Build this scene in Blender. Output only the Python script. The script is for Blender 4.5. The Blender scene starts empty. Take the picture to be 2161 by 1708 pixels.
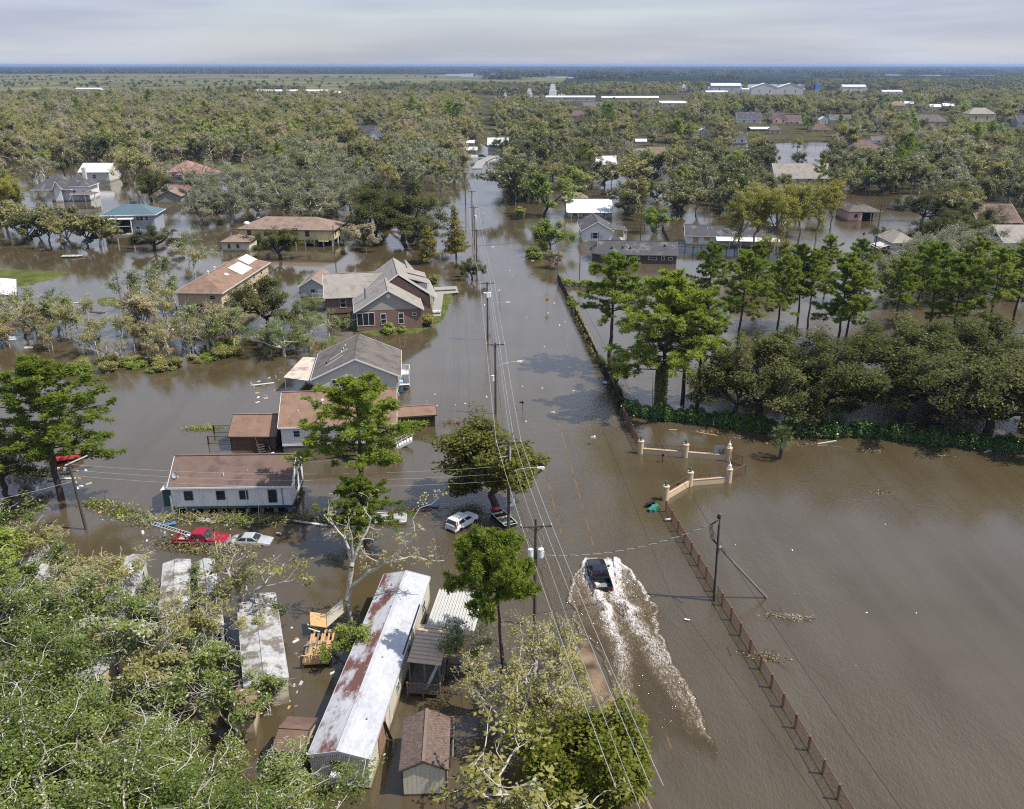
import bpy, math, random
import numpy as np
from mathutils import Vector, Matrix, Euler
R = math.radians
random.seed(7)
rng = np.random.default_rng(11)
scene = bpy.context.scene
col = scene.collection

# ------------------------------------------------------------------ camera
CAM_H = 50.0                 # drone height above the flood water, metres
FOC, CX, CY = 1850.0, 1080.5, 854.0     # lens in units of a 2161 x 1708 survey grid
PITCH = math.atan(717.0 / FOC)
cam_d = bpy.data.cameras.new('camera')
cam = bpy.data.objects.new('camera', cam_d)
col.objects.link(cam)
cam.location = (0, 0, CAM_H)
cam.rotation_euler = (math.pi / 2 - PITCH, 0, 0)
cam_d.sensor_fit = 'HORIZONTAL'
cam_d.sensor_width = 36.0
cam_d.lens = 36.0 * FOC / 2161.0
cam_d.clip_start = 1.0
cam_d.clip_end = 60000.0
scene.camera = cam

# ------------------------------------------------------------------ light
SUN_EL, SUN_AZ = R(57.0), R(-11.0)        # azimuth measured from +X towards +Y
world = bpy.data.worlds.new('World')
scene.world = world
world.use_nodes = True
wn = world.node_tree
wn.nodes.clear()
w_out = wn.nodes.new('ShaderNodeOutputWorld')
w_bg = wn.nodes.new('ShaderNodeBackground')
w_sky = wn.nodes.new('ShaderNodeTexSky')
w_sky.sky_type = 'NISHITA'
w_sky.sun_disc = False
w_sky.sun_elevation = SUN_EL
w_sky.sun_rotation = math.pi / 2 - SUN_AZ
w_sky.altitude = 50.0
w_sky.air_density = 1.0
w_sky.dust_density = 1.2
w_sky.ozone_density = 1.5
w_bg.inputs['Strength'].default_value = 0.13
# thin high cloud over the whole sky, thickest towards the horizon where the line of sight is longest
w_tc = wn.nodes.new('ShaderNodeTexCoord')
w_sep = wn.nodes.new('ShaderNodeSeparateXYZ'); wn.links.new(w_tc.outputs['Generated'], w_sep.inputs[0])
w_el = wn.nodes.new('ShaderNodeMapRange'); w_el.interpolation_type = 'SMOOTHSTEP'
wn.links.new(w_sep.outputs[2], w_el.inputs[0])
for i_, v_ in ((1, 0.0), (2, 0.75), (3, 0.97), (4, 0.16)): w_el.inputs[i_].default_value = v_
w_map = wn.nodes.new('ShaderNodeMapping'); w_map.inputs['Scale'].default_value = (1, 1, 3.0)
wn.links.new(w_tc.outputs['Generated'], w_map.inputs[0])
w_no = wn.nodes.new('ShaderNodeTexNoise'); w_no.inputs['Scale'].default_value = 2.2; w_no.inputs['Detail'].default_value = 5.0
wn.links.new(w_map.outputs[0], w_no.inputs[0])
w_nr = wn.nodes.new('ShaderNodeMapRange')
for i_, v_ in ((1, .38), (2, .66), (3, .62), (4, 1.12)): w_nr.inputs[i_].default_value = v_
wn.links.new(w_no.outputs[0], w_nr.inputs[0])
w_f = wn.nodes.new('ShaderNodeMath'); w_f.operation = 'MULTIPLY'; w_f.use_clamp = True
wn.links.new(w_el.outputs[0], w_f.inputs[0]); wn.links.new(w_nr.outputs[0], w_f.inputs[1])
w_mix = wn.nodes.new('ShaderNodeMix'); w_mix.data_type = 'RGBA'
wn.links.new(w_f.outputs[0], w_mix.inputs[0]); wn.links.new(w_sky.outputs[0], w_mix.inputs[6])
w_m2 = wn.nodes.new('ShaderNodeMapping'); w_m2.inputs['Scale'].default_value = (1, 1, 13.0); wn.links.new(w_tc.outputs['Generated'], w_m2.inputs[0])
w_n2 = wn.nodes.new('ShaderNodeTexNoise'); w_n2.inputs['Scale'].default_value = 2.6; w_n2.inputs['Detail'].default_value = 6.0; wn.links.new(w_m2.outputs[0], w_n2.inputs[0])
w_cr = wn.nodes.new('ShaderNodeValToRGB'); wn.links.new(w_n2.outputs[0], w_cr.inputs[0])
w_cr.color_ramp.elements[0].position = .40; w_cr.color_ramp.elements[0].color = (.385, .42, .545, 1)
w_cr.color_ramp.elements[1].position = .62; w_cr.color_ramp.elements[1].color = (.53, .56, .65, 1)
w_sc = wn.nodes.new('ShaderNodeVectorMath'); w_sc.operation = 'SCALE'; w_sc.inputs['Scale'].default_value = 7.5
w_br = wn.nodes.new('ShaderNodeMapRange'); w_br.interpolation_type = 'SMOOTHSTEP'; wn.links.new(w_sep.outputs[2], w_br.inputs[0])
for i_, v_ in ((1, .07), (2, .38), (3, 7.5), (4, 13.0)): w_br.inputs[i_].default_value = v_
wn.links.new(w_br.outputs[0], w_sc.inputs['Scale'])
wn.links.new(w_cr.outputs[0], w_sc.inputs[0]); wn.links.new(w_sc.outputs[0], w_mix.inputs[7])
wn.links.new(w_mix.outputs[2], w_bg.inputs['Color'])
wn.links.new(w_bg.outputs[0], w_out.inputs['Surface'])
sun_d = bpy.data.lights.new('sun', 'SUN')
sun_d.energy = 4.6
sun_d.angle = R(0.5)
sun_d.color = (1.0, 0.95, 0.87)
sun = bpy.data.objects.new('sun', sun_d)
col.objects.link(sun)
sv = Vector((math.cos(SUN_EL) * math.cos(SUN_AZ), math.cos(SUN_EL) * math.sin(SUN_AZ), math.sin(SUN_EL)))
sun.rotation_euler = sv.to_track_quat('Z', 'Y').to_euler()
sun.location = (60, 0, 120)
scene.view_settings.view_transform = 'Standard'
scene.view_settings.look = 'None'
scene.view_settings.exposure = 0.30
scene.view_settings.gamma = 1.0
scene.view_settings.use_curve_mapping = False
cy = scene.cycles
cy.max_bounces = 5
cy.diffuse_bounces = 2
cy.glossy_bounces = 3
cy.transmission_bounces = 3
cy.volume_bounces = 0
cy.transparent_max_bounces = 6
cy.caustics_reflective = False
cy.caustics_refractive = False
cy.sample_clamp_indirect = 4.0
cy.use_denoising = False
cy.filter_width = 1.15
scene.render.filter_size = 1.15

# ------------------------------------------------------------------ survey helpers
def P(x, y, z=0.0):
    """point of the place at height z seen at survey position x, y"""
    u, v = (x - CX) / FOC, (y - CY) / FOC
    t = (CAM_H - z) / (math.sin(PITCH) + math.cos(PITCH) * v)
    return Vector((t * u, t * (math.cos(PITCH) - math.sin(PITCH) * v), z))

def proj(X, Y, Z=0.0):
    dz = CAM_H - Z
    dep = Y * math.cos(PITCH) + dz * math.sin(PITCH)
    dn = dz * math.cos(PITCH) - Y * math.sin(PITCH)
    return CX + FOC * X / dep, CY + FOC * dn / dep

def inpoly(x, y, poly):
    c = False
    j = len(poly) - 1
    for i in range(len(poly)):
        xi, yi = poly[i]; xj, yj = poly[j]
        if (yi > y) != (yj > y) and x < (xj - xi) * (y - yi) / (yj - yi) + xi:
            c = not c
        j = i
    return c

# ------------------------------------------------------------------ object helpers
def tag(o, label=None, cat=None, group=None, kind=None):
    if label: o['label'] = label
    if cat: o['category'] = cat
    if group: o['group'] = group
    if kind: o['kind'] = kind
    return o

def empty(name, loc=(0, 0, 0), rz=0.0, label=None, cat=None, group=None):
    o = bpy.data.objects.new(name, None)
    o.empty_display_size = 0.5
    col.objects.link(o)
    o.location = loc
    o.rotation_euler = (0, 0, rz)
    return tag(o, label, cat, group)

def link(name, me, parent=None, label=None, cat=None, group=None, kind=None):
    o = bpy.data.objects.new(name, me)
    col.objects.link(o)
    if parent is not None: o.parent = parent
    return tag(o, label, cat, group, kind)

def copy_tree(o, parent=None):
    c = o.copy(); col.objects.link(c); c.parent = parent
    for ch in list(o.children): copy_tree(ch, c)
    return c

class MB:
    """collects faces and links them as one mesh object"""
    def __init__(s):
        s.v = []; s.f = []; s.m = []
    def face(s, pts, mi=0):
        b = len(s.v); s.v += [tuple(p) for p in pts]
        s.f.append(tuple(range(b, b + len(pts)))); s.m.append(mi); return s
    def hexa(s, a, b, mi=0):
        """solid between two 4-point rings (a below / before b)"""
        k = len(s.v); s.v += [tuple(p) for p in a] + [tuple(p) for p in b]
        for q in ((3, 2, 1, 0), (4, 5, 6, 7), (0, 1, 5, 4), (1, 2, 6, 5), (2, 3, 7, 6), (3, 0, 4, 7)):
            s.f.append(tuple(k + i for i in q)); s.m.append(mi)
        return s
    def box(s, x0, x1, y0, y1, z0, z1, mi=0):
        return s.hexa([(x0, y0, z0), (x1, y0, z0), (x1, y1, z0), (x0, y1, z0)],
                      [(x0, y0, z1), (x1, y0, z1), (x1, y1, z1), (x0, y1, z1)], mi)
    def bar(s, p, q, w, h=None, mi=0, up=(0, 0, 1)):
        p, q = Vector(p), Vector(q); h = h or w
        d = (q - p).normalized(); u = Vector(up)
        if abs(d.dot(u)) > .98: u = Vector((0, 1, 0))
        a = d.cross(u).normalized() * w / 2; b = a.cross(d).normalized() * h / 2
        return s.hexa([p - a - b, p + a - b, p + a + b, p - a + b], [q - a - b, q + a - b, q + a + b, q - a + b], mi)
    def tube(s, pts, rad, n=6, mi=0, cap=True):
        pts = [Vector(p) for p in pts]
        if not hasattr(rad, '__len__'): rad = [rad] * len(pts)
        rings = []
        for i, p in enumerate(pts):
            d = (pts[min(i + 1, len(pts) - 1)] - pts[max(i - 1, 0)]).normalized()
            u = Vector((0, 0, 1)) if abs(d.z) < .9 else Vector((1, 0, 0))
            a = d.cross(u).normalized(); b = a.cross(d).normalized()
            k = len(s.v); rings.append(k)
            for j in range(n):
                t = 2 * math.pi * j / n
                s.v.append(tuple(p + (a * math.cos(t) + b * math.sin(t)) * rad[i]))
        for r0, r1 in zip(rings, rings[1:]):
            for j in range(n):
                s.f.append((r0 + j, r0 + (j + 1) % n, r1 + (j + 1) % n, r1 + j)); s.m.append(mi)
        if cap:
            s.f.append(tuple(rings[0] + j for j in reversed(range(n)))); s.m.append(mi)
            s.f.append(tuple(rings[-1] + j for j in range(n))); s.m.append(mi)
        return s
    def lathe(s, prof, c=(0, 0, 0), n=12, mi=0):
        rings = []
        for r, z in prof:
            k = len(s.v); rings.append(k)
            for j in range(n):
                t = 2 * math.pi * j / n
                s.v.append((c[0] + r * math.cos(t), c[1] + r * math.sin(t), c[2] + z))
        for r0, r1 in zip(rings, rings[1:]):
            for j in range(n):
                s.f.append((r0 + j, r0 + (j + 1) % n, r1 + (j + 1) % n, r1 + j)); s.m.append(mi)
        s.f.append(tuple(rings[0] + j for j in reversed(range(n)))); s.m.append(mi)
        s.f.append(tuple(rings[-1] + j for j in range(n))); s.m.append(mi)
        return s
    def mesh(s, name, mats, smooth=False):
        me = bpy.data.meshes.new(name)
        me.from_pydata(s.v, [], s.f)
        for m in (mats if isinstance(mats, (list, tuple)) else [mats]): me.materials.append(m)
        me.polygons.foreach_set('material_index', s.m)
        if smooth: me.polygons.foreach_set('use_smooth', [True] * len(s.f))
        me.update()
        return me
    def build(s, name, mats, parent=None, smooth=False, **kw):
        return link(name, s.mesh(name, mats, smooth), parent, **kw)

def boxo(name, m, parent, x0, x1, y0, y1, z0, z1, **kw):
    return MB().box(x0, x1, y0, y1, z0, z1).build(name, m, parent, **kw)

# ------------------------------------------------------------------ materials
def nodes(name):
    m = bpy.data.materials.new(name); m.use_nodes = True
    nt = m.node_tree; nt.nodes.clear()
    o = nt.nodes.new('ShaderNodeOutputMaterial')
    return m, nt, o

def N(nt, t, **kw):
    n = nt.nodes.new(t)
    for k, v in kw.items():
        if k in n.inputs: n.inputs[k].default_value = v
        else: setattr(n, k, v)
    return n

def L(nt, a, b): nt.links.new(a, b)

def ramp(nt, fac, stops):
    r = nt.nodes.new('ShaderNodeValToRGB')
    e = r.color_ramp.elements
    while len(e) < len(stops): e.new(0.5)
    for i, (p, c) in enumerate(stops):
        e[i].position = p; e[i].color = (*c, 1) if len(c) == 3 else c
    L(nt, fac, r.inputs[0])
    return r.outputs[0]

def mixc(nt, fac, a, b, mode='MIX'):
    n = nt.nodes.new('ShaderNodeMix'); n.data_type = 'RGBA'; n.blend_type = mode
    for s, v in ((n.inputs[0], fac), (n.inputs[6], a), (n.inputs[7], b)):
        if hasattr(v, 'node'): L(nt, v, s)
        elif hasattr(v, '__len__'): s.default_value = (*v, 1) if len(v) == 3 else v
        else: s.default_value = v
    return n.outputs[2]

MATARGS = {}
def stained(m):
    k = m.name + '_flood_stained'
    if k in bpy.data.materials: return bpy.data.materials[k]
    return mat(k, stain=True, **MATARGS[m.name]) if m.name in MATARGS else m

def mat(name, c, rough=.75, var=.18, scale=2.0, fine=14.0, bump=0.0, metal=0.0, spec=.4, stretch=(1, 1, 1), c2=None, thr=None, stain=False):
    """plain weathered material: broad and fine noise in colour, optional second colour in patches"""
    if not stain: MATARGS[name] = dict(c=c, rough=rough, var=var, scale=scale, fine=fine, bump=bump, metal=metal, spec=spec, stretch=stretch, c2=c2, thr=thr)
    m, nt, o = nodes(name)
    b = N(nt, 'ShaderNodeBsdfPrincipled', Roughness=rough, Metallic=metal)
    b.inputs['Specular IOR Level'].default_value = spec
    tc = N(nt, 'ShaderNodeTexCoord'); mp = N(nt, 'ShaderNodeMapping'); mp.inputs['Scale'].default_value = stretch
    L(nt, tc.outputs['Object'], mp.inputs[0])
    n1 = N(nt, 'ShaderNodeTexNoise', Scale=scale, Detail=5.0, Roughness=.6); L(nt, mp.outputs[0], n1.inputs[0])
    n2 = N(nt, 'ShaderNodeTexNoise', Scale=fine, Detail=3.0, Roughness=.7); L(nt, mp.outputs[0], n2.inputs[0])
    ad = N(nt, 'ShaderNodeMath', operation='ADD'); L(nt, n1.outputs[0], ad.inputs[0]); L(nt, n2.outputs[0], ad.inputs[1])
    lo = tuple(x * (1 - var) for x in c); hi = tuple(min(1, x * (1 + var)) for x in c)
    cc = ramp(nt, ad.outputs[0], [(.0, lo), (1.0, hi)])
    mr = N(nt, 'ShaderNodeMapRange'); mr.inputs[1].default_value = .65; mr.inputs[2].default_value = 1.35
    L(nt, ad.outputs[0], mr.inputs[0]); cc.node.inputs[0].links and nt.links.remove(cc.node.inputs[0].links[0])
    L(nt, mr.outputs[0], cc.node.inputs[0])
    if c2 is not None:
        n3 = N(nt, 'ShaderNodeTexNoise', Scale=scale * .7, Detail=8.0, Roughness=.68); L(nt, mp.outputs[0], n3.inputs[0])
        t = thr or .55
        mk = ramp(nt, n3.outputs[0], [(t - .04, (0, 0, 0)), (t + .04, (1, 1, 1))])
        cc = mixc(nt, mk, cc, c2)
    if stain:
        # silt left on the wall by the flood: a ragged tide mark a hand or two above the water
        sp = N(nt, 'ShaderNodeSeparateXYZ'); L(nt, tc.outputs['Object'], sp.inputs[0])
        sn = N(nt, 'ShaderNodeMath', operation='MULTIPLY_ADD'); L(nt, n1.outputs[0], sn.inputs[0]); sn.inputs[1].default_value = -.9; L(nt, sp.outputs[2], sn.inputs[2])
        sr = N(nt, 'ShaderNodeMapRange'); sr.inputs[1].default_value = -.12; sr.inputs[2].default_value = .35; sr.inputs[3].default_value = .62; sr.inputs[4].default_value = 0; L(nt, sn.outputs[0], sr.inputs[0])
        cc = mixc(nt, sr.outputs[0], cc, (.13, .10, .065))
        # and rain streaks
        mp2 = N(nt, 'ShaderNodeMapping'); mp2.inputs['Scale'].default_value = (3.5, 3.5, .25); L(nt, tc.outputs['Object'], mp2.inputs[0])
        n4 = N(nt, 'ShaderNodeTexNoise', Scale=1.0, Detail=4.0); L(nt, mp2.outputs[0], n4.inputs[0])
        cc = mixc(nt, ramp(nt, n4.outputs[0], [(.52, (0,) * 3), (.75, (.35,) * 3)]), cc, (.22, .19, .15))
    L(nt, cc, b.inputs['Base Color'])
    if bump:
        bp = N(nt, 'ShaderNodeBump', Strength=bump, Distance=.03); L(nt, n2.outputs[0], bp.inputs['Height']); L(nt, bp.outputs[0], b.inputs['Normal'])
    L(nt, b.outputs[0], o.inputs[0])
    return m

def leafmat(name, stops, trans=.42, rough=.55, spec=.12, gain=2.3):
    """foliage: colour varies from leaf to leaf and from plant to plant"""
    m, nt, o = nodes(name)
    at = N(nt, 'ShaderNodeAttribute', attribute_name='tint')
    oi = N(nt, 'ShaderNodeObjectInfo')
    ma = N(nt, 'ShaderNodeMath', operation='MULTIPLY_ADD'); L(nt, oi.outputs['Random'], ma.inputs[0]); ma.inputs[1].default_value = .45
    m2 = N(nt, 'ShaderNodeMath', operation='MULTIPLY'); L(nt, at.outputs['Fac'], m2.inputs[0]); m2.inputs[1].default_value = .55
    L(nt, m2.outputs[0], ma.inputs[2])
    c = ramp(nt, ma.outputs[0], [(p_, tuple(min(.5, v_ * gain) for v_ in c_)) for p_, c_ in stops])
    b = N(nt, 'ShaderNodeBsdfPrincipled', Roughness=rough); b.inputs['Specular IOR Level'].default_value = spec
    t = N(nt, 'ShaderNodeBsdfTranslucent')
    L(nt, c, b.inputs['Base Color']); L(nt, c, t.inputs['Color'])
    mx = N(nt, 'ShaderNodeMixShader'); mx.inputs[0].default_value = trans
    L(nt, b.outputs[0], mx.inputs[1]); L(nt, t.outputs[0], mx.inputs[2]); L(nt, mx.outputs[0], o.inputs[0])
    return m

M = {}
M['bark'] = mat('bark', (.075, .06, .048), .9, .4, 1.5, 9, .3)
M['pinebark'] = mat('pinebark', (.062, .046, .040), .9, .4, 1.5, 9, .3)
M['palebark'] = mat('palebark', (.43, .40, .345), .85, .35, 1.2, 7, .2)
M['greybark'] = mat('greybark', (.19, .175, .15), .85, .4, 1.2, 7, .2)
M['greywood'] = mat('greywood', (.17, .145, .12), .9, .3, 2, 12)
M['darkwood'] = mat('darkwood', (.065, .05, .04), .9, .35, 2, 12)
M['newwood'] = mat('newwood', (.50, .30, .13), .8, .22, 2, 12)
M['polewood'] = mat('polewood', (.085, .068, .054), .9, .3, 1.5, 9, stretch=(1, 1, .2))
M['white'] = mat('white_paint', (.74, .74, .73), .5, .06, 1, 9)
M['offwhite'] = mat('offwhite', (.57, .55, .50), .6, .1, 1, 9)
M['cream'] = mat('cream_siding', (.62, .57, .44), .6, .1, 1, 7)
M['tan'] = mat('tan_stucco', (.52, .42, .27), .8, .1, 1, 8)
M['ltgrey'] = mat('light_grey', (.42, .43, .44), .6, .1, 1, 9)
M['grey'] = mat('grey_paint', (.22, .23, .25), .6, .12, 1, 9)
M['black'] = mat('black_metal', (.012, .012, .013), .45, .2, 2, 9)
M['dark'] = mat('dark_inside', (.02, .018, .016), .9, .3, 2, 9)  # near-black colour standing in for the shade of open bays and insides
M['green_trim'] = mat('green_trim', (.03, .075, .065), .5, .15, 1, 9)
M['metal'] = mat('galvanised', (.55, .56, .58), .38, .12, 2, 9, metal=.6)
M['silver'] = mat('silver_paint', (.55, .57, .58), .3, .08, 1, 9, metal=.4)
M['blue'] = mat('blue_plastic', (.05, .2, .55), .5, .15, 3, 9)
M['red'] = mat('red_paint', (.30, .008, .03), .28, .1, 1, 9)
M['pinkwall'] = mat('pink_wall', (.60, .38, .34), .8, .1, 1, 8)
M['bluewall'] = mat('pale_blue_wall', (.36, .50, .66), .7, .08, 1, 8)
M['brick'] = mat('red_brick', (.215, .128, .105), .9, .4, 2.5, 14)
M['darkbrick'] = mat('dark_brick', (.075, .052, .05), .9, .3, 2, 16)
M['roof_brown'] = mat('brown_shingles', (.155, .098, .072), .95, .26, .6, 9, c2=(.12, .074, .058), thr=.52)
M['roof_red'] = mat('reddish_shingles', (.225, .140, .098), .95, .28, .7, 9, c2=(.165, .105, .08), thr=.56)
M['roof_plum'] = mat('plum_brown_shingles', (.155, .105, .086), .95, .28, .6, 9, c2=(.112, .076, .064), thr=.55)
M['roof_grey'] = mat('grey_shingles', (.135, .116, .101), .95, .28, .7, 9, c2=(.092, .079, .07), thr=.55)
M['roof_beige'] = mat('beige_grey_shingles', (.28, .250, .218), .95, .22, .7, 9, c2=(.215, .19, .165), thr=.58)
M['roof_dark'] = mat('dark_grey_shingles', (.075, .072, .076), .95, .35, .5, 9, c2=(.15, .145, .14), thr=.58)
M['roof_tan'] = mat('tan_shingles', (.235, .168, .13), .95, .25, .7, 9, c2=(.175, .125, .10), thr=.56)
M['roof_white'] = mat('white_metal_roof', (.66, .66, .65), .45, .08, .6, 6)
M['roof_teal'] = mat('teal_metal_roof', (.085, .135, .155), .45, .12, .6, 6)
M['roof_pink'] = mat('faded_red_roof', (.33, .155, .15), .8, .2, .6, 6)
M['rustroof'] = mat('rusted_silver_roof', (.45, .45, .465), .45, .25, .5, 3.0, metal=.15, stretch=(1, .45, 1), c2=(.15, .066, .05), thr=.52)
M['silverroof'] = mat('worn_silver_roof', (.50, .505, .52), .42, .22, .6, 3.0, metal=.15, stretch=(1, .5, 1), c2=(.28, .22, .19), thr=.60)
M['whiteroof_worn'] = mat('worn_white_roof', (.40, .395, .38), .6, .4, .9, 4, c2=(.16, .14, .115), thr=.52)
M['glass'] = mat('window_glass', (.02, .023, .028), .08, .2, 1, 5, spec=.6)
M['tyre'] = mat('tyre_rubber', (.012, .012, .012), .8, .2, 2, 9)
M['concrete'] = mat('concrete', (.29, .27, .235), .9, .15, .6, 5)
M['fence_red'] = mat('brick_red_iron', (.155, .086, .056), .55, .2, 2, 9)
M['peach'] = mat('peach_stucco', (.55, .42, .28), .8, .1, 1, 8)
# ================================================================== the setting
def sheet(name, pts, m, z, **kw):
    return MB().face([(p[0], p[1], z) for p in pts]).build(name, m, kind='structure', **kw)

def water_mat():
    m, nt, o = nodes('flood_water')
    b = N(nt, 'ShaderNodeBsdfPrincipled', Roughness=.03, IOR=1.6)
    tc = N(nt, 'ShaderNodeTexCoord')
    big = N(nt, 'ShaderNodeTexNoise', Scale=.012, Detail=4.0); L(nt, tc.outputs['Object'], big.inputs[0])
    med = N(nt, 'ShaderNodeTexNoise', Scale=.09, Detail=5.0); L(nt, tc.outputs['Object'], med.inputs[0])
    ad = N(nt, 'ShaderNodeMath', operation='ADD'); L(nt, big.outputs[0], ad.inputs[0]); L(nt, med.outputs[0], ad.inputs[1])
    hf = N(nt, 'ShaderNodeMath', operation='MULTIPLY'); L(nt, ad.outputs[0], hf.inputs[0]); hf.inputs[1].default_value = .5
    smp = N(nt, 'ShaderNodeMapping'); smp.inputs['Rotation'].default_value = (0, 0, R(12)); smp.inputs['Scale'].default_value = (.22, .022, 1); L(nt, tc.outputs['Object'], smp.inputs[0])
    silt = N(nt, 'ShaderNodeTexNoise', Scale=1.0, Detail=4.0, Distortion=1.2); L(nt, smp.outputs[0], silt.inputs[0])
    h2 = N(nt, 'ShaderNodeMath', operation='MULTIPLY_ADD'); L(nt, silt.outputs[0], h2.inputs[0]); h2.inputs[1].default_value = .45
    h3 = N(nt, 'ShaderNodeMath', operation='MULTIPLY_ADD'); L(nt, hf.outputs[0], h3.inputs[0]); h3.inputs[1].default_value = .9; h3.inputs[2].default_value = -.175; L(nt, h3.outputs[0], h2.inputs[2]); hf = h2
    c = ramp(nt, hf.outputs[0], [(.38, (.066, .048, .023)), (.62, (.086, .068, .040))])
    L(nt, c, b.inputs['Base Color'])
    # wind ripples: two crossing wave trains that die away where the water is sheltered
    hs = []
    for sc, rot, st in ((3.4, 25, (1, .38, 1)), (6.2, -38, (1, .45, 1)), (1.4, 60, (1, .5, 1))):
        mp = N(nt, 'ShaderNodeMapping'); mp.inputs['Rotation'].default_value = (0, 0, R(rot)); mp.inputs['Scale'].default_value = st
        L(nt, tc.outputs['Object'], mp.inputs[0])
        n = N(nt, 'ShaderNodeTexNoise', Scale=sc, Detail=2.0, Distortion=.4); L(nt, mp.outputs[0], n.inputs[0]); hs.append(n.outputs[0])
    a1 = N(nt, 'ShaderNodeMath', operation='ADD'); L(nt, hs[0], a1.inputs[0]); L(nt, hs[1], a1.inputs[1])
    a2 = N(nt, 'ShaderNodeMath', operation='ADD'); L(nt, a1.outputs[0], a2.inputs[0]); L(nt, hs[2], a2.inputs[1])
    wn_ = N(nt, 'ShaderNodeTexNoise', Scale=.02, Detail=2.0); L(nt, tc.outputs['Object'], wn_.inputs[0])
    cal = ramp(nt, wn_.outputs[0], [(.40, (.12,) * 3), (.60, (1,) * 3)])
    sx = N(nt, 'ShaderNodeSeparateXYZ'); L(nt, tc.outputs['Object'], sx.inputs[0])
    wx = N(nt, 'ShaderNodeMapRange'); wx.inputs[1].default_value = -25; wx.inputs[2].default_value = 12
    wx.inputs[3].default_value = .12; wx.inputs[4].default_value = 1.0; L(nt, sx.outputs[0], wx.inputs[0])
    wy = N(nt, 'ShaderNodeMapRange'); wy.inputs[1].default_value = 95; wy.inputs[2].default_value = 190
    wy.inputs[3].default_value = 1.0; wy.inputs[4].default_value = .30; L(nt, sx.outputs[1], wy.inputs[0])
    s1 = N(nt, 'ShaderNodeMath', operation='MULTIPLY'); L(nt, wx.outputs[0], s1.inputs[0]); L(nt, wy.outputs[0], s1.inputs[1])
    s2 = N(nt, 'ShaderNodeMath', operation='MULTIPLY'); L(nt, s1.outputs[0], s2.inputs[0]); L(nt, cal, s2.inputs[1])
    s3 = N(nt, 'ShaderNodeMath', operation='MULTIPLY_ADD'); L(nt, s2.outputs[0], s3.inputs[0]); s3.inputs[1].default_value = .50; s3.inputs[2].default_value = .02
    bp = N(nt, 'ShaderNodeBump', Distance=.16); L(nt, s3.outputs[0], bp.inputs['Strength'])
    L(nt, a2.outputs[0], bp.inputs['Height']); L(nt, bp.outputs[0], b.inputs['Normal'])
    L(nt, b.outputs[0], o.inputs[0])
    return m
M['water'] = water_mat()

def land_mat(name, stops, scale, fine):
    m, nt, o = nodes(name)
    b = N(nt, 'ShaderNodeBsdfDiffuse')
    tc = N(nt, 'ShaderNodeTexCoord')
    mp = N(nt, 'ShaderNodeMapping'); mp.inputs['Scale'].default_value = (1, 1, 1); L(nt, tc.outputs['Object'], mp.inputs[0])
    n1 = N(nt, 'ShaderNodeTexNoise', Scale=scale, Detail=6.0, Roughness=.6); L(nt, mp.outputs[0], n1.inputs[0])
    n2 = N(nt, 'ShaderNodeTexNoise', Scale=fine, Detail=4.0, Roughness=.7); L(nt, mp.outputs[0], n2.inputs[0])
    a = N(nt, 'ShaderNodeMath', operation='MULTIPLY_ADD'); L(nt, n2.outputs[0], a.inputs[0]); a.inputs[1].default_value = .5
    h = N(nt, 'ShaderNodeMath', operation='MULTIPLY'); L(nt, n1.outputs[0], h.inputs[0]); h.inputs[1].default_value = .5
    L(nt, h.outputs[0], a.inputs[2])
    L(nt, ramp(nt, a.outputs[0], stops), b.inputs['Color']); L(nt, b.outputs[0], o.inputs[0])
    return m
M['forestfloor'] = land_mat('forest_floor', [(.38, (.035, .035, .02)), (.5, (.07, .065, .035)), (.62, (.12, .11, .06))], .01, .2)
M['marsh'] = land_mat('marsh_grass', [(.38, (.060, .066, .032)), (.5, (.13, .13, .062)), (.62, (.215, .20, .10))], .004, .03)
M['marshdark'] = land_mat('wooded_marsh', [(.36, (.012, .018, .015)), (.5, (.026, .036, .024)), (.64, (.06, .068, .038))], .002, .015)
M['lawn'] = land_mat('lawn', [(.36, (.045, .050, .018)), (.5, (.085, .10, .028)), (.66, (.15, .155, .06))], .22, 2.6)

W = 30000
water = sheet('water', [(-W, -300), (W, -300), (W, 45000), (-W, 45000)], M['water'], 0.0)
# ground beyond the flooded village: woods, then marsh out to the horizon
def pxs(l, z=0): return [P(x, y, z) for x, y in l]
sheet('forest_floor', pxs([(-900, 300), (-900, 190), (3100, 190), (3100, 318), (2400, 318), (1700, 300), (1160, 320), (1048, 322), (1010, 300), (955, 305), (700, 312), (300, 312)]), M['forestfloor'], .12)
sheet('open_marsh', pxs([(-1500, 222), (-1500, 157), (300, 156), (1000, 158), (1200, 162), (1180, 180), (900, 196), (500, 203), (0, 214)]), M['marsh'], .42)
sheet('wooded_marsh', [(-W, 3300), (900, 2600), (3000, 2200), (W, 2200), (W, 44800), (-W, 44800)], M['marshdark'], .36)
for i, (x0, x1, y0, y1) in enumerate([(930, 1080, 155, 162), (1060, 1200, 160.5, 164), (1110, 1170, 157, 159), (1160, 1250, 163, 166), (1840, 2060, 158, 161), (1700, 1840, 161, 164),
                                      (900, 960, 150, 152), (1330, 1420, 152.5, 154.5), (2000, 2200, 159.5, 161.5), (1500, 1560, 156, 157.5), (1240, 1300, 152.0, 153.2)]):
    a, b = P((x0 + x1) / 2, y0), P((x0 + x1) / 2, y1)
    hw = (P(x1, (y0 + y1) / 2).x - P(x0, (y0 + y1) / 2).x) / 2
    c = (a + b) / 2; hl = (a.y - b.y) / 2
    pts = []
    rr = random.Random(i)
    for k in range(22):
        t = 2 * math.pi * k / 22; q = rr.uniform(.65, 1.1)
        pts.append((c.x + hw * q * math.cos(t), c.y + hl * q * math.sin(t)))
    sheet('marsh_pool', pts, M['water'], .5)

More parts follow.
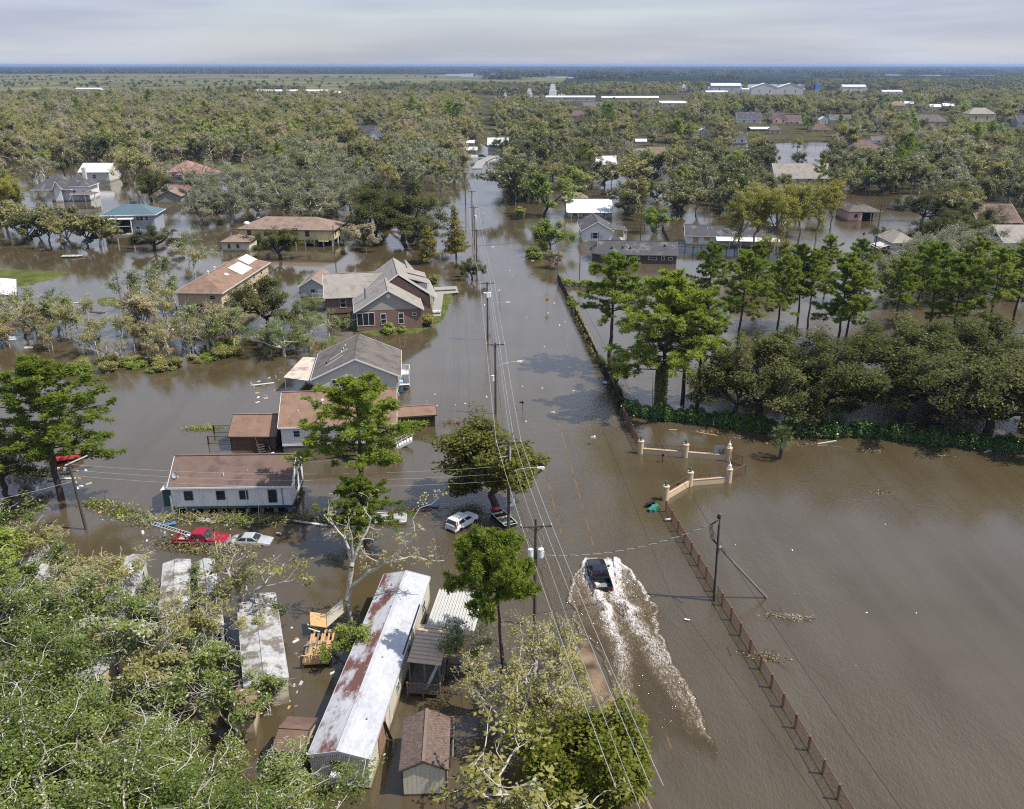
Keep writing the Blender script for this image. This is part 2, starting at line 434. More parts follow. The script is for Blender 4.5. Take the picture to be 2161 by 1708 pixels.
def mound(name, poly, m, top=.35, edge=1.6, **kw):
    """low bank that rises out of the water"""
    pts = [P(x, y) for x, y in poly]
    c = sum(pts, Vector()) / len(pts)
    dense = []
    for a, b in zip(pts, pts[1:] + pts[:1]):
        n = max(1, int((b - a).length / 1.5))
        dense += [a.lerp(b, k / n) for k in range(n)]
    rr = random.Random(len(dense))
    b_ = MB(); n = len(dense)
    r0 = [p + (p - c).normalized() * rr.uniform(-.35, .35) for p in dense]
    def inn(p, d):
        v = c - p; l = v.length
        return p + v * min(.9, d / l)
    rings = [[(p.x, p.y, -.12) for p in r0],
             [(q.x, q.y, .04 + rr.uniform(0, .05)) for q in (inn(p, edge * .35) for p in r0)],
             [(q.x, q.y, top * .7 + rr.uniform(-.05, .05)) for q in (inn(p, edge) for p in r0)],
             [(q.x, q.y, top) for q in (inn(p, edge * 2.2) for p in r0)]]
    for A, B in zip(rings, rings[1:]):
        for k in range(n): b_.face([A[k], A[(k + 1) % n], B[(k + 1) % n], B[k]])
    b_.face(rings[-1])
    return b_.build(name, m, kind='structure', **kw)
mound('grass_bank', [(0, 570), (70, 570), (150, 574), (120, 588), (60, 603), (-60, 622), (-200, 640), (-250, 575)], M['lawn'], .4)
mound('grass_patch', [(205, 632), (225, 628), (246, 628), (255, 634), (245, 645), (215, 647), (204, 640)], M['lawn'], .15, .8)
mound('far_lawn', [(455, 350), (530, 346), (545, 352), (530, 360), (450, 362)], M['lawn'], .5, 3)
mound('house_lawn', [(690, 640), (735, 668), (746, 700), (790, 709), (880, 704), (912, 690), (938, 676), (950, 650), (960, 628), (940, 606), (915, 600), (720, 590), (625, 590), (632, 630)], M['lawn'], .3, 1.4)
# concrete drive and front walk of the brick house
sheet('driveway', pxs([(915, 606), (964, 604), (968, 618), (935, 621), (918, 622)], .34), M['concrete'], .345)
sheet('front_walk', pxs([(918, 622), (936, 621), (930, 668), (912, 668)], .34), M['concrete'], .35)
# dry end of the road where it climbs out of the flood
def ribbon(name, cpx, w, m, z, **kw):
    pts = [P(x, y) for x, y in cpx]
    b_ = MB(); L_, R_ = [], []
    for i, p in enumerate(pts):
        d = (pts[min(i + 1, len(pts) - 1)] - pts[max(0, i - 1)]).normalized()
        n = Vector((-d.y, d.x, 0)) * w / 2
        L_.append((p.x + n.x, p.y + n.y, z)); R_.append((p.x - n.x, p.y - n.y, z))
    for k in range(len(pts) - 1): b_.face([R_[k], R_[k + 1], L_[k + 1], L_[k]])
    return b_.build(name, m, kind='structure', **kw)
ribbon('road', [(1007, 357), (1008, 352), (1014, 345), (1022, 339), (1034, 334), (1044, 331)], 5.5, M['concrete'], .22)
def murk_mat(name, c):
    m, nt, o = nodes(name)
    b = N(nt, 'ShaderNodeBsdfPrincipled', Roughness=.06, IOR=1.33)
    tc = N(nt, 'ShaderNodeTexCoord'); n1 = N(nt, 'ShaderNodeTexNoise', Scale=.5, Detail=5.0); L(nt, tc.outputs['Object'], n1.inputs[0])
    L(nt, ramp(nt, n1.outputs[0], [(.35, (.072, .050, .024)), (.62, c)]), b.inputs['Base Color'])
    n2 = N(nt, 'ShaderNodeTexNoise', Scale=3.0, Detail=2.0); L(nt, tc.outputs['Object'], n2.inputs[0])
    bp = N(nt, 'ShaderNodeBump', Distance=.12, Strength=.25); L(nt, n2.outputs[0], bp.inputs['Height']); L(nt, bp.outputs[0], b.inputs['Normal'])
    L(nt, b.outputs[0], o.inputs[0]); return m
M['murkline'] = murk_mat('sunk_yellow_line', (.17, .095, .032))
M['murkwhite'] = murk_mat('sunk_edge_line', (.42, .36, .28))
M['shoal'] = murk_mat('shallow_mud', (.24, .165, .105))
def smooth_line(a, k=5):
    o = []
    for p, q in zip(a, a[1:]):
        for i in range(k): o.append((p[0] + (q[0] - p[0]) * i / k, p[1] + (q[1] - p[1]) * i / k))
    return o + [a[-1]]
ribbon('road_marking', smooth_line([(1163, 845), (1180, 895), (1200, 965), (1222, 1042), (1240, 1110), (1252, 1150)]), .17, M['murkline'], .004)
ribbon('road_marking', smooth_line([(1148, 985), (1160, 1030), (1172, 1080), (1186, 1130)]), .17, M['murkline'], .004)
ribbon('road_marking', smooth_line([(1392, 1520), (1405, 1548), (1417, 1580)]), .14, M['murkline'], .004)
ribbon('road_shoulder', smooth_line([(1222, 1345), (1243, 1395), (1266, 1460), (1290, 1510), (1318, 1560)]), 1.5, M['shoal'], .008)
ribbon('road_edge_line', smooth_line([(1268, 1470), (1290, 1520), (1306, 1565), (1324, 1605), (1345, 1650), (1384, 1725)]), .2, M['murkwhite'], .014)

# air: one closed box of thin haze round everything
hm, hnt, ho = nodes('haze')
hv = N(hnt, 'ShaderNodeVolumePrincipled')
hv.inputs['Color'].default_value = (.44, .60, .96, 1); hv.inputs['Density'].default_value = 6.5e-5; hv.inputs['Anisotropy'].default_value = .2
L(hnt, hv.outputs[0], ho.inputs['Volume'])
MB().box(-28500, 28500, -250, 43000, -1.0, 58.0).build('haze', hm, kind='stuff')
# ================================================================== trees and plants: kinds
def np_mesh(name, V, F, mats, mi=None, tint=None, smooth=False):
    """V (n,3); F (m,4) quads"""
    me = bpy.data.meshes.new(name)
    V = np.asarray(V, dtype=np.float32); F = np.asarray(F, dtype=np.int32)
    n, m = len(V), len(F)
    me.vertices.add(n); me.vertices.foreach_set('co', V.ravel())
    me.loops.add(m * 4); me.loops.foreach_set('vertex_index', F.ravel())
    me.polygons.add(m); me.polygons.foreach_set('loop_start', np.arange(0, m * 4, 4, dtype=np.int32))
    for x in (mats if isinstance(mats, (list, tuple)) else [mats]): me.materials.append(x)
    if mi is not None: me.polygons.foreach_set('material_index', np.asarray(mi, dtype=np.int32))
    if smooth: me.polygons.foreach_set('use_smooth', np.ones(m, dtype=bool))
    if tint is not None:
        a = me.attributes.new('tint', 'FLOAT', 'FACE'); a.data.foreach_set('value', np.asarray(tint, dtype=np.float32))
    me.update(calc_edges=True); me.validate()
    return me

def seg_tubes(S, n=4):
    """S rows: p0(3) p1(3) r0 r1 -> quads"""
    S = np.asarray(S, dtype=float)
    d = S[:, 3:6] - S[:, 0:3]; ln = np.linalg.norm(d, axis=1, keepdims=True); d = d / np.maximum(ln, 1e-6)
    u = np.where(np.abs(d[:, 2:3]) < .9, np.array([[0, 0, 1.]]), np.array([[1., 0, 0]]))
    a = np.cross(d, u); a /= np.linalg.norm(a, axis=1, keepdims=True); b = np.cross(a, d)
    t = np.arange(n) * 2 * np.pi / n
    ring = a[:, None, :] * np.cos(t)[None, :, None] + b[:, None, :] * np.sin(t)[None, :, None]
    V0 = S[:, None, 0:3] + ring * S[:, None, 6:7]; V1 = S[:, None, 3:6] + ring * S[:, None, 7:8]
    V = np.concatenate([V0, V1], axis=1).reshape(-1, 3)
    k = np.arange(len(S))[:, None] * 2 * n
    j = np.arange(n)[None, :]; j2 = (j + 1) % n
    F = np.stack([k + j, k + j2, k + n + j2, k + n + j], axis=2).reshape(-1, 4)
    return V, F

def leaf_quads(C, size, upb=.5, asp=.55, rg=rng, out=None, outw=0.0, droop=0.0):
    """diamond leaves at C; upb leans their faces to the sky"""
    n = len(C)
    nr = rg.normal(size=(n, 3)); nr /= np.linalg.norm(nr, axis=1, keepdims=True)
    nr[:, 2] = np.abs(nr[:, 2])
    nr[:, 2] += upb
    if out is not None: nr += out * outw
    nr /= np.linalg.norm(nr, axis=1, keepdims=True)
    t = rg.normal(size=(n, 3)); t[:, 2] -= droop
    a = np.cross(nr, t); a /= np.maximum(np.linalg.norm(a, axis=1, keepdims=True), 1e-6); b = np.cross(nr, a)
    s = (size * rg.uniform(.6, 1.35, n))[:, None]
    V = np.stack([C - b * s, C + a * s * asp, C + b * s, C - a * s * asp], axis=1).reshape(-1, 3)
    F = np.arange(n * 4).reshape(-1, 4)
    return V, F

def clumps(T, per, spread, flat=.7, rg=rng):
    """leaf centres scattered round the twig tips T"""
    T = np.asarray(T, dtype=float)
    n = len(T) * per
    base = np.repeat(T, per, axis=0)
    o = rg.normal(size=(n, 3)); o /= np.linalg.norm(o, axis=1, keepdims=True)
    o *= (rg.uniform(.25, 1, n) ** .5)[:, None] * spread; o[:, 2] *= flat
    tin = np.repeat(rg.uniform(0, 1, len(T)), per) * .65 + rg.uniform(0, .35, n)
    return base + o, tin, o / spread

def grow(rs, p, d, ln, r, depth, S, T, pr):
    """one limb and its children; S collects wood, T collects twig tips"""
    k = pr.get('pieces', 3)
    q = p.copy(); dd = d.copy()
    for i in range(k):
        dd = dd + rs.normal(size=3) * pr['wob'] + np.array([0, 0, pr['up'] * (1 if depth > 1 else .4)])
        dd /= np.linalg.norm(dd)
        e = q + dd * ln / k
        r2 = r * (1 - (1 - pr['taper']) / k)
        S.append([*q, *e, r, r2]); q = e; r = r2
        if depth <= pr['leafdepth'] and (i > 0 or depth == 0): T.append(q + rs.normal(size=3) * pr.get('tipj', .25))
        if depth > 0 and i < k - 1 and rs.random() < pr.get('side', .4):
            sd = dd + rs.normal(size=3) * pr['spread'] * 1.1; sd /= np.linalg.norm(sd)
            grow(rs, q, sd, ln * pr['ratio'] * rs.uniform(.6, .95), r * .55, depth - 1, S, T, pr)
    if depth > 0:
        for c in range(pr['kids']):
            sd = dd + rs.normal(size=3) * pr['spread']; sd[2] += pr.get('kup', 0); sd /= np.linalg.norm(sd)
            grow(rs, q, sd, ln * pr['ratio'] * rs.uniform(.75, 1.15), r * (.72 if c == 0 else .58), depth - 1, S, T, pr)

def branching(seed, h, trunk_h, r, limbs, limb_len, lean, depth, pr, base_r=1.5):
    rs = np.random.default_rng(seed); S, T = [], []
    p = np.zeros(3); p[2] = -.8; k = 4
    tops = []
    for i in range(k):
        e = np.array([rs.normal() * .12 * i, rs.normal() * .12 * i, -.8 + (trunk_h + .8) * (i + 1) / k])
        S.append([*p, *e, r * (base_r if i == 0 else 1.08 - .1 * (i - 1)), r * (1.08 - .1 * i)]); p = e
    for i in range(limbs):
        az = 2 * math.pi * (i + rs.uniform(-.3, .3)) / limbs
        el = R(lean + rs.uniform(-16, 16)) if i else R(min(80, lean + 35))
        d = np.array([math.cos(az) * math.cos(el), math.sin(az) * math.cos(el), math.sin(el)])
        grow(rs, p - np.array([0, 0, rs.uniform(0, trunk_h * .18)]), d, limb_len * rs.uniform(.8, 1.2), r * .6, depth, S, T, pr)
    S = np.array(S); T = np.array(T)
    top = T[:, 2].max()
    f = h / top
    S[:, :6] *= f; T *= f
    return S, T

PROTO = {}
class Proto: pass
def finish(key, S, T, per, spread, lsize, leafm, barkm, flat=.7, upb=.6, asp=.55, sides=4, seed=0, drop=0.0, twig=None, droop=0.0, thin=0.0, pale=.06, spikes=0):
    rg = np.random.default_rng(seed + 77)
    if spikes:
        sel = T[rg.random(len(T)) < spikes]; cen_ = T.mean(axis=0); S0 = np.asarray(S)[:, 3:6]; S = list(np.asarray(S))
        for q in sel:
            d = (q - cen_) / max(1e-6, np.linalg.norm(q - cen_)) + rg.normal(size=3) * .45 + np.array([0, 0, .25]); d /= np.linalg.norm(d)
            p_ = S0[np.argmin(((S0 - q) ** 2).sum(1))]; d = (q - p_) * .5 + d; d /= np.linalg.norm(d)
            for j in range(3):
                e = p_ + d * rg.uniform(.35, .7); S.append(np.array([*p_, *e, .045 - .011 * j, .034 - .011 * j])); p_ = e
                d = d + rg.normal(size=3) * .4; d /= np.linalg.norm(d)
                if j: f_ = p_ + (d + rg.normal(size=3) * .7) * .45; S.append(np.array([*p_, *f_, .02, .01]))
        S = np.array(S)
    if drop: T = T[rg.random(len(T)) > drop]
    pr = Proto(); pr.bark = barkm; pr.leaf = leafm
    C, tin, off = clumps(T, per, spread, flat, rg)
    tin = np.where(rg.random(len(tin)) < pale, 2.2, tin)
    cen = T.mean(axis=0); o = C - cen; o /= np.maximum(np.linalg.norm(o, axis=1, keepdims=True), 1e-6)
    pr.LV, pr.LF = leaf_quads(C, lsize, upb, asp, rg, o, .5, droop); pr.tint = tin
    S = np.asarray(S)
    if thin: S = S[S[:, 6] > thin]
    pr.WV, pr.WF = seg_tubes(S, sides)
    pr.trunk = np_mesh(key + '_trunk', pr.WV, pr.WF, barkm, smooth=True)
    pr.crown = np_mesh(key + '_crown', pr.LV, pr.LF, leafm, tint=pr.tint)
    pr.height = float(pr.LV[:, 2].max()); pr.joined = None
    PROTO[key] = pr
    return pr

def joined(key):
    pr = PROTO[key]
    if pr.joined is None:
        V = np.concatenate([pr.WV, pr.LV]); F = np.concatenate([pr.WF, pr.LF + len(pr.WV)])
        mi = np.concatenate([np.zeros(len(pr.WF)), np.ones(len(pr.LF))]); t = np.concatenate([np.zeros(len(pr.WF)), pr.tint])
        pr.joined = np_mesh(key + '_tree', V, F, [pr.bark, pr.leaf], mi, t)
    return pr.joined

LM = {
 'oak': leafmat('live_oak_leaves', [(.0, (.030, .038, .010)), (.4, (.062, .070, .017)), (.75, (.095, .098, .028)), (1, (.20, .19, .13))], gain=1.65),
 'faroak': leafmat('distant_oak_leaves', [(.0, (.034, .043, .012)), (.4, (.064, .072, .020)), (.75, (.098, .100, .032)), (1, (.24, .23, .17))], gain=2.0),
 'round': leafmat('olive_green_leaves', [(.0, (.045, .052, .010)), (.4, (.085, .092, .016)), (.75, (.12, .12, .024)), (1, (.17, .14, .05))], gain=1.5),
 'feather': leafmat('feathery_cypress_needles', [(.0, (.060, .066, .010)), (.4, (.115, .115, .018)), (.75, (.165, .15, .028)), (1, (.24, .19, .06))]),
 'greyoak': leafmat('stripped_oak_leaves', [(.0, (.050, .056, .024)), (.45, (.098, .102, .046)), (.8, (.140, .145, .090)), (1, (.27, .26, .20))]),
 'torn': leafmat('torn_oak_leaves', [(.0, (.028, .042, .008)), (.4, (.062, .084, .016)), (.75, (.105, .122, .030)), (1, (.27, .26, .18))], spec=.10, trans=.3, gain=2.1),
 'fresh': leafmat('fresh_leaves', [(.0, (.050, .070, .013)), (.45, (.098, .128, .022)), (.8, (.155, .18, .036)), (1, (.24, .24, .10))]),
 'olive': leafmat('olive_leaves', [(.0, (.055, .056, .016)), (.35, (.108, .105, .030)), (.7, (.170, .152, .050)), (1, (.27, .24, .15))]),
 'tan': leafmat('wind_burnt_leaves', [(.0, (.080, .070, .036)), (.4, (.145, .124, .064)), (.75, (.21, .172, .098)), (1, (.32, .28, .20))]),
 'gold': leafmat('cypress_needles', [(.0, (.058, .054, .009)), (.4, (.108, .096, .015)), (.75, (.158, .130, .022)), (1, (.22, .17, .05))]),
 'pine': leafmat('pine_needles', [(.0, (.048, .068, .010)), (.4, (.098, .130, .017)), (.75, (.145, .18, .026)), (1, (.20, .22, .04))], rough=.45, trans=.5, gain=1.95),
 'hedge': leafmat('hedge_leaves', [(.0, (.022, .042, .008)), (.45, (.045, .082, .015)), (.8, (.085, .14, .025)), (1, (.14, .19, .05))], spec=.5, rough=.3),
 'palm': leafmat('palm_fronds', [(.0, (.035, .055, .014)), (.5, (.075, .10, .03)), (1, (.17, .17, .09))], gain=1.5),
}
PR_OAK = dict(wob=.16, up=.03, taper=.62, leafdepth=1, spread=.62, ratio=.66, kids=2, side=.55, kup=.12)
PR_BROAD = dict(wob=.12, up=.07, taper=.6, leafdepth=1, spread=.55, ratio=.68, kids=2, side=.45, kup=.2)

def pine(key, seed, h, bare, wid, leafm, tufts=1.0, lsz=.30, top_r=1.0, limbs=26, sag=0.0):
    rs = np.random.default_rng(seed); S, T = [], []
    k = 12; p = np.array([0, 0, -1.0]); r = .0125 * h + .05; path = [p]
    bx, by = rs.normal(size=2) * .02 * h
    for i in range(k):
        t = (i + 1) / k
        e = np.array([bx * t * t + rs.normal() * .05, by * t * t + rs.normal() * .05, -1 + (h + .4) * t])
        r2 = r * (1 - .075 * (1 + t)); S.append([*p, *e, r, max(.035, r2)]); p = e; r = max(.035, r2); path.append(e)
    def trunk_at(z):
        t = (z + 1) / (h + .4) * k; i = int(min(k - 1, max(0, t))); f = t - i
        return path[i] * (1 - f) + path[i + 1] * f
    for i in range(limbs):
        t = (i + rs.uniform(0, .8)) / limbs
        z = h * (bare + (1 - bare) * t * .97)
        ln = wid * (.45 + .75 * math.sin(math.pi * min(1, .22 + .72 * t))) * (1 - .55 * t ** 2.2) * rs.uniform(.6, 1.25)
        az = i * 2.4 + rs.uniform(-.5, .5)
        el = R(-8 + 42 * t + rs.uniform(-14, 14)) - sag * (1 - t)
        d = np.array([math.cos(az) * math.cos(el), math.sin(az) * math.cos(el), math.sin(el)])
        q = trunk_at(z); rr = .03 + .018 * ln * (1 - .4 * t); nseg = 4
        for j in range(nseg):
            d = d + rs.normal(size=3) * .12 + np.array([0, 0, .07]); d /= np.linalg.norm(d)
            e = q + d * ln / nseg; S.append([*q, *e, rr, rr * .75]); q = e; rr *= .75
            if True:
                for b in range(rs.integers(1, 4)):
                    sd = d + rs.normal(size=3) * .75; sd[2] += .15; sd /= np.linalg.norm(sd)
                    bl = ln * .26 * rs.uniform(.5, 1.2)
                    f = q + sd * bl; S.append([*q, *f, rr * .6, rr * .3])
                    T.append(f); T.append(q + sd * bl * .55 + rs.normal(size=3) * .15)
        T.append(q)
    T.append(path[-1] + np.array([0, 0, .3])); T = np.array(T)
    pr = Proto(); pr.bark = M['pinebark']; pr.leaf = leafm
    rg = np.random.default_rng(seed + 5)
    per = int(44 * tufts)
    base = np.repeat(T, per, axis=0); n = len(base)
    d = rg.normal(size=(n, 3)); d[:, 2] = d[:, 2] * .8 + .35; d /= np.linalg.norm(d, axis=1, keepdims=True)
    a = np.cross(d, rg.normal(size=(n, 3))); a /= np.linalg.norm(a, axis=1, keepdims=True)
    ln = (lsz * 1.75 * rg.uniform(.6, 1.25, n))[:, None]; w = .055 * (lsz / .3)
    V = np.stack([base + d * ln * .08, base + d * ln * .55 + a * w, base + d * ln, base + d * ln * .55 - a * w], axis=1).reshape(-1, 3)
    pr.LV, pr.LF = V, np.arange(n * 4).reshape(-1, 4)
    pr.tint = np.repeat(rg.uniform(0, 1, len(T)), per) * .6 + rg.uniform(0, .4, n)
    pr.WV, pr.WF = seg_tubes(S, 5)
    pr.trunk = np_mesh(key + '_trunk', pr.WV, pr.WF, pr.bark, smooth=True)
    pr.crown = np_mesh(key + '_crown', pr.LV, pr.LF, leafm, tint=pr.tint)
    pr.height = float(V[:, 2].max()); pr.joined = None
    PROTO[key] = pr

def conifer(key, seed, h, wid, leafm, lsz=.3, ovate=False):
    """dense cone of a young cypress"""
    rs = np.random.default_rng(seed); S, T = [], []
    S.append([0, 0, -.8, 0, 0, h * .95, .03 * h * .5 + .06, .03])
    n = int(26 + h * 3)
    for i in range(n):
        t = (i + rs.uniform(0, 1)) / n
        z = h * (.10 + .88 * t)
        prof = (math.sin(math.pi * min(1, .25 + .75 * t)) if ovate else (1 - t) ** .8)
        ln = wid * max(.08, prof) * rs.uniform(.72, 1.1)
        az = i * 2.4 + rs.uniform(-.4, .4)
        d = np.array([math.cos(az), math.sin(az), rs.uniform(-.05, .3)])
        q0 = np.array([0, 0, z]); q = q0 + d * ln; S.append([*q0, *q, .035, .015])
        for f in np.arange(.28, 1.01, .5 / max(.5, ln)):
            T.append(q0 + d * ln * f + rs.normal(size=3) * np.array([.3, .3, .2]))
    T.append(np.array([0, 0, h])); T = np.array(T)
    finish(key, S, T, 26, .62, lsz, leafm, M['bark'], flat=.55, upb=.15, asp=.35, seed=seed, droop=1.2)

# near kinds ------------------------------------------------------
for i, sd in enumerate((3, 8, 21)):
    S, T = branching(sd, 11.5, 2.6, .52, 6, 4.2, 34, 3, PR_OAK)
    finish('live_oak_%d' % i, S, T, 34, 1.0, .175, LM['oak'], M['bark'], seed=sd, pale=.015)
for i, sd in enumerate((5, 14)):
    S, T = branching(sd, 11.5, 2.8, .5, 6, 4.4, 36, 3, PR_OAK)
    finish('stripped_oak_%d' % i, S, T, 22, .85, .16, LM['greyoak'], M['palebark'], seed=sd, drop=.2, spikes=.15)
for i, sd in enumerate((31, 47, 52)):
    S, T = branching(sd, 11.0, 3.0, .42, 6, 4.3, 36, 3, PR_OAK)
    finish('torn_oak_%d' % i, S, T, 40, .85, .115, LM['torn'], M['palebark'], seed=sd, drop=.36, pale=.05, spikes=.09)
for i, sd in enumerate((61, 66, 71)):
    S, T = branching(sd, 9.0, 2.2, .22, 5, 3.2, 52, 3, PR_BROAD)
    finish('broadleaf_%d' % i, S, T, 22, .85, .2, LM[('fresh', 'olive', 'tan')[i]], M['greybark'], seed=sd, drop=.05)
for i, sd in enumerate((81, 86)):
    S, T = branching(sd, 9.0, 3.2, .15, 3, 2.4, 62, 2, dict(PR_BROAD, spread=.45, side=.7))
    finish('ragged_sapling_%d' % i, S, T, 20, .62, .15, LM['olive' if i else 'torn'], M['palebark'], seed=sd, drop=.3, spikes=.2)
for i, sd in enumerate((91, 96)):
    S, T = branching(sd, 9.5, 3.4, .30, 5, 3.6, 48, 3, dict(PR_BROAD, wob=.22, spread=.62, side=.5, leafdepth=0))
    finish('bare_tree_%d' % i, S, T, 7, .5, .16, LM['olive'], M['palebark'], seed=sd, drop=.55)
for i, (sd, h, b, w, lim) in enumerate(((101, 19, .40, 3.6, 30), (104, 17, .30, 3.9, 30), (107, 15, .52, 3.2, 22), (111, 21, .48, 3.8, 26))):
    pine('pine_%d' % i, sd, h, b, w, LM['pine'], 1.0, .27, limbs=int(lim * 1.35))
pine('pine_4', 117, 15.6, .60, 3.3, LM['pine'], 1.3, .30, limbs=46)
conifer('young_cypress_0', 121, 13, 3.4, LM['gold'], .26)
conifer('young_cypress_1', 124, 9, 3.3, LM['gold'], .25, True)
for i, sd in enumerate((131, 136)):
    S, T = branching(sd, 17, 5.0, .34, 7, 3.3, 50, 3, dict(PR_BROAD, side=.7, up=.12))
    finish('tall_cypress_%d' % i, S, T, 15, .75, .2, LM['feather'], M['greybark'], seed=sd, drop=.3, flat=.5)
for i, sd in enumerate((141, 146)):
    S, T = branching(sd, 2.6, .3, .07, 8, 1.1, 40, 2, dict(PR_BROAD, side=.6))
    finish('bush_%d' % i, S, T, 13, .5, .15, LM['olive' if i else 'fresh'], M['greybark'], seed=sd)
S, T = branching(151, 11.5, 2.7, .34, 7, 3.6, 50, 3, dict(PR_BROAD, side=.7, up=.05))
finish('round', S, T, 38, .95, .18, LM['round'], M['bark'], seed=151, upb=.3)
S, T = branching(156, 8, 1.6, .22, 7, 3.0, 44, 3, dict(PR_BROAD, side=.7))
finish('gold_bush', S, T, 22, .75, .15, leafmat('yellow_green_leaves', [(.0, (.055, .068, .008)), (.4, (.105, .118, .014)), (.75, (.155, .155, .022)), (1, (.20, .18, .05))], gain=1.6), M['bark'], seed=156)
# far kinds: fewer, bigger leaf sprays ---------------------------
def far_kind(key, seed, h, trunk, lean, lm, bark, per=9, ls=.46, sp=.95, drop=.0, pr=PR_OAK, limb=4.0, depth=2):
    S, T = branching(seed, h, trunk, .36, 6, limb, lean, depth, pr)
    finish(key, S, T, per, sp, ls, lm, bark, seed=seed, drop=drop, sides=3, pale=.11)
far_kind('far_oak_0', 201, 10.5, 2.4, 40, LM['faroak'], M['greybark'], 18, .32)
far_kind('far_oak_1', 202, 11.5, 2.8, 46, LM['faroak'], M['greybark'], 18, .32)
far_kind('far_grey_0', 203, 11, 2.8, 42, LM['greyoak'], M['palebark'], 12, .32, drop=.1)
far_kind('far_grey_1', 204, 12, 3.0, 48, LM['greyoak'], M['palebark'], 12, .32, drop=.1)
far_kind('far_olive_0', 205, 11, 3, 50, LM['olive'], M['greybark'], 16, .34, pr=PR_BROAD)
far_kind('far_olive_1', 206, 12, 3, 54, LM['olive'], M['greybark'], 14, .34, pr=PR_BROAD)
far_kind('far_tan_0', 207, 11, 3, 54, LM['tan'], M['palebark'], 11, .32, drop=.1, pr=PR_BROAD)
far_kind('far_tan_1', 208, 12.5, 3.4, 58, LM['tan'], M['palebark'], 11, .32, drop=.1, pr=PR_BROAD)
far_kind('far_green_0', 209, 11, 2.6, 50, LM['fresh'], M['bark'], 16, .34, pr=PR_BROAD)
far_kind('far_bare_0', 211, 10, 3.2, 54, LM['tan'], M['palebark'], 5, .26, drop=.6, pr=PR_BROAD)
far_kind('far_tall_0', 212, 14, 4.5, 66, LM['olive'], M['greybark'], 14, .3, drop=.1, pr=PR_BROAD, limb=3.0)
pine('far_pine_0', 210, 17, .45, 3.4, LM['pine'], .45, .42, limbs=18)

def tree(key, name, x, y, h, label, group=None, rz=None, wide=1.0, lean=0.0, cat='tree', loc=None, single=False, zoff=0.0):
    """stand a tree of a kind at survey position x, y on the water, h metres tall"""
    pr = PROTO[key]
    p = loc if loc is not None else P(x, y)
    s = h / pr.height
    rz = random.uniform(0, 6.283) if rz is None else rz
    if single:
        o = link(name, joined(key))
    else:
        o = empty(name)
        link('trunk', pr.trunk, o); link('crown', pr.crown, o)
    tag(o, label, cat, group)
    o.location = (p.x, p.y, p.z + zoff); o.rotation_euler = (random.uniform(-.03, .03) + lean, random.uniform(-.03, .03), rz)
    o.scale = (s * wide, s * wide, s)
    return o
# ================================================================== buildings
def dep(a, b, z=0.0): return (P(a[0], a[1], z) - P(b[0], b[1], z)).length

def frame(name, A, B, zA=0.0, label=None, cat='house', group=None):
    a, b = P(A[0], A[1], zA), P(B[0], B[1], zA)
    o = empty(name, (a.x, a.y, 0), math.atan2(b.y - a.y, b.x - a.x), label, cat, group)
    return o, (Vector((b.x, b.y)) - Vector((a.x, a.y))).length

_wc = {}
def window(parent, side, W_, D_, u, z, w, h, fm=None, style='sash', name='window', x0=0.0, y0=0.0, label=None):
    """frame and panes in a wall; u runs along the wall from its left end seen from outside"""
    fm = fm or M['white']
    key = (round(w, 2), round(h, 2), fm.name, style)
    if key not in _wc:
        t = .09 if w > .5 else .05
        f = MB()
        for x0_, x1_, z0_, z1_ in ((-w / 2 - t, w / 2 + t, -t, 0), (-w / 2 - t, w / 2 + t, h, h + t), (-w / 2 - t, -w / 2, 0, h), (w / 2, w / 2 + t, 0, h)):
            f.box(x0_, x1_, -.06, .02, z0_, z1_)
        if style == 'sash': f.box(-w / 2, w / 2, -.05, .0, h * .48, h * .52)
        if style == 'pair':
            f.box(-.04, .04, -.05, .0, 0, h); f.box(-w / 2, w / 2, -.045, .0, h * .48, h * .52)
        if style == 'triple':
            for k in (-1, 1): f.box(k * w / 6 - .04, k * w / 6 + .04, -.05, .0, 0, h)
        p = MB().box(-w / 2, w / 2, -.03, .01, 0, h)
        _wc[key] = (f.mesh('window_frame', fm), p.mesh('pane', M['glass']))
    fme, pme = _wc[key]
    o = link(name, fme, parent, label)
    link('pane', pme, o)
    if side == 'f': o.location = (x0 + u, y0 - .01, z)
    elif side == 'r': o.location = (x0 + W_ + .01, y0 + u, z); o.rotation_euler = (0, 0, math.pi / 2)
    elif side == 'l': o.location = (x0 - .01, y0 + D_ - u, z); o.rotation_euler = (0, 0, -math.pi / 2)
    else: o.location = (x0 + W_ - u, y0 + D_ + .01, z); o.rotation_euler = (0, 0, math.pi)
    return o

def walls(parent, x0, x1, y0, y1, z0, z1, m, gable=None, rise=0.0, name='wall', **kw):
    m = stained(m)
    b = MB().box(x0, x1, y0, y1, z0, z1)
    xm, ym = (x0 + x1) / 2, (y0 + y1) / 2
    if gable == 'y':
        for y in (y0, y1 - .12): b.hexa([(x0, y, z1), (x1, y, z1), (x1, y + .12, z1), (x0, y + .12, z1)], [(xm - .02, y, z1 + rise), (xm + .02, y, z1 + rise), (xm + .02, y + .12, z1 + rise), (xm - .02, y + .12, z1 + rise)])
    if gable == 'x':
        for x in (x0, x1 - .12): b.hexa([(x, y0, z1), (x + .12, y0, z1), (x + .12, y1, z1), (x, y1, z1)], [(x, ym - .02, z1 + rise), (x + .12, ym - .02, z1 + rise), (x + .12, ym + .02, z1 + rise), (x, ym + .02, z1 + rise)])
    return b.build(name, m, parent, **kw)

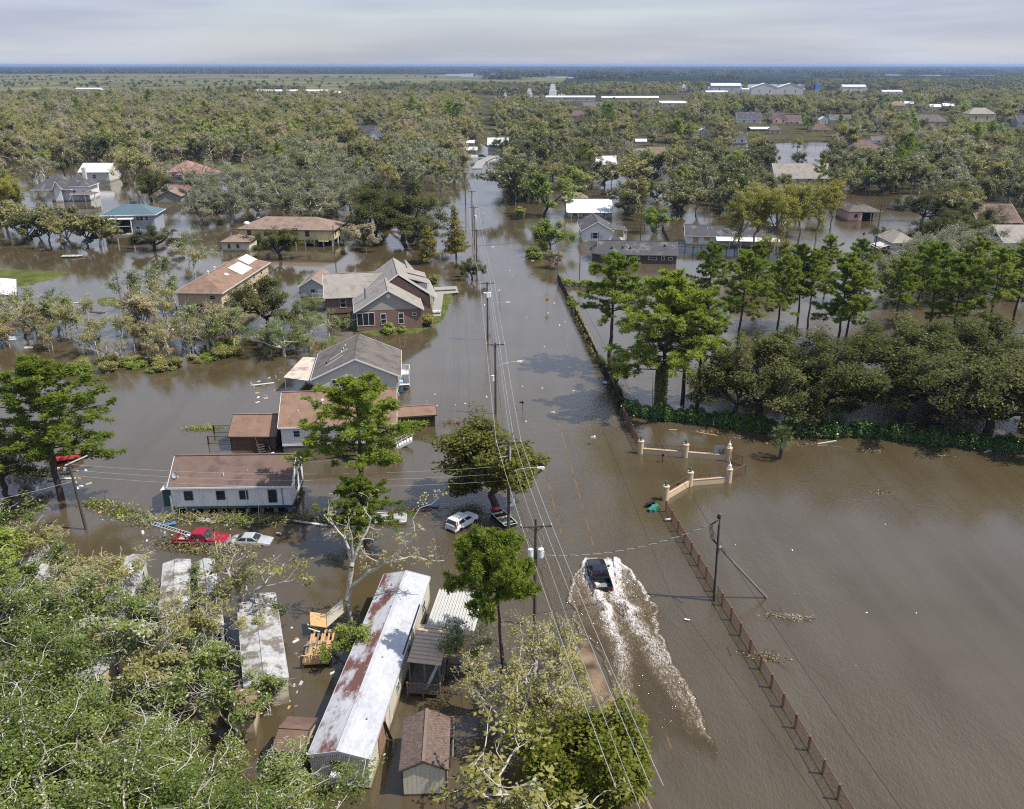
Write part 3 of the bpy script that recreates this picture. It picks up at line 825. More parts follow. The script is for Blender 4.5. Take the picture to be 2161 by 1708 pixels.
def gable_roof(parent, x0, x1, y0, y1, ze, rise, ov, m, axis='x', trim=None, m2=None, over_end=None, sides=(1, 1)):
    """two sloping slabs on a ridge; the ridge runs along the given axis"""
    oe = ov if over_end is None else over_end
    if axis == 'x': half, mid, a0, a1 = (y1 - y0) / 2, (y0 + y1) / 2, x0 - oe, x1 + oe
    else: half, mid, a0, a1 = (x1 - x0) / 2, (x0 + x1) / 2, y0 - oe, y1 + oe
    k = rise / half; th = .13
    out = []
    def pt(a, c, z): return (a, c, z) if axis == 'x' else (c, a, z)
    for sgn, mm, on in ((-1, m, sides[0]), (1, m2 or m, sides[1])):
        if not on: continue
        ce, zr, zl = mid + sgn * (half + ov), ze + rise + .04, ze - ov * k + .04
        lo = [pt(a0, mid, zr), pt(a1, mid, zr), pt(a1, ce, zl), pt(a0, ce, zl)]
        hi = [(p[0], p[1], p[2] + th) for p in lo]
        ro = MB().hexa(lo, hi).build('roof', mm, parent); out.append(ro)
        if trim:
            f = MB()
            f.bar(pt(a0, ce + sgn * .03, zl + .02), pt(a1, ce + sgn * .03, zl + .02), .05, .22)
            for a, q in ((a0 - .03, 0), (a1 + .03, 1)): f.bar(pt(a, mid, zr + .03), pt(a, ce, zl + .03), .05, .24)
            f.build('fascia', trim, parent)
    c = MB().bar(pt(a0, mid, ze + rise + .19), pt(a1, mid, ze + rise + .19), .3, .06)
    c.build('ridge_cap', m2 or m, parent)
    return out

def hip_roof(parent, x0, x1, y0, y1, ze, rise, ov, m, trim=None, inset=None, gable_right=False):
    X0, X1, Y0, Y1 = x0 - ov, x1 + ov, y0 - ov, y1 + ov
    b = MB(); th = .16; z0 = ze - .02
    if (X1 - X0) >= (Y1 - Y0):
        i = inset if inset is not None else (Y1 - Y0) / 2
        r0, r1 = (X0 + i, (Y0 + Y1) / 2, ze + rise), (X1 - (0 if gable_right else i), (Y0 + Y1) / 2, ze + rise)
        c = [(X0, Y0, z0 + th), (X1, Y0, z0 + th), (X1, Y1, z0 + th), (X0, Y1, z0 + th)]
        b.face([c[0], c[1], r1, r0]); b.face([c[2], c[3], r0, r1]); b.face([c[3], c[0], r0]); b.face([c[1], c[2], r1])
    else:
        i = inset if inset is not None else (X1 - X0) / 2
        r0, r1 = ((X0 + X1) / 2, Y0 + i, ze + rise), ((X0 + X1) / 2, Y1 - i, ze + rise)
        c = [(X0, Y0, z0 + th), (X1, Y0, z0 + th), (X1, Y1, z0 + th), (X0, Y1, z0 + th)]
        b.face([c[0], c[1], r0]); b.face([c[1], c[2], r1, r0]); b.face([c[2], c[3], r1]); b.face([c[3], c[0], r0, r1])
    b.face([(X0, Y1, z0), (X1, Y1, z0), (X1, Y0, z0), (X0, Y0, z0)])
    ro = b.build('roof', m, parent)
    f = MB()
    for p, q in zip(c, c[1:] + c[:1]):
        f.bar((p[0], p[1], z0 + th / 2), (q[0], q[1], z0 + th / 2), .06, th + .06)
    f.build('fascia', trim or m, parent)
    return ro

def piers(parent, xs, ys, z1, m, w=.4, z0=-.6, name='pier'):
    me = MB().box(-w / 2, w / 2, -w / 2, w / 2, z0, z1).mesh(name, m)
    for x in xs:
        for y in ys:
            o = link(name, me, parent); o.location = (x, y, 0)

def posts(parent, pts, r, z0, z1, m, name='post'):
    me = MB().box(-r, r, -r, r, z0, z1).mesh(name, m)
    for x, y in pts:
        o = link(name, me, parent); o.location = (x, y, 0)

def railing(parent, p, q, h, m, gap=.14, name='railing', posts_=True):
    p, q = Vector(p), Vector(q); b = MB()
    up = Vector((0, 0, h))
    b.bar(p + up, q + up, .09, .05); b.bar(p + up * .15, q + up * .15, .05, .05)
    n = max(2, int((q - p).length / gap))
    for i in range(n + 1):
        a = p.lerp(q, i / n); t = .045 if i % 8 else .09
        b.bar(a, a + up, t, t)
    return b.build(name, m, parent)

def stairs(parent, x0, x1, y0, y1, z0, z1, m, n=8, axis='y', rail=True, name='stairs'):
    """steps climbing from (y0, z0) to (y1, z1)"""
    st = empty(name); st.parent = parent
    tr = None
    for i in range(n):
        t = (i + .5) / n
        y = y0 + (y1 - y0) * t; z = z0 + (z1 - z0) * (i + 1) / n
        b = MB().box(0, x1 - x0, -abs(y1 - y0) / n * .48, abs(y1 - y0) / n * .48, -.05, 0)
        o = b.build('tread', m, st); o.location = (x0, y, z)
    s = MB()
    for x in (x0 - .05, x1 + .05):
        s.bar((x, y0, z0 - .1), (x, y1, z1 - .1), .06, .22)
        if rail:
            s.bar((x, y0, z0 + .95), (x, y1, z1 + .95), .07, .07)
            for k in range(4):
                t = k / 3; s.bar((x, y0 + (y1 - y0) * t, z0 + (z1 - z0) * t), (x, y0 + (y1 - y0) * t, z0 + (z1 - z0) * t + .95), .06, .06)
    s.build('handrail', m, st)
    if axis == 'x': st.rotation_euler = (0, 0, -math.pi / 2)
    return st

def vent(parent, x, y, z, h=.45, r=.07, m=None, name='roof_vent', cap=False):
    b = MB().tube([(0, 0, -.25), (0, 0, h)], r, 8)
    if cap: b.lathe([(.0, h - .05), (.2, h), (.24, h + .12), (.12, h + .26), (0.01, h + .28)], n=10)
    o = b.build(name, m or M['ltgrey'], parent); o.location = (x, y, z); return o

def clapboards(parent, x0, x1, y, z0, z1, m, pitch=.19):
    n = int((z1 - z0) / pitch)
    me = MB().hexa([(x0, -.035, 0), (x1, -.035, 0), (x1, .0, 0), (x0, .0, 0)], [(x0, -.012, pitch), (x1, -.012, pitch), (x1, .0, pitch), (x0, .0, pitch)]).mesh('siding_board', m)
    for i in range(n):
        o = link('siding_board', me, parent); o.location = (0, y, z0 + i * pitch)

# ---- long mobile home with the rusted roof, bottom centre
o, w = frame('mobile_home', (660, 1656), (783, 1665), 0.0, 'long mobile home with a rust streaked silver roof beside the brown shingled shed', 'mobile home')
TR, TRW, TRD = o, w, 24.2
walls(o, 0, w, 0, TRD, .08, 2.75, M['cream'], 'y', .5)
gable_roof(o, 0, w, 0, TRD, 2.78, .52, .1, M['rustroof'], 'y', M['ltgrey'], M['silverroof'], over_end=.12)
boxo('skirting', M['darkwood'], o, .06, w - .06, .06, TRD - .06, -.4, .085)
me = MB().hexa([(-.045, -.05, 0), (.045, -.05, 0), (.075, 0, 0), (-.075, 0, 0)], [(-.045, -.05, 2.5), (.045, -.05, 2.5), (.075, 0, 2.5), (-.075, 0, 2.5)]).mesh('siding_rib', M['offwhite'])
for i in range(27):
    x = .1 + (w - .2) * i / 26
    if abs(x - w * .43) > .42:
        r_ = link('siding_rib', me, o); r_.location = (x, 0, .12)
me = MB().box(-.05, .05, -.06, 0, 0, .34).mesh('gable_slat', M['white'])
boxo('gable_louvre', mat('rusty_louvre', (.16, .06, .045), .8, .3), o, .25, w - .25, -.03, .0, 2.76, 2.86)
for i in range(24):
    x = .35 + (w - .7) * i / 23
    r_ = link('gable_slat', me, o); r_.location = (x, 0, 2.72); r_.scale = (1, 1, .35 + 1.0 * (1 - abs(x - w / 2) / (w / 2)))
window(o, 'f', w, TRD, w * .43, 1.15, .75, 1.2, M['grey'])
ac = boxo('air_conditioner', M['white'], o, w * .43 - .36, w * .43 + .36, -.62, -.06, .95, 1.45)
MB().box(w * .43 - .3, w * .43 + .3, -.632, -.618, 1.02, 1.38).build('grille', M['ltgrey'], ac)
for u, ww, hh in ((3.4, .9, 1.1), (9.5, .7, .8), (14.2, 1.0, 1.0), (21.0, 1.0, 1.0)):
    window(o, 'r', w, TRD, u, 1.15, ww, hh, M['ltgrey'])
boxo('door', M['offwhite'], o, w - .01, w + .05, 6.4, 7.3, .35, 2.35)
dm = MB().box(w, w + .07, 2.6, 5.0, .4, 2.45); dm.build('torn_siding', mat('exposed_sheathing', (.27, .16, .11), .9, .5, 3, 9), o)
pl = MB().bar((w + .35, 5.1, .1), (w + .12, 4.2, 2.6), .3, .06); pl.build('hanging_board', M['darkwood'], o)
for k, (u, v, dz) in enumerate(((2.0, 18.2, .42), (2.9, 11.0, .28), (1.3, 14.0, .34), (3.4, 3.6, .2), (1.2, 22.0, .3))):
    vent(o, u, v, 2.9 + dz, .25, .06, M['grey'])
# dark tar edge where the porch roof meets
MB().box(w - .25, w + .06, 12.0, 19.5, 2.93, 2.97).build('tar_patch', M['black'], o)

# ---- tan ribbed porch roof with its deck
A_, B_ = (859, 1397), (931, 1397)
pa = P(859, 1397, 3.0); pb = P(931, 1397, 2.85); pt_ = P(891, 1317, 3.0)
rz = TR.rotation_euler[2]
o = empty('porch', (pa.x, pa.y, 0), rz, 'raised wooden porch under a tan ribbed metal roof beside the long mobile home', 'porch')
pw, pd = (pb - pa).length, (pt_ - pa).length
npan = 10
for i in range(npan):
    b = MB(); y0, y1 = pd * i / npan, pd * (i + 1) / npan - .03
    b.hexa([(0, y0, 2.98), (pw, y0, 2.78), (pw, y1, 2.78), (0, y1, 2.98)], [(0, y0, 3.02), (pw, y0, 2.82), (pw, y1, 2.82), (0, y1, 3.02)])
    b.bar((0, y0 + .04, 3.05), (pw, y0 + .04, 2.85), .08, .07)
    b.build('roof_panel', mat('tan_metal', (.50, .38, .27), .5, .1) if i == 0 else bpy.data.materials['tan_metal'], o)
posts(o, [(pw - .15, .15), (pw - .15, pd - .2), (.15, .15), (pw / 2, .15)], .06, -.5, 2.8, M['greywood'])
for i in range(int(pw / .16)):
    boxo('deck_board', M['greywood'], o, i * .16, i * .16 + .145, -.8, pd - .1, .42, .46)
railing(o, (0.1, -.75, .46), (pw, -.75, .46), .95, M['greywood'])
railing(o, (pw, -.75, .46), (pw, pd * .45, .46), .95, M['greywood'])
posts(o, [(.1, -.75), (pw / 2, -.75), (pw, -.75), (pw, pd - .1)], .06, -.6, 1.5, M['greywood'], 'rail_post')
st = stairs(o, 0, 1.1, 1.2, .1, -.25, .42, M['greywood'], 5); st.location = (pw + .1, 1.2, 0); st.rotation_euler = (0, 0, math.pi)
st.location = (pw + 1.3, pd * .62, 0)
boxo('landing', M['greywood'], o, pw, pw + 1.4, pd * .62, pd * .62 + 1.3, .38, .44)
MB().bar((pw * .55, -.4, .5), (pw * .85, .6, 2.3), .3, .05).build('fallen_sheet', M['ltgrey'], o)

# ---- white ribbed carport roof behind it
pa = P(900, 1322, 2.9); pb = P(1002, 1328, 2.75); pt_ = P(933, 1246, 2.9)
o = empty('carport', (pa.x, pa.y, 0), rz - .03, 'white ribbed metal carport roof joined to the long mobile home', 'carport')
pw, pd = (pb - pa).length, (pt_ - pa).length
nr_ = 15
for i in range(nr_):
    x0, x1 = pw * i / nr_, pw * (i + 1) / nr_
    b = MB().box(x0, x1 - .015, 0, pd, 2.86 - .012 * i, 2.9 - .012 * i); b.box(x0, x0 + .12, 0, pd, 2.9 - .012 * i, 3.04 - .012 * i)
    b.build('roof_panel', mat('cream_metal', (.50, .49, .45), .5, .1) if i == 0 else bpy.data.materials['cream_metal'], o)
posts(o, [(.15, .2), (pw - .2, .2), (.15, pd - .2), (pw - .2, pd - .2), (pw - .2, pd / 2)], .05, -.6, 2.7, M['white'])

# ---- brown shingled shed, bottom centre
o, w = frame('garden_shed', (851, 1677), (943, 1674), .1, 'cream shed with a brown shingled gable roof standing in the flood at the bottom edge', 'shed')
d = dep((942, 1625), (953, 1519), 2.5)
walls(o, 0, w, 0, d, .1, 2.45, M['cream'], 'y', .75)
k_ = .75 / (w / 2)
nu, nv = 30, 11
sm = [mat('shed_shingle', (.15, .106, .085), .95, .25, 1.5, 10), mat('shed_shingle_dark', (.12, .085, .07), .95, .25, 1.5, 10), mat('shed_shingle_light', (.185, .132, .106), .95, .25, 1.5, 10)]
sl = math.hypot(w / 2 + .18, (w / 2 + .18) * k_)
MB().hexa([(-.18, -.15, 2.45 - .18 * k_), (w / 2, -.15, 3.2), (w / 2, d + .15, 3.2), (-.18, d + .15, 2.45 - .18 * k_)], [(-.18, -.15, 2.52 - .18 * k_), (w / 2, -.15, 3.27), (w / 2, d + .15, 3.27), (-.18, d + .15, 2.52 - .18 * k_)]) \
  .hexa([(w / 2, -.15, 3.2), (w + .18, -.15, 2.45 - .18 * k_), (w + .18, d + .15, 2.45 - .18 * k_), (w / 2, d + .15, 3.2)], [(w / 2, -.15, 3.27), (w + .18, -.15, 2.52 - .18 * k_), (w + .18, d + .15, 2.52 - .18 * k_), (w / 2, d + .15, 3.27)]).build('roof', sm[1], o)
tl = (d + .3) / nu; cw = sl / nv
rs = random.Random(5); cnt = 0; rest = MB()
shm = [MB().hexa([(-cw * .62, .012, -.006), (cw * .5, .012, .012), (cw * .5, tl - .012, .012), (-cw * .62, tl - .012, -.006)], [(-cw * .62, .012, .02), (cw * .5, .012, .028), (cw * .5, tl - .012, .028), (-cw * .62, tl - .012, .02)]).mesh('shingle', m_) for m_ in sm]
for iv in range(nv):
    for iu in range(nu):
        for side in (-1, 1):
            s_ = (iv + .5) / nv * sl
            ang = math.atan(k_)
            x = w / 2 + side * s_ * math.cos(ang); z = 3.275 - s_ * math.sin(ang)
            y = -.15 + iu * tl + (.5 * tl if iv % 2 else 0)
            if iv % 2 and iu == nu - 1: continue
            pick = rs.choice((0, 0, 0, 1, 2)); lift = rs.uniform(0, .01)
            if side == 1 and cnt < 300:
                q = link('shingle', shm[pick], o); q.location = (x, y, z + lift); q.rotation_euler = (0, ang, 0)
                q.scale = (-1, 1, 1); cnt += 1
            else:
                mm = Matrix.Translation((x, y, z + lift)) @ Matrix.Rotation(side * ang, 4, 'Y') @ Matrix.Diagonal((-side, 1, 1, 1))
                vs = [mm @ v_.co for v_ in shm[pick].vertices]
                rest.hexa(vs[:4], vs[4:], pick)
rest.build('shingles', sm, o, kind='stuff')
MB().bar((w / 2, -.17, 3.31), (w / 2, d + .17, 3.31), .24, .05).build('ridge_cap', sm[2], o)
f = MB()
for s_ in (-1, 1):
    for y in (-.18, d + .18): f.bar((w / 2, y, 3.22), (w / 2 + s_ * (w / 2 + .18), y, 2.47 - .18 * k_), .05, .13)
    f.bar((w / 2 + s_ * (w / 2 + .2), -.18, 2.47 - .18 * k_), (w / 2 + s_ * (w / 2 + .2), d + .18, 2.47 - .18 * k_), .05, .12)
f.build('fascia', M['darkwood'], o)
me = MB().box(-.155, .155, -.025, 0, 0, 2.3).mesh('wall_panel', M['cream'])
for i in range(int(w / .33)):
    q = link('wall_panel', me, o); q.location = (.19 + i * .33, 0, .15); q.scale = (1, 1, 1)
boxo('corner_trim', M['darkwood'], o, -.05, .06, -.04, .03, .1, 2.4); boxo('corner_trim', M['darkwood'], o, w - .06, w + .05, -.04, .03, .1, 2.4)
boxo('sill', M['darkwood'], o, -.03, w + .03, -.05, d, -.1, .12)
# little fenced deck behind the shed with two pale tubs
o2 = empty('back_deck', tuple(o.location), o.rotation_euler[2], 'small fenced wooden deck behind the brown shingled shed', 'deck')
for i in range(14): boxo('deck_board', M['greywood'], o2, .9 + i * .2, 1.07 + i * .2, d + .25, d + 1.7, .25, .3)
railing(o2, (.9, d + 1.7, .3), (3.6, d + 1.7, .3), .8, M['greywood']); railing(o2, (3.6, d - 2.6, .3), (3.6, d + 1.7, .3), .8, M['greywood']); railing(o2, (.9, d + .4, .3), (.9, d + 1.7, .3), .8, M['greywood'])
for k in range(2):
    tb = MB().lathe([(.28, 0), (.42, .35), (.44, .4), (.36, .4), (.24, .1), (.01, .08)], n=14).build('wash_tub', M['offwhite'], None, label=('pale tub on the deck behind the shed, nearer the corner post', 'pale tub on the deck behind the shed, further from the corner post')[k], cat='tub', group='tubs behind the shed')
    tb.location = o2.matrix_basis @ Vector((2.9 - k * .95, d + 1.1, .3)); tb.rotation_euler = (0, 0, 0)

# ---- wrecked mobile homes among the torn trees, lower left
def caravan(A, B, z, depth, label, roofm, wallm, rise=.25, tilt=0.0, hh=2.5, axis='y', win=True):
    o, w = frame('mobile_home', A, B, z, label, 'mobile home', 'storm wrecked mobile homes at lower left')
    walls(o, 0, w, 0, depth, -.3, hh, wallm, axis, rise)
    gable_roof(o, 0, w, 0, depth, hh + .02, rise, .1, roofm, axis, M['ltgrey'])
    n = int(depth / 2.4)
    me = MB().box(-.05, w / 2 - .05, -.03, .03, 0, .05).mesh('roof_seam', M['ltgrey'])
    if win:
        for u in np.linspace(2, depth - 2, max(2, int(depth / 3.5))): window(o, 'r', w, depth, float(u), 1.0, .8, .9, M['ltgrey'])
        window(o, 'f', w, depth, w / 2, 1.0, 1.0, .9, M['ltgrey'])
    o.rotation_euler[0] = tilt
    return o
caravan((518, 1450), (606, 1432), 2.5, dep((606, 1432), (690, 1248), 2.5), 'white roofed mobile home buried in torn branches left of the splintered deck', M['whiteroof_worn'], M['cream'])
caravan((338, 1446), (366, 1440), 2.4, dep((352, 1445), (400, 1330), 2.4), 'narrow pale trailer roof lying under bare branches at left', M['whiteroof_worn'], M['offwhite'], tilt=.05)
caravan((104, 1474), (134, 1482), 2.5, dep((134, 1480), (196, 1388), 2.5), 'grey roofed trailer with a tan side wall deep in the left hand canopy', mat('grey_metal_roof', (.26, .26, .28), .5, .2, .6, 4), M['tan'], tilt=-.03)
caravan((104, 1376), (148, 1372), 2.5, dep((109, 1371), (140, 1323), 2.5), 'small white trailer roof half hidden by leaves at far left', M['whiteroof_worn'], M['offwhite'])
caravan((210, 1312), (262, 1306), 2.5, 11, 'white trailer roof behind the fallen trunk at left', M['whiteroof_worn'], M['offwhite'])
caravan((338, 1310), (396, 1300), 2.5, 10, 'dull white trailer roof between two leaning trunks', M['whiteroof_worn'], M['ltgrey'])
caravan((432, 1330), (470, 1322), 2.5, 12, 'pale grey trailer among leaning saplings left of the wrecked white roof', M['whiteroof_worn'], M['ltgrey'])
caravan((-12, 1432), (34, 1428), 2.3, 5, 'tan trailer roof at the left edge of the picture', M['roof_tan'], M['tan'], win=False)
caravan((30, 1262), (76, 1256), 2.3, 7, 'torn white trailer roof in the leaves below the red wreck', M['whiteroof_worn'], M['offwhite'], win=False)
o, w = frame('tool_shed', (585, 1632), (641, 1636), 0, 'small tan shed with a brown roof under torn oak branches beside the long mobile home', 'shed')
walls(o, 0, w, 0, 3.4, -.2, 2.2, M['tan'], 'x', .5); gable_roof(o, 0, w, 0, 3.4, 2.2, .5, .15, M['roof_brown'], 'x', M['darkwood'])
o, w = frame('tool_shed', (498, 1560), (540, 1556), 0, 'brick red roofed shed almost hidden by oak leaves at lower left', 'shed')
walls(o, 0, w, 0, 4, -.2, 2.0, M['tan'], 'x', .5); gable_roof(o, 0, w, 0, 4, 2.0, .5, .15, M['roof_red'], 'x', M['darkwood'])
# splintered deck with new wood
o, w = frame('wooden_deck', (638, 1412), (700, 1409), 0, 'splintered orange wood deck with a picket railing beside the wrecked white roofed mobile home', 'deck')
dd = 6.2
for i in range(int(w / .2)): boxo('deck_board', M['newwood'] if i % 4 else M['greywood'], o, i * .2, i * .2 + .18, 0, dd * (.55 + .45 * ((i * 7) % 5) / 5), .42, .47)
pk = MB().box(-.045, .045, -.02, .02, .47, 1.4).mesh('picket', M['newwood'])
for i in range(14):
    q = link('picket', pk, o); q.location = (.06 + i * (w - .12) / 13, -.02, 0); q.rotation_euler = (0, random.uniform(-.04, .04), 0)
MB().bar((0, -.02, 1.42), (w, -.02, 1.4), .12, .05).build('top_rail', M['newwood'], o)
posts(o, [(0, 0), (w, 0), (0, dd), (w, dd)], .07, -.5, 1.3, M['darkwood'])
for k, (a, b_, mm) in enumerate((((0.2, 4.6, 1.3), (1.6, 5.0, .7), 'newwood'), ((1.65, 5.0, .75), (3.2, 5.6, 1.9), 'cream'))):
    a, b_ = Vector(a), Vector(b_); sd = Vector((-.3, 1.9, .2))
    MB().hexa([a, b_, b_ + sd, a + sd], [v + Vector((0, 0, .05)) for v in (a, b_, b_ + sd, a + sd)]).build('roof_sheet', M[mm], o)
for k in range(16):
    a = Vector((random.uniform(0, w), random.uniform(.6, dd - 1), .55)); b_ = a + Vector((random.uniform(-1.2, 1.2), random.uniform(-1, 1), random.uniform(.1, .9)))
    MB().bar(a, b_, .12, .05).build('broken_board', M[random.choice(('newwood', 'cream', 'darkwood', 'grey'))], o)

# ---- white house on piers, brown roof, green window trim
o, w = frame('raised_house', (365, 1070), (617, 1066), 1.0, 'white cottage on piers with a long plum brown roof and dark green window frames', 'house')
d = dep((617, 1066), (648, 1011), 1.0)
zf, ze, ri = 1.0, 3.75, 2.2
walls(o, 0, w, 0, d, zf, ze, M['white'], 'x', ri)
gable_roof(o, 0, w, 0, d, ze, ri, .35, M['roof_plum'], 'x', M['white'], over_end=.2)
boxo('floor_band', M['green_trim'], o, -.05, w + .05, -.05, d + .05, zf - .28, zf + .02)
piers(o, np.linspace(.4, w - .4, 9), (.4, d / 2, d - .4), zf - .28, M['greywood'], .5)
for i, u in enumerate((2.1, 6.0, 8.8, 12.3)):
    window(o, 'f', w, d, u * w / 14.6, zf + .95 - (.45 if i == 3 else 0), .85, 1.0 if i < 3 else 1.5, M['green_trim'])
window(o, 'r', w, d, d * .42, zf + .9, .9, 1.5, M['green_trim']); window(o, 'r', w, d, d * .74, zf + .6, .9, 1.9, M['green_trim'])
boxo('downpipe', M['grey'], o, w - 1.1, w - 1.02, -.1, -.01, zf, ze); boxo('downpipe', M['white'], o, w * .62, w * .62 + .07, -.1, -.01, zf, ze)
vent(o, .8, .8, ze + .3, .6, .06, M['white']); vent(o, 6.1, 1.0, ze + .45, .7, .06, M['white']); vent(o, 8.8, 1.6, ze + .7, .5, .05, M['white'])
MB().box(-1.1, -.04, .3, 4.2, zf - .1, ze - .6).build('side_porch', M['green_trim'], o)
MB().hexa([(-1.25, .1, ze - .65), (0, .1, ze - .4), (0, 4.4, ze - .4), (-1.25, 4.4, ze - .65)], [(-1.25, .1, ze - .6), (0, .1, ze - .35), (0, 4.4, ze - .35), (-1.25, 4.4, ze - .6)]).build('porch_roof', M['white'], o)
ds = MB().lathe([(.02, 0), (.25, .03), (.42, .12), (.44, .14), (.40, .14), (.24, .06), (.01, .04)], n=16); dish = ds.build('satellite_dish', M['ltgrey'], o); dish.location = (.5, .9, ze + 1.0); dish.rotation_euler = (R(60), 0, R(-30))
MB().tube([(0, 0, -.5), (0, 0, .05)], .04).build('mast', M['grey'], dish)
boxo('leaning_post', M['ltgrey'], o, -.1, .08, -.3, -.2, -.5, zf + 1.6)

# ---- white sided house with the reddish roof
o, w = frame('raised_house', (596, 942), (835, 933), 1.1, 'white clapboard house with a reddish shingled roof behind the tall pine', 'house')
d = 10.2; zf, ze, ri = 1.1, 4.1, 2.9
wm = w * .80
walls(o, 0, wm, 0, d, zf, ze, M['white'])
clapboards(o, .02, wm - .02, -.002, zf, ze - .05, M['white'], .2)
MB().hexa([(0, 0, ze), (.12, 0, ze), (.12, d, ze), (0, d, ze)], [(0, d / 2 - .02, ze + ri), (.12, d / 2 - .02, ze + ri), (.12, d / 2 + .02, ze + ri), (0, d / 2 + .02, ze + ri)]).build('gable', M['white'], o)
gable_roof(o, 0, w, 0, d, ze, ri, .4, M['roof_red'], 'x', M['white'], over_end=.3)
boxo('skirting', M['greywood'], o, .08, wm - .1, .08, d - .1, -.5, zf)
for k in range(4):
    me = boxo('skirt_board', M['greywood'], o, .1, wm - .1, .04, .08, .05 + k * .26, .25 + k * .26)
window(o, 'f', wm, d, 2.3 * w / 17, zf + 1.35, .8, .85); window(o, 'f', wm, d, 6.4 * w / 17, zf + .7, 1.0, 1.6)
window(o, 'f', wm, d, 9.9 * w / 17, zf + .7, 1.0, 1.6)
boxo('porch_floor', M['greywood'], o, wm, w, .1, d - .2, zf - .12, zf)
boxo('porch_wall', M['white'], o, wm, w - .1, d * .55, d - .2, zf, ze)
posts(o, [(wm + .2, .2), (w - .1, .2), (w - .1, d * .4), ((wm + w) / 2, .2)], .07, -.5, ze, M['white'])
railing(o, (wm + .2, .2, zf), (w - .1, .2, zf), .9, M['white']); railing(o, (w - .1, 1.6, zf), (w - .1, d * .5, zf), .9, M['white'])
vent(o, 4.3, 3.2, ze + 1.95, .3, .12, M['ltgrey'], cap=True); vent(o, 5.5, 3.0, ze + 1.85, .5, .07, M['white'], cap=True); vent(o, 2.2, 2.0, ze + 1.25, .25, .08, M['white'])
st = stairs(o, 0, 1.2, 2.3, 0, -.1, zf, M['white'], 6); st.location = (w + 2.3, .3, 0); st.rotation_euler = (0, 0, math.pi / 2); 
# left wing
o2, w2 = frame('garage_wing', (490, 951), (583, 951), 0, 'low brown walled wing with a rusty brown roof left of the white clapboard house', 'outbuilding')
d2 = 6.0
walls(o2, 0, w2, 0, d2, -.3, 2.2, mat('brown_board', (.13, .075, .055), .9, .3, 2, 9), 'x', 1.9); gable_roof(o2, 0, w2, 0, d2, 2.2, 1.9, .25, M['roof_red'], 'x', M['darkwood'])
boxo('door', M['darkwood'], o2, w2 - 1.6, w2 - .7, -.03, .03, .1, 2.0)
o3, w3 = frame('outdoor_stair', (551, 966), (592, 958), 0, 'dark wooden stair with pale handrails against the white clapboard house', 'stairs')
stairs(o3, 0, 1.3, 0, 2.6, -.2, 1.3, M['darkwood'], 7)
boxo('landing', M['darkwood'], o3, 0, 3.0, 2.6, 3.8, 1.2, 1.3); railing(o3, (0.0, 3.8, 1.3), (3.0, 3.8, 1.3), .9, M['darkwood']); railing(o3, (1.4, 2.6, 1.3), (3.0, 2.6, 1.3), .9, M['darkwood'])
posts(o3, [(.1, 2.7), (2.9, 2.7), (2.9, 3.7), (.1, 3.7)], .07, -.5, 1.3, M['darkwood'])
MB().bar((-.6, -.4, .05), (1.9, .5, .2), .25, .05).build('loose_plank', M['white'], o3)
# slatted dark shed, right of the house
o, w = frame('slatted_shed', (842, 905), (919, 900), 0, 'dark slatted shed with a brown roof at the right corner of the white clapboard house', 'shed')
d = 3.6
walls(o, .06, w - .06, .06, d, -.3, 1.75, M['dark'], 'x', .5)
gable_roof(o, 0, w, 0, d, 1.85, .75, .2, M['roof_red'], 'x', M['darkwood'])
me = MB().box(-.06, .06, -.03, .03, -.3, 1.85).mesh('slat', M['darkwood'])
for i in range(26):
    q = link('slat', me, o); q.location = (.08 + (w - .16) * i / 25, 0, 0)
vent(o, w * .82, d * .6, 2.5, 1.0, .03, M['white'], 'aerial')
# ---- grey roofed house with white stairs
o, w = frame('raised_house', (666, 841), (842, 834), 0, 'house with a wide dark grey gable roof and white stairs on its right side', 'house')
d = 13.0; ze = 3.4; ri = 3.0
walls(o, 0, w, 0, d, .9, ze, M['offwhite'], 'y', ri)
gable_roof(o, 0, w, 0, d, ze, ri, .5, M['roof_grey'], 'y', M['white'], over_end=.4)
piers(o, np.linspace(.4, w - .4, 6), (.4, d / 2, d - .4), .9, M['greywood'], .45)
window(o, 'f', w, d, w * .25, 1.7, 1, 1.3); window(o, 'f', w, d, w * .75, 1.7, 1, 1.3)
for u in (3, 7, 10): window(o, 'r', w, d, u, 1.7, 1, 1.3)
for k in range(3): vent(o, w * .30 + k * .25, d * (.55 + .1 * k), ze + 1.8 + k * .1, .5, .08, M['white'])
vent(o, 1.8, d * .35, ze + .6, .35, .16, M['black'], cap=True)
for a, b_ in (((1.6, 3.3), (4.4, 4.8)), ((2.2, 5.6), (5.0, 7.6))):
    MB().bar((a[0], a[1], ze + .19 + a[0] * ri / (w / 2) * 1.0), (b_[0], b_[1], ze + .19 + b_[0] * ri / (w / 2) * 1.0), .12, .05).build('roof_batten', M['ltgrey'], o)
boxo('stair_landing', M['white'], o, w + .1, w + 1.8, 5.6, 7.6, 1.5, 1.62)
st = stairs(o, 0, 1.5, 5.2, 0, -.25, 1.6, M['white'], 9); st.location = (w + .2, .3, 0)
st.rotation_euler = (0, 0, 0)
for ch in st.children: pass
st.scale = (1, 1, 1)
railing(o, (w + 1.8, 5.6, 1.62), (w + 1.8, 7.6, 1.62), .95, M['white'], .2); railing(o, (w + .2, 7.6, 1.62), (w + 1.8, 7.6, 1.62), .95, M['white'], .2)
posts(o, [(w + .2, 5.7), (w + 1.7, 5.7), (w + .2, 7.5), (w + 1.7, 7.5)], .07, -.5, 1.5, M['white'])
boxo('meter_box', M['bluewall'], o, w + .1, w + .7, 1.2, 2.0, -.3, 1.9)
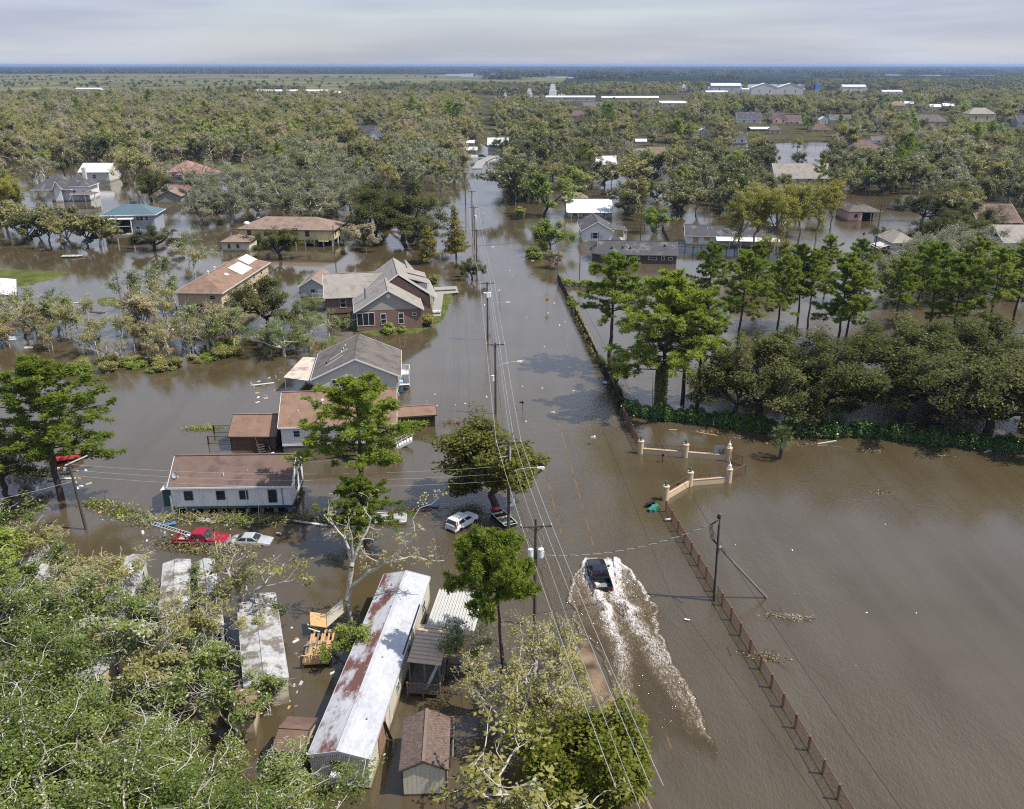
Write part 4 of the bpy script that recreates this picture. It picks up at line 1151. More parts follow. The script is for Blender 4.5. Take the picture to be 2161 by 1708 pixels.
# tan awning at its left
pa, pb, pc, pd_ = P(598, 797, 2.4), P(661, 806, 2.6), P(703, 757, 2.6), P(640, 754, 2.4)
o = empty('awning', (pa.x, pa.y, 0), 0, 'pale storm worn sheet metal awning left of the dark grey gable roof', 'awning')
V4 = [v - Vector((pa.x, pa.y, 0)) for v in (pa, pb, pc, pd_)]
aw = mat('worn_tan_sheet', (.55, .47, .38), .6, .25, .5, 4, c2=(.34, .25, .2), thr=.56)
for k in range(8):
    a0, a1 = V4[0].lerp(V4[1], k / 8), V4[0].lerp(V4[1], (k + .97) / 8); b0, b1 = V4[3].lerp(V4[2], k / 8), V4[3].lerp(V4[2], (k + .97) / 8)
    dz = Vector((0, 0, .04)); MB().hexa([a0, a1, b1, b0], [a0 + dz, a1 + dz, b1 + dz, b0 + dz]).build('roof_panel', aw, o)
posts(o, [(v.x * .96 + .2, v.y * .96 + .2) for v in V4], .06, -.5, 2.35, M['white'])

# ---- brick house on its grass island
o, w = frame('brick_house', (754, 698), (891, 691), .3, 'red brick house with a beige grey many gabled roof on a grassy island', 'house')
BH = o
z0 = .3; ze = 4.3
walls(o, 0, w, 0, 9, z0, ze, M['brick'])
gm = M['ltgrey']
# front gable clad in grey boards
hw = w / 2; rf = 3.9
for k in range(9):
    t0, t1 = k / 9, (k + 1) / 9
    MB().hexa([(hw * t0, -.03, ze + rf * t0), (w - hw * t0, -.03, ze + rf * t0), (w - hw * t0, .1, ze + rf * t0), (hw * t0, .1, ze + rf * t0)],
              [(hw * t1, -.01, ze + rf * t1 - .02), (w - hw * t1, -.01, ze + rf * t1 - .02), (w - hw * t1, .1, ze + rf * t1 - .02), (hw * t1, .1, ze + rf * t1 - .02)]).build('gable_board', mat('taupe_board', (.36, .335, .30), .8, .08) if k == 0 else bpy.data.materials['taupe_board'], o)
gable_roof(o, 0, w, 0, 10, ze, rf, .45, M['roof_beige'], 'y', M['white'], over_end=.5)
rv = MB().lathe([(.42, 0), (.42, .06)], n=16).build('round_vent', M['white'], o); rv.location = (hw, -.02, ze + rf * .72); rv.rotation_euler = (R(90), 0, 0)
window(o, 'f', w, 9, w * .14, z0 + 1.0, 3.4 * w / 13.2, 2.5, M['white'], 'triple'); window(o, 'f', w, 9, w * .41, z0 + 1.05, .95, 2.1); window(o, 'f', w, 9, w * .68, z0 + 1.05, .95, 2.1)
window(o, 'f', w, 9, w * .885, z0 + 2.6, .7, .45, M['white'], 'plain')
MB().box(-.04, w + .04, -.06, 0, z0 - .1, z0 + .25).build('brick_plinth', M['brick'], o)
# taller main block behind, ridge towards the back
X0, X1, Y0, Y1 = 1.6, 16.6, 8.6, 24
walls(o, X0, X1 - 1.0, Y0, Y1, z0, ze, M['brick'], 'y', 5.0)
gable_roof(o, X0, X1, Y0, Y1, ze, 5.2, .4, M['roof_beige'], 'y', M['white'], over_end=.5)
window(o, 'r', X1 - X0 - 1, Y1 - Y0, 3, z0 + 1.2, 1, 1.8, x0=X0, y0=Y0)
posts(o, [(X1 - .1, Y0 + 2), (X1 - .1, Y0 + 6), (X1 - .1, Y0 + 10)], .11, z0, ze, M['white'], 'porch_column')
# two dormer roofs on the right slope
for y in (Y0 + 1.5, Y0 + 7.5):
    dd_ = MB().box(X1 - 5.2, X1 - 1.4, y, y + 4.2, ze + 1.2, ze + 2.7).build('dormer', M['ltgrey'], o)
    MB().hexa([(X1 - 6.6, y - .3, ze + 4.2), (X1 - 1.0, y - .3, ze + 2.55), (X1 - 1.0, y + 4.5, ze + 2.55), (X1 - 6.6, y + 4.5, ze + 4.2)], [(X1 - 6.6, y - .3, ze + 4.32), (X1 - 1.0, y - .3, ze + 2.67), (X1 - 1.0, y + 4.5, ze + 2.67), (X1 - 6.6, y + 4.5, ze + 4.32)]).build('dormer_roof', M['roof_beige'], dd_)
# left wing
walls(o, -6.2, 3.0, 14.0, 24, z0, ze - .2, M['brick'], None); gable_roof(o, -6.2, 8.0, 14.0, 24, ze - .2, 3.6, .45, M['roof_beige'], 'x', M['white'], over_end=.3)
window(o, 'f', 9, 10, 3.6, z0 + 1.3, 1.1, 1.9, x0=-6.2, y0=14.0)
walls(o, 9, 15, 24, 29, z0, ze, M['brick'], 'y', 3.4); gable_roof(o, 9, 15, 22, 29, ze, 3.6, .4, M['roof_beige'], 'y', M['white'])
vent(o, 2.1, 4.2, ze + 1.2, 2.4, .22, M['grey'], 'flue'); vent(o, 4.6, 3.2, ze + 2.6, .7, .07, M['grey']); vent(o, 7.9, 12, ze + 4.9, .8, .06, M['grey'])
tv = MB().bar((2.2, 16.5, ze + 3.2), (5.4, 16.5, ze + 3.2), .05).bar((3.9, 16.5, ze + 2.2), (3.9, 16.5, ze + 3.2), .05).bar((5.3, 16.5, ze + 2.4), (5.3, 16.5, ze + 3.2), .05); tv.build('aerial', M['grey'], o)
st = stairs(o, 0, 1.6, 1.8, 0, 0.1, 1.2, M['white'], 5); st.location = (X1 - .4, Y0 + .4, 0)
MB().bar((-2.6, 1.0, .4), (-.1, 1.8, 1.6), .05, .05).bar((-2.6, 1.0, .9), (-.1, 1.8, 2.2), .06, .06).bar((-2.6, 1.0, 0), (-2.6, 1.0, .95), .07).build('ramp_rail', M['white'], o)
boxo('utility_box', M['grey'], o, -.9, -.2, 7.2, 8.4, z0, 2.6)
# little garage left of it
o, w = frame('garage', (634, 627), (689, 627), .3, 'small grey sided garage with a gabled beige roof beside the red brick house', 'garage')
d = 10.0
walls(o, 0, w, 0, d, .3, 2.7, M['ltgrey'], 'y', 1.9); gable_roof(o, 0, w, 0, d, 2.7, 1.9, .35, M['roof_tan'], 'y', M['white'])
window(o, 'f', w, d, w * .5, 1.4, 1.1, .7); boxo('door', M['white'], o, w * .68, w * .9, -.04, .02, .3, 2.2)
railing(o, (w * .5, -1.2, .3), (w + .6, -1.2, .3), 1.0, M['white'], .3)
# ================================================================== buildings further off
# tan pavilion house on an open ground floor
o, w = frame('pavilion_house', (381, 668), (466, 666), 0, 'tan two storey house on an open pillared ground floor with an orange brown roof', 'house')
o.rotation_euler[2] = R(-4); d = 30.0; w = 9.4
zf, ze = 2.7, 5.2
walls(o, 0, w, 0, d, zf, ze, M['tan'])
hip_roof(o, 0, w, 0, d, ze, 2.6, .6, M['roof_red'], M['offwhite'], inset=5.0)
piers(o, (.25, w * .36, w * .68, w - .25), (.25,), zf, M['tan'], .5, -.5, 'pillar')
piers(o, (w - .25,), np.linspace(3.6, d - .3, 8), zf, M['tan'], .5, -.5, 'pillar')
piers(o, (.25,), np.linspace(4, d - .3, 6), zf, M['tan'], .5, -.5, 'pillar')
boxo('dark_backing', M['dark'], o, 2, w - 2.2, 3.5, d - 1, -.4, zf - .02)  # near-black block painted as the shade between the pillars
boxo('plinth', M['tan'], o, 0, w, 0, d, -.3, .12)
window(o, 'f', w, d, w * .80, zf + 1.2, 1.0, .7, M['tan'])
for u in (4, 9, 14, 20, 25): window(o, 'r', w, d, u, zf + 1.0, 1.1, 1.0, M['offwhite'])
for a, b_ in (((.62, 14), (.95, 21)), ((.55, 22), (.82, 28)), ((.70, 9.5), (.78, 11))):
    xa, xb = a[0] * w, b_[0] * w
    f_ = lambda x: ze + .2 + 2.6 * (w + .6 - x) / ((w + 1.2) / 2) + .03
    MB().face([(xa, a[1], f_(xa)), (xb, a[1], f_(xb)), (xb, b_[1], f_(xb)), (xa, b_[1], f_(xa))]).build('bare_roof_patch', M['offwhite'], o)
vent(o, w * .4, 8, ze + 2.2, .5, .12, M['white'], cap=True); vent(o, w * .3, 14, ze + 1.8, .5, .12, M['white'], cap=True)
# yellow house on white piers
o, w = frame('raised_house', (508, 517), (704, 520), 0, 'pale yellow house on white piers with a long brown hip roof', 'house')
d = 12.5; zf, ze = 1.7, 4.6
yl = mat('pale_yellow_siding', (.60, .52, .30), .8, .08)
walls(o, 0, w, 0, d, zf, ze, yl)
hip_roof(o, 0, w, 0, d, ze, 2.9, .7, M['roof_tan'], M['darkwood'])
piers(o, np.linspace(.3, w - .3, 11), (.3, d / 2, d - .3), zf, M['white'], .4)
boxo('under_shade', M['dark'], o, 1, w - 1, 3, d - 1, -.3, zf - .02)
for u in (3, 8, 15, 20.5): window(o, 'f', w, d, u, zf + 1.1, 1.1, 1.5, M['grey'])
window(o, 'r', w, d, 3, zf + 1.1, 1, 1.4, M['grey']); window(o, 'r', w, d, 8, zf + 1.1, 1, 1.4, M['grey'])
boxo('landing', yl, o, w - 4.0, w - 1.2, -1.7, 0, 1.6, 1.7); railing(o, (w - 4, -1.7, 1.7), (w - 1.2, -1.7, 1.7), 1.6, yl, .12)
st = stairs(o, 0, 1.1, 2.6, 0, -.2, 1.6, M['darkwood'], 7); st.location = (w - 6.6, -.6, 0); st.rotation_euler = (0, 0, -math.pi / 2)
MB().lathe([(.9, 0), (.9, .3), (.5, .7), (.02, .8)], n=12).build('roof_cover', M['white'], o).location = (1.6, 2.5, ze + 1.2)
o, w = frame('outbuilding', (470, 531), (527, 531), 0, 'low cream outbuilding with a brown hip roof left of the pale yellow house', 'outbuilding')
walls(o, 0, w, 0, 8, -.3, 2.6, M['cream']); hip_roof(o, 0, w, 0, 8, 2.6, 1.7, .5, M['roof_tan'], M['darkwood'])
for u in (2, 4.5): window(o, 'f', w, 8, u, 1.0, .6, 1.0, M['darkwood'])
# teal roof
o, w = frame('raised_house', (222, 496), (331, 490), 0, 'grey house with a teal blue metal hip roof and a tall white porch', 'house')
o.rotation_euler[2] = R(6); w = 15.6; d = 11
walls(o, 0, w, 0, d, -.3, 6.0, mat('blue_grey_siding', (.30, .33, .37), .7, .08)); hip_roof(o, 0, w, 0, d, 6.0, 2.7, .8, M['roof_teal'], M['white'])
window(o, 'f', w, d, w * .72, 4.3, 2.2, 1.2, M['white'], 'pair'); window(o, 'f', w, d, w * .66, 1.4, 1.2, 1.0); window(o, 'f', w, d, w * .86, 4.3, 1, 1.2)
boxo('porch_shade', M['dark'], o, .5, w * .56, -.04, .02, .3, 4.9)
boxo('porch_roof', M['white'], o, -.4, w * .62, -3.4, .2, 5.1, 5.3)
posts(o, [(.2, -3.2), (w * .3, -3.2), (w * .6, -3.2)], .14, -.4, 5.1, M['white'], 'porch_column')
boxo('porch_floor', M['concrete'], o, -.4, w * .62, -3.4, 0, -.3, .5); MB().bar((w * .1, -3.2, 3.0), (w * .6, -3.2, 3.1), .12, .14).build('cross_rail', M['white'], o)
# grey many-hipped house upper left
o, w = frame('large_house', (110, 425), (188, 424), 0, 'large white house with a steep dark grey roof and a chimney at upper left', 'house')
walls(o, 0, w, 0, 13, -.3, 5.2, M['white']); hip_roof(o, -6, w * .6, -2, 13, 4.6, 5.2, .5, M['roof_dark'], M['white']); hip_roof(o, w * .35, w + .5, 0, 11, 5.4, 4.6, .5, M['roof_dark'], M['white'])
boxo('chimney', M['offwhite'], o, w * .80, w * .80 + 1.3, 5, 6.4, 6, 12.2)
walls(o, w * .18, w * .36, -2.6, 0, -.3, 5.6, M['white'], 'y', 2.2); gable_roof(o, w * .18, w * .36, -3, 2, 5.6, 2.2, .3, M['roof_dark'], 'y', M['white'])
for u in (2, 9, 12.5, 15): window(o, 'f', w, 13, u, 2.2, 1.1, 1.7)
hip_roof(o, w * .62, w + 4, -3.6, 1, 2.9, .9, .3, M['roof_grey'], M['white']); posts(o, [(w * .66, -3.3), (w, -3.3), (w + 3.6, -3.3)], .12, -.3, 2.9, M['white'])
# brown garage
o, w = frame('garage', (335, 430), (383, 429), 0, 'low grey green garage with a brown gable roof beside the grey live oaks', 'garage')
walls(o, 0, w, 0, 13, -.3, 2.6, mat('grey_green_wall', (.25, .26, .22), .8, .1), 'y', 2.1); gable_roof(o, 0, w, 0, 13, 2.6, 2.1, .5, M['roof_tan'], 'y', M['darkwood'])

def far_house(x0, x1, yb, wall_px, roof_px, wm, rm, label, kind='hip', cat='house', name=None, z0=-.2, group=None, depth=None, wins=3, trim=None, ov=.4):
    a, b = P(x0, yb), P(x1, yb)
    sc = (a.y * math.cos(PITCH) + CAM_H * math.sin(PITCH)) / FOC      # metres per survey unit there
    w = (b - a).length; dp = depth or min(14, max(6, w * .62))
    o = empty(name or 'house', (a.x, a.y, 0), 0, label, cat, group)
    h = max(.8, wall_px * sc); slope_drop = 0.12
    r = max(.4, roof_px * sc - dp * .5 * CAM_H / max(60, a.y) * .9)
    walls(o, 0, w, 0, dp, z0, h, wm, 'x' if kind == 'gx' else ('y' if kind == 'gy' else None), r)
    if kind == 'hip': hip_roof(o, 0, w, 0, dp, h, r, ov, rm, trim or rm)
    else: gable_roof(o, 0, w, 0, dp, h, r, ov, rm, 'x' if kind == 'gx' else 'y', trim or M['white'])
    if wins:
        for k in range(wins): window(o, 'f', w, dp, w * (k + .7) / (wins + .4), h * .35, min(1.4, w * .12), h * .38)
    return o, w, dp, h, r
# right of the road, nearest first
o, w, d, h, r = far_house(1229, 1290, 513, 27, 26, M['white'], M['roof_dark'], 'small white house with a grey gable roof and dark shutters beside the flooded road', 'gy', depth=15, wins=0, ov=.6)
window(o, 'f', w, d, w * .43, 1.4, 1.3, 1.6, M['white']); boxo('shutter', M['grey'], o, w * .43 - 1.25, w * .43 - .8, -.05, 0, 1.35, 3.1); boxo('shutter', M['grey'], o, w * .43 + .8, w * .43 + 1.25, -.05, 0, 1.35, 3.1)
boxo('blue_panel', M['bluewall'], o, w * .62, w * .69, -.05, 0, 1.2, 2.4)
walls(o, w, w + 4.6, 1, 7, -.2, .5, M['white'], name='porch_base'); railing(o, (w, 1, .5), (w + 4.6, 1, .5), 1.0, M['white'], .3); railing(o, (w + 4.6, 1, .5), (w + 4.6, 7, .5), 1, M['white'], .3)
posts(o, [(w + 4.5, 1.1), (w + 4.5, 6.9)], .1, 0, h - .2, M['white']); MB().hexa([(w, .6, h + .1), (w + 5, .6, h - .5), (w + 5, 9, h - .5), (w, 9, h + .1)], [(w, .6, h + .22), (w + 5, .6, h - .38), (w + 5, 9, h - .38), (w, 9, h + .22)]).build('porch_roof', M['roof_dark'], o)
o, w = frame('brick_house', (1249, 554), (1427, 558), 0, 'long dark brick house with a mottled grey roof standing in the flood', 'house')
walls(o, 0, w, 0, 9, -.3, 2.6, M['darkbrick'], 'x', 2.6); gable_roof(o, w * .07, w, 0, 9, 2.6, 2.5, .5, M['roof_dark'], 'x', M['grey'], over_end=.3)
for u, ww, hh in ((8.5, 1, .9), (12.3, 1, .9), (16.2, 2.2, 1.2), (19.0, .7, .9), (21, .9, .7)): window(o, 'f', w, 9, u, 1.1, ww, hh)
hip_roof(o, -.4, w * .1, 0, 6, 2.5, 1.6, .4, M['roof_dark'], M['grey'])
for u, v in ((5.2, 1.4), (8.2, 1.7), (10.2, 1.6), (19.5, 2.6)): vent(o, u, v, 2.8 + v * .55, .35, .2, M['black'], cap=True)
MB().bar((11, 1.2, 3.5), (12.6, .4, 3.0), .25, .08).build('fallen_branch', M['newwood'], o)
for k, (u, v, l) in enumerate(((8.9, 3.2, 1.0), (12, 3.7, .9))): MB().bar((u, v, 4.5), (u + l, v - .7, 4.2), .12, .08).build('roof_scrap', M['white'], o)
o, w = frame('long_house', (1447, 518), (1640, 528), 0, 'long white house with a dark roof, a white porch roof and boarded windows', 'house')
o.rotation_euler[2] = R(-7)
walls(o, 0, w, 0, 9, -.3, 3.0, M['white'], 'x', 2.2); gable_roof(o, 0, w, 0, 9, 3.0, 2.2, .5, M['roof_dark'], 'x', M['white'])
boxo('boarded_window', M['newwood'], o, 2, 3.6, -.06, 0, .9, 2.6); boxo('boarded_window', M['newwood'], o, 5.3, 6.9, -.06, 0, 1.6, 2.6)
MB().hexa([(8.5, -4, 2.2), (w + .4, -4, 2.2), (w + .4, -.1, 2.75), (8.5, -.1, 2.75)], [(8.5, -4, 2.3), (w + .4, -4, 2.3), (w + .4, -.1, 2.85), (8.5, -.1, 2.85)]).build('porch_roof', M['roof_white'], o)
posts(o, [(9 + 3.2 * k, -3.8) for k in range(6)], .08, -.5, 2.2, M['white'])
for k in range(2): vent(o, 6.2 + k * 1.3, 2.6, 4.3, .6, .1, M['white'])
o, w, d, h, r = far_house(1198, 1292, 460, 12, 26, M['offwhite'], M['roof_white'], 'white metal roofed building with a row of posts right of the road', 'gx', 'building', depth=16, wins=4)
posts(o, [(1.2 + k * 2.4, -1.2) for k in range(6)], .09, -.4, h, M['white']); MB().box(0, w, -1.6, 0, h - .12, h).build('porch_roof', M['roof_white'], o)
far_house(1188, 1240, 424, 4, 13, M['tan'], M['roof_tan'], 'brown hip roof showing just behind the white metal roofed building')
o, w, d, h, r = far_house(1789, 1818, 468, 20, 19, M['pinkwall'], M['roof_grey'], 'pale pink house with a grey hip roof and an open carport beside it', 'hip', depth=12, wins=0)
window(o, 'f', w, d, w * .55, 1.4, .9, 1.0, M['darkwood']); hip_roof(o, w * .5, w * 2.45, .4, 10, h - .15, r * .95, .3, M['roof_grey'], M['grey']); posts(o, [(w * 2.3, .8), (w * 1.7, .8)], .12, -.4, h, M['pinkwall']); boxo('dark_backing', M['dark'], o, w * 1.02, w * 2.3, 6, 6.2, -.3, h)  # near-black sheet set behind the open carport bay
far_house(1892, 1950, 446, 9, 24, M['tan'], M['roof_grey'], 'house with a grey hip roof behind the big dark oak at right')
o, w, d, h, r = far_house(1880, 1934, 538, 24, 27, M['bluewall'], M['roof_beige'], 'pale blue house with a grey hip roof near the right edge', 'hip', depth=13, wins=0)
window(o, 'f', w, d, w * .36, 2.0, .8, .9, M['grey']); boxo('lean_to', M['darkwood'], o, -3.6, -.1, .6, 6, -.3, 2.0); MB().hexa([(-3.9, .2, 1.7), (0, .2, 2.7), (0, 6.4, 2.7), (-3.9, 6.4, 1.7)], [(-3.9, .2, 1.8), (0, .2, 2.8), (0, 6.4, 2.8), (-3.9, 6.4, 1.8)]).build('lean_to_roof', M['offwhite'], o)
o, w, d, h, r = far_house(2062, 2150, 484, 17, 36, M['darkbrick'], M['roof_plum'], 'brown roofed house with a white posted porch at the right edge', 'gx', depth=16, wins=3)
posts(o, [(1.5 + k * 4, -2.2) for k in range(4)], .12, -.4, h - .1, M['white']); MB().hexa([(0, -2.5, h - .3), (w, -2.5, h - .3), (w, 0, h), (0, 0, h)], [(0, -2.5, h - .2), (w, -2.5, h - .2), (w, 0, h + .1), (0, 0, h + .1)]).build('porch_roof', M['roof_plum'], o)
o, w, d, h, r = far_house(2110, 2215, 555, 44, 36, M['offwhite'], M['roof_beige'], 'tall beige house with a light roof cut by the right edge', 'gx', depth=13, wins=3)
o, w, d, h, r = far_house(1636, 1752, 384, 8, 30, M['offwhite'], M['roof_beige'], 'long low house with a plain grey roof among the oaks at right', 'gx', depth=14, wins=4)
for k in range(3): vent(o, w * (.25 + .22 * k), 5, h + r * .7, .8, .14, M['white'])
# upper left
o, w, d, h, r = far_house(170, 232, 384, 20, 18, M['offwhite'], M['roof_white'], 'white roofed barn with an open end among the woods at upper left', 'gx', 'barn', depth=13, wins=1)
o, w, d, h, r = far_house(352, 420, 376, 12, 24, M['ltgrey'], M['roof_pink'], 'house with a faded red roof behind bare branches at upper left', 'hip', depth=17)
hip_roof(o, w * .5, w * 1.55, -6, 5, h - .4, r * .8, .5, M['roof_pink'], M['white']); walls(o, w * .55, w * 1.5, -5.5, 4.5, -.2, h - .4, M['ltgrey'])
o, w = frame('metal_barn', (-62, 668), (38, 663), 0, 'white roofed metal building with green trim at the left edge', 'building')
o.rotation_euler[2] = R(28); w = 9; d = 17
walls(o, 0, w, 0, d, -.3, 3.4, M['offwhite'], 'y', .9); gable_roof(o, 0, w, 0, d, 3.4, .9, .3, M['roof_white'], 'y', M['green_trim'])
boxo('side_shade', M['dark'], o, w - .01, w + .03, 1, d - 1, .2, 2.4); boxo('side_band', M['green_trim'], o, w, w + .08, 0, d, 2.5, 3.2)  # dark sheet on the solid wall paints the shade of an open side
# distant buildings seen over the woods
FH = [
 (757, 792, 292, 9, 17, 'ltgrey', 'roof_dark', 'grey roofed house with white gables poking out of the woods left of the road', 'gx'),
 (780, 812, 296, 8, 17, 'white', 'roof_dark', 'white gabled wing of the grey roofed house in the woods', 'gy'),
 (1030, 1072, 318, 12, 14, 'ltgrey', 'roof_white', 'white roofed house at the dry end of the road', 'gx'),
 (986, 1006, 322, 5, 6, 'white', 'roof_white', 'white trailer parked beside the dry end of the road', 'gx'),
 (968, 1000, 306, 4, 5, 'white', 'roof_white', 'small white roof in the trees left of the dry road', 'gx'),
 (1083, 1124, 295, 7, 6, 'white', 'roof_white', 'flat white roofed building right of the dry road', 'gx'),
 (1258, 1300, 352, 6, 16, 'white', 'roof_white', 'shiny white metal roof in the trees at centre right, left of its twin', 'gx'),
 (1372, 1412, 366, 8, 19, 'white', 'roof_white', 'shiny white metal roof in the trees at centre right, nearer of two', 'gy'),
 (1310, 1340, 360, 6, 9, 'ltgrey', 'roof_grey', 'small grey roof between two shiny white roofs', 'hip'),
 (1368, 1402, 335, 9, 15, 'tan', 'roof_tan', 'tan roofed house behind the shiny white roofs', 'gx'),
 (1342, 1364, 303, 4, 5, 'white', 'roof_white', 'small white roof above the tan roofed house', 'gx'),
 (1203, 1238, 252, 7, 11, 'pinkwall', 'roof_plum', 'brown hip roofed house right of the bright green tree', 'hip'),
 (1232, 1276, 228, 5, 7, 'ltgrey', 'roof_grey', 'long grey roof beyond the bright green tree', 'gx'),
 (1325, 1350, 250, 6, 10, 'grey', 'roof_plum', 'dark roofed house in front of the long grey warehouse wall', 'hip'),
 (1381, 1402, 250, 7, 6, 'pinkwall', 'roof_tan', 'pinkish house in front of the white two storey block', 'hip'),
 (1392, 1422, 226, 8, 4, 'offwhite', 'roof_white', 'pale two storey block beside the canal', 'gx'),
 (1424, 1452, 222, 4, 4, 'ltgrey', 'roof_white', 'flat white roof right of the pale two storey block', 'gx'),
 (1555, 1606, 262, 10, 14, 'offwhite', 'roof_dark', 'dark roofed house with two white dormers', 'gx'),
 (1471, 1496, 286, 8, 6, 'ltgrey', 'roof_white', 'small white gabled shed left of the dormered house', 'gy'),
 (1540, 1576, 303, 10, 12, 'white', 'roof_dark', 'white walled house with a dark roof beyond the long black fence', 'gx'),
 (1585, 1640, 277, 4, 4, 'darkwood', 'roof_white', 'long low stable with a thin white roof edge', 'gx'),
 (1628, 1662, 262, 11, 12, 'pinkwall', 'roof_plum', 'pink brick house with a steep front gable', 'gy'),
 (1660, 1690, 262, 6, 12, 'offwhite', 'roof_plum', 'dark roofed wing right of the pink gable', 'gx'),
 (1622, 1648, 284, 8, 10, 'pinkwall', 'roof_grey', 'little pink house with a pointed grey roof below the pink gable', 'hip'),
 (1730, 1746, 262, 9, 6, 'white', 'roof_white', 'narrow white gable end beside the grey roofed house at right', 'gy'),
 (1752, 1796, 260, 7, 10, 'ltgrey', 'roof_grey', 'grey roofed house right of the narrow white gable', 'gx'),
 (1712, 1752, 280, 5, 13, 'tan', 'roof_brown', 'brown hip roof half hidden behind the oaks at right', 'hip'),
 (1788, 1858, 318, 5, 17, 'tan', 'roof_plum', 'plum brown many hipped roof among the oaks at right', 'hip'),
 (1842, 1884, 303, 7, 7, 'white', 'roof_grey', 'white sided house above the plum brown roof', 'gx'),
 (1877, 1912, 233, 9, 9, 'pinkwall', 'roof_tan', 'tan roofed house near the canal at right', 'hip'),
 (1902, 1928, 226, 7, 4, 'ltgrey', 'roof_white', 'white flat roof right of the tan roofed house', 'gx'),
 (1962, 1985, 233, 7, 5, 'offwhite', 'roof_white', 'low white shed at upper right, left of two', 'gx'),
 (1990, 2014, 231, 7, 5, 'white', 'roof_white', 'low white shed at upper right, right of two', 'gx'),
 (2042, 2098, 259, 17, 13, 'tan', 'roof_beige', 'big square tan house with a hip roof at upper right', 'hip'),
 (1925, 2000, 266, 8, 15, 'tan', 'roof_grey', 'broad grey hip roof left of the big square tan house', 'hip'),
 (2126, 2142, 266, 11, 4, 'ltgrey', 'roof_white', 'small pale shed right of the big square tan house', 'gy'),
 (2146, 2190, 268, 12, 12, 'ltgrey', 'roof_dark', 'grey house at the far right edge of the village', 'gx'),
 (1500, 1562, 197, 15, 5, 'ltgrey', 'roof_white', 'grey metal warehouse with a white roof edge, left of the twin gables', 'gx'),
 (1490, 1536, 200, 5, 3, 'ltgrey', 'roof_white', 'low lean-to in front of the grey metal warehouse', 'gx'),
 (1585, 1640, 201, 15, 9, 'offwhite', 'roof_white', 'left one of two joined tan warehouse gables', 'gy'),
 (1640, 1694, 201, 15, 9, 'offwhite', 'roof_white', 'right one of two joined tan warehouse gables', 'gy'),
 (1566, 1580, 194, 5, 2, 'white', 'roof_white', 'small white kiosk between the warehouses', 'gx'),
 (1777, 1826, 196, 12, 4, 'cream', 'roof_white', 'flat tan warehouse right of the barge', 'gx'),
 (1862, 1904, 200, 6, 3, 'white', 'roof_white', 'white open shed with a striped front at upper right', 'gx'),
 (1152, 1256, 214, 8, 3, 'ltgrey', 'roof_white', 'long pale grey warehouse wall along the canal', 'gx'),
 (1270, 1390, 214, 7, 3, 'tan', 'roof_white', 'long beige warehouse right of the pale grey one', 'gx'),
 (540, 690, 199, 6, 3, 'white', 'roof_white', 'long white industrial sheds beyond the woods at left', 'gx'),
 (698, 726, 203, 6, 3, 'white', 'roof_white', 'white block right of the long industrial sheds', 'gx'),
 (846, 880, 218, 6, 4, 'cream', 'roof_white', 'white shed in the trees left of the ship', 'gx'),
 (895, 925, 214, 6, 4, 'white', 'roof_white', 'pale sheds in the trees left of the ship, right one', 'gx'),
 (466, 512, 194, 3, 2, 'white', 'roof_white', 'low white shed at the marsh edge, upper left', 'gx'),
 (160, 212, 191, 3, 2, 'white', 'roof_white', 'thin white sheds at the marsh edge, far upper left', 'gx'),
]
for x0, x1, yb, wp, rp, wm, rm, lb, kd in FH:
    far_house(x0, x1, yb, wp, rp, M[wm], M[rm], lb, kd, 'building' if yb < 222 else 'house', 'warehouse' if yb < 222 and x1 - x0 > 40 else None, wins=2 if yb > 222 else 4 if x1 - x0 > 90 else 2)
# ================================================================== fences, gate, hedges
def iron_fence(name, a, b, h, m, label, spacing=2.44, gap=.13, cap=True, pw=.075):
    a, b = Vector((a.x, a.y, 0)), Vector((b.x, b.y, 0)); d = b - a
    n = max(1, round(d.length / spacing)); sp = d.length / n
    o = empty(name, a, math.atan2(d.y, d.x), label, 'fence')
    pm = MB().box(-pw, pw, -pw, pw, -.6, h + .05)
    if cap: pm.box(-pw - .03, pw + .03, -pw - .03, pw + .03, h + .05, h + .12)
    pme = pm.mesh('post', m)
    rme = MB().box(0, sp, -.025, .025, h - .06, h).mesh('rail', m); rme2 = MB().box(0, sp, -.02, .02, .12, .16).mesh('rail', m)
    kb = MB()
    for k in range(1, int(sp / gap)): kb.box(k * gap - .011, k * gap + .011, -.011, .011, -.3, h - .05)
    kme = kb.mesh('pickets', m)
    rs = random.Random(n)
    for i in range(n + 1):
        q = link('post', pme, o); q.location = (i * sp, 0, 0); q.rotation_euler = (rs.uniform(-.02, .02), rs.uniform(-.02, .02), 0)
        if i < n:
            for me, nm in ((rme, 'rail'), (rme2, 'rail')):
                q = link(nm, me, o); q.location = (i * sp, 0, 0)
            q = link('pickets', kme, o, kind='stuff'); q.location = (i * sp, 0, 0)
    return o
iron_fence('iron_fence', P(1405, 1080), P(1802, 1745), 1.35, M['fence_red'], 'long brick red iron fence standing in the water along the right side of the road')
iron_fence('iron_fence', P(1312, 874), P(1351, 951), 1.5, M['fence_red'], 'short rusty red iron fence between the dark hedge and the peach gate pillar', 3.0)
iron_fence('iron_fence', P(1310, 868), P(1177, 594), 1.9, M['black'], 'black iron fence running up the road from the hedge to the far corner', 3.0)

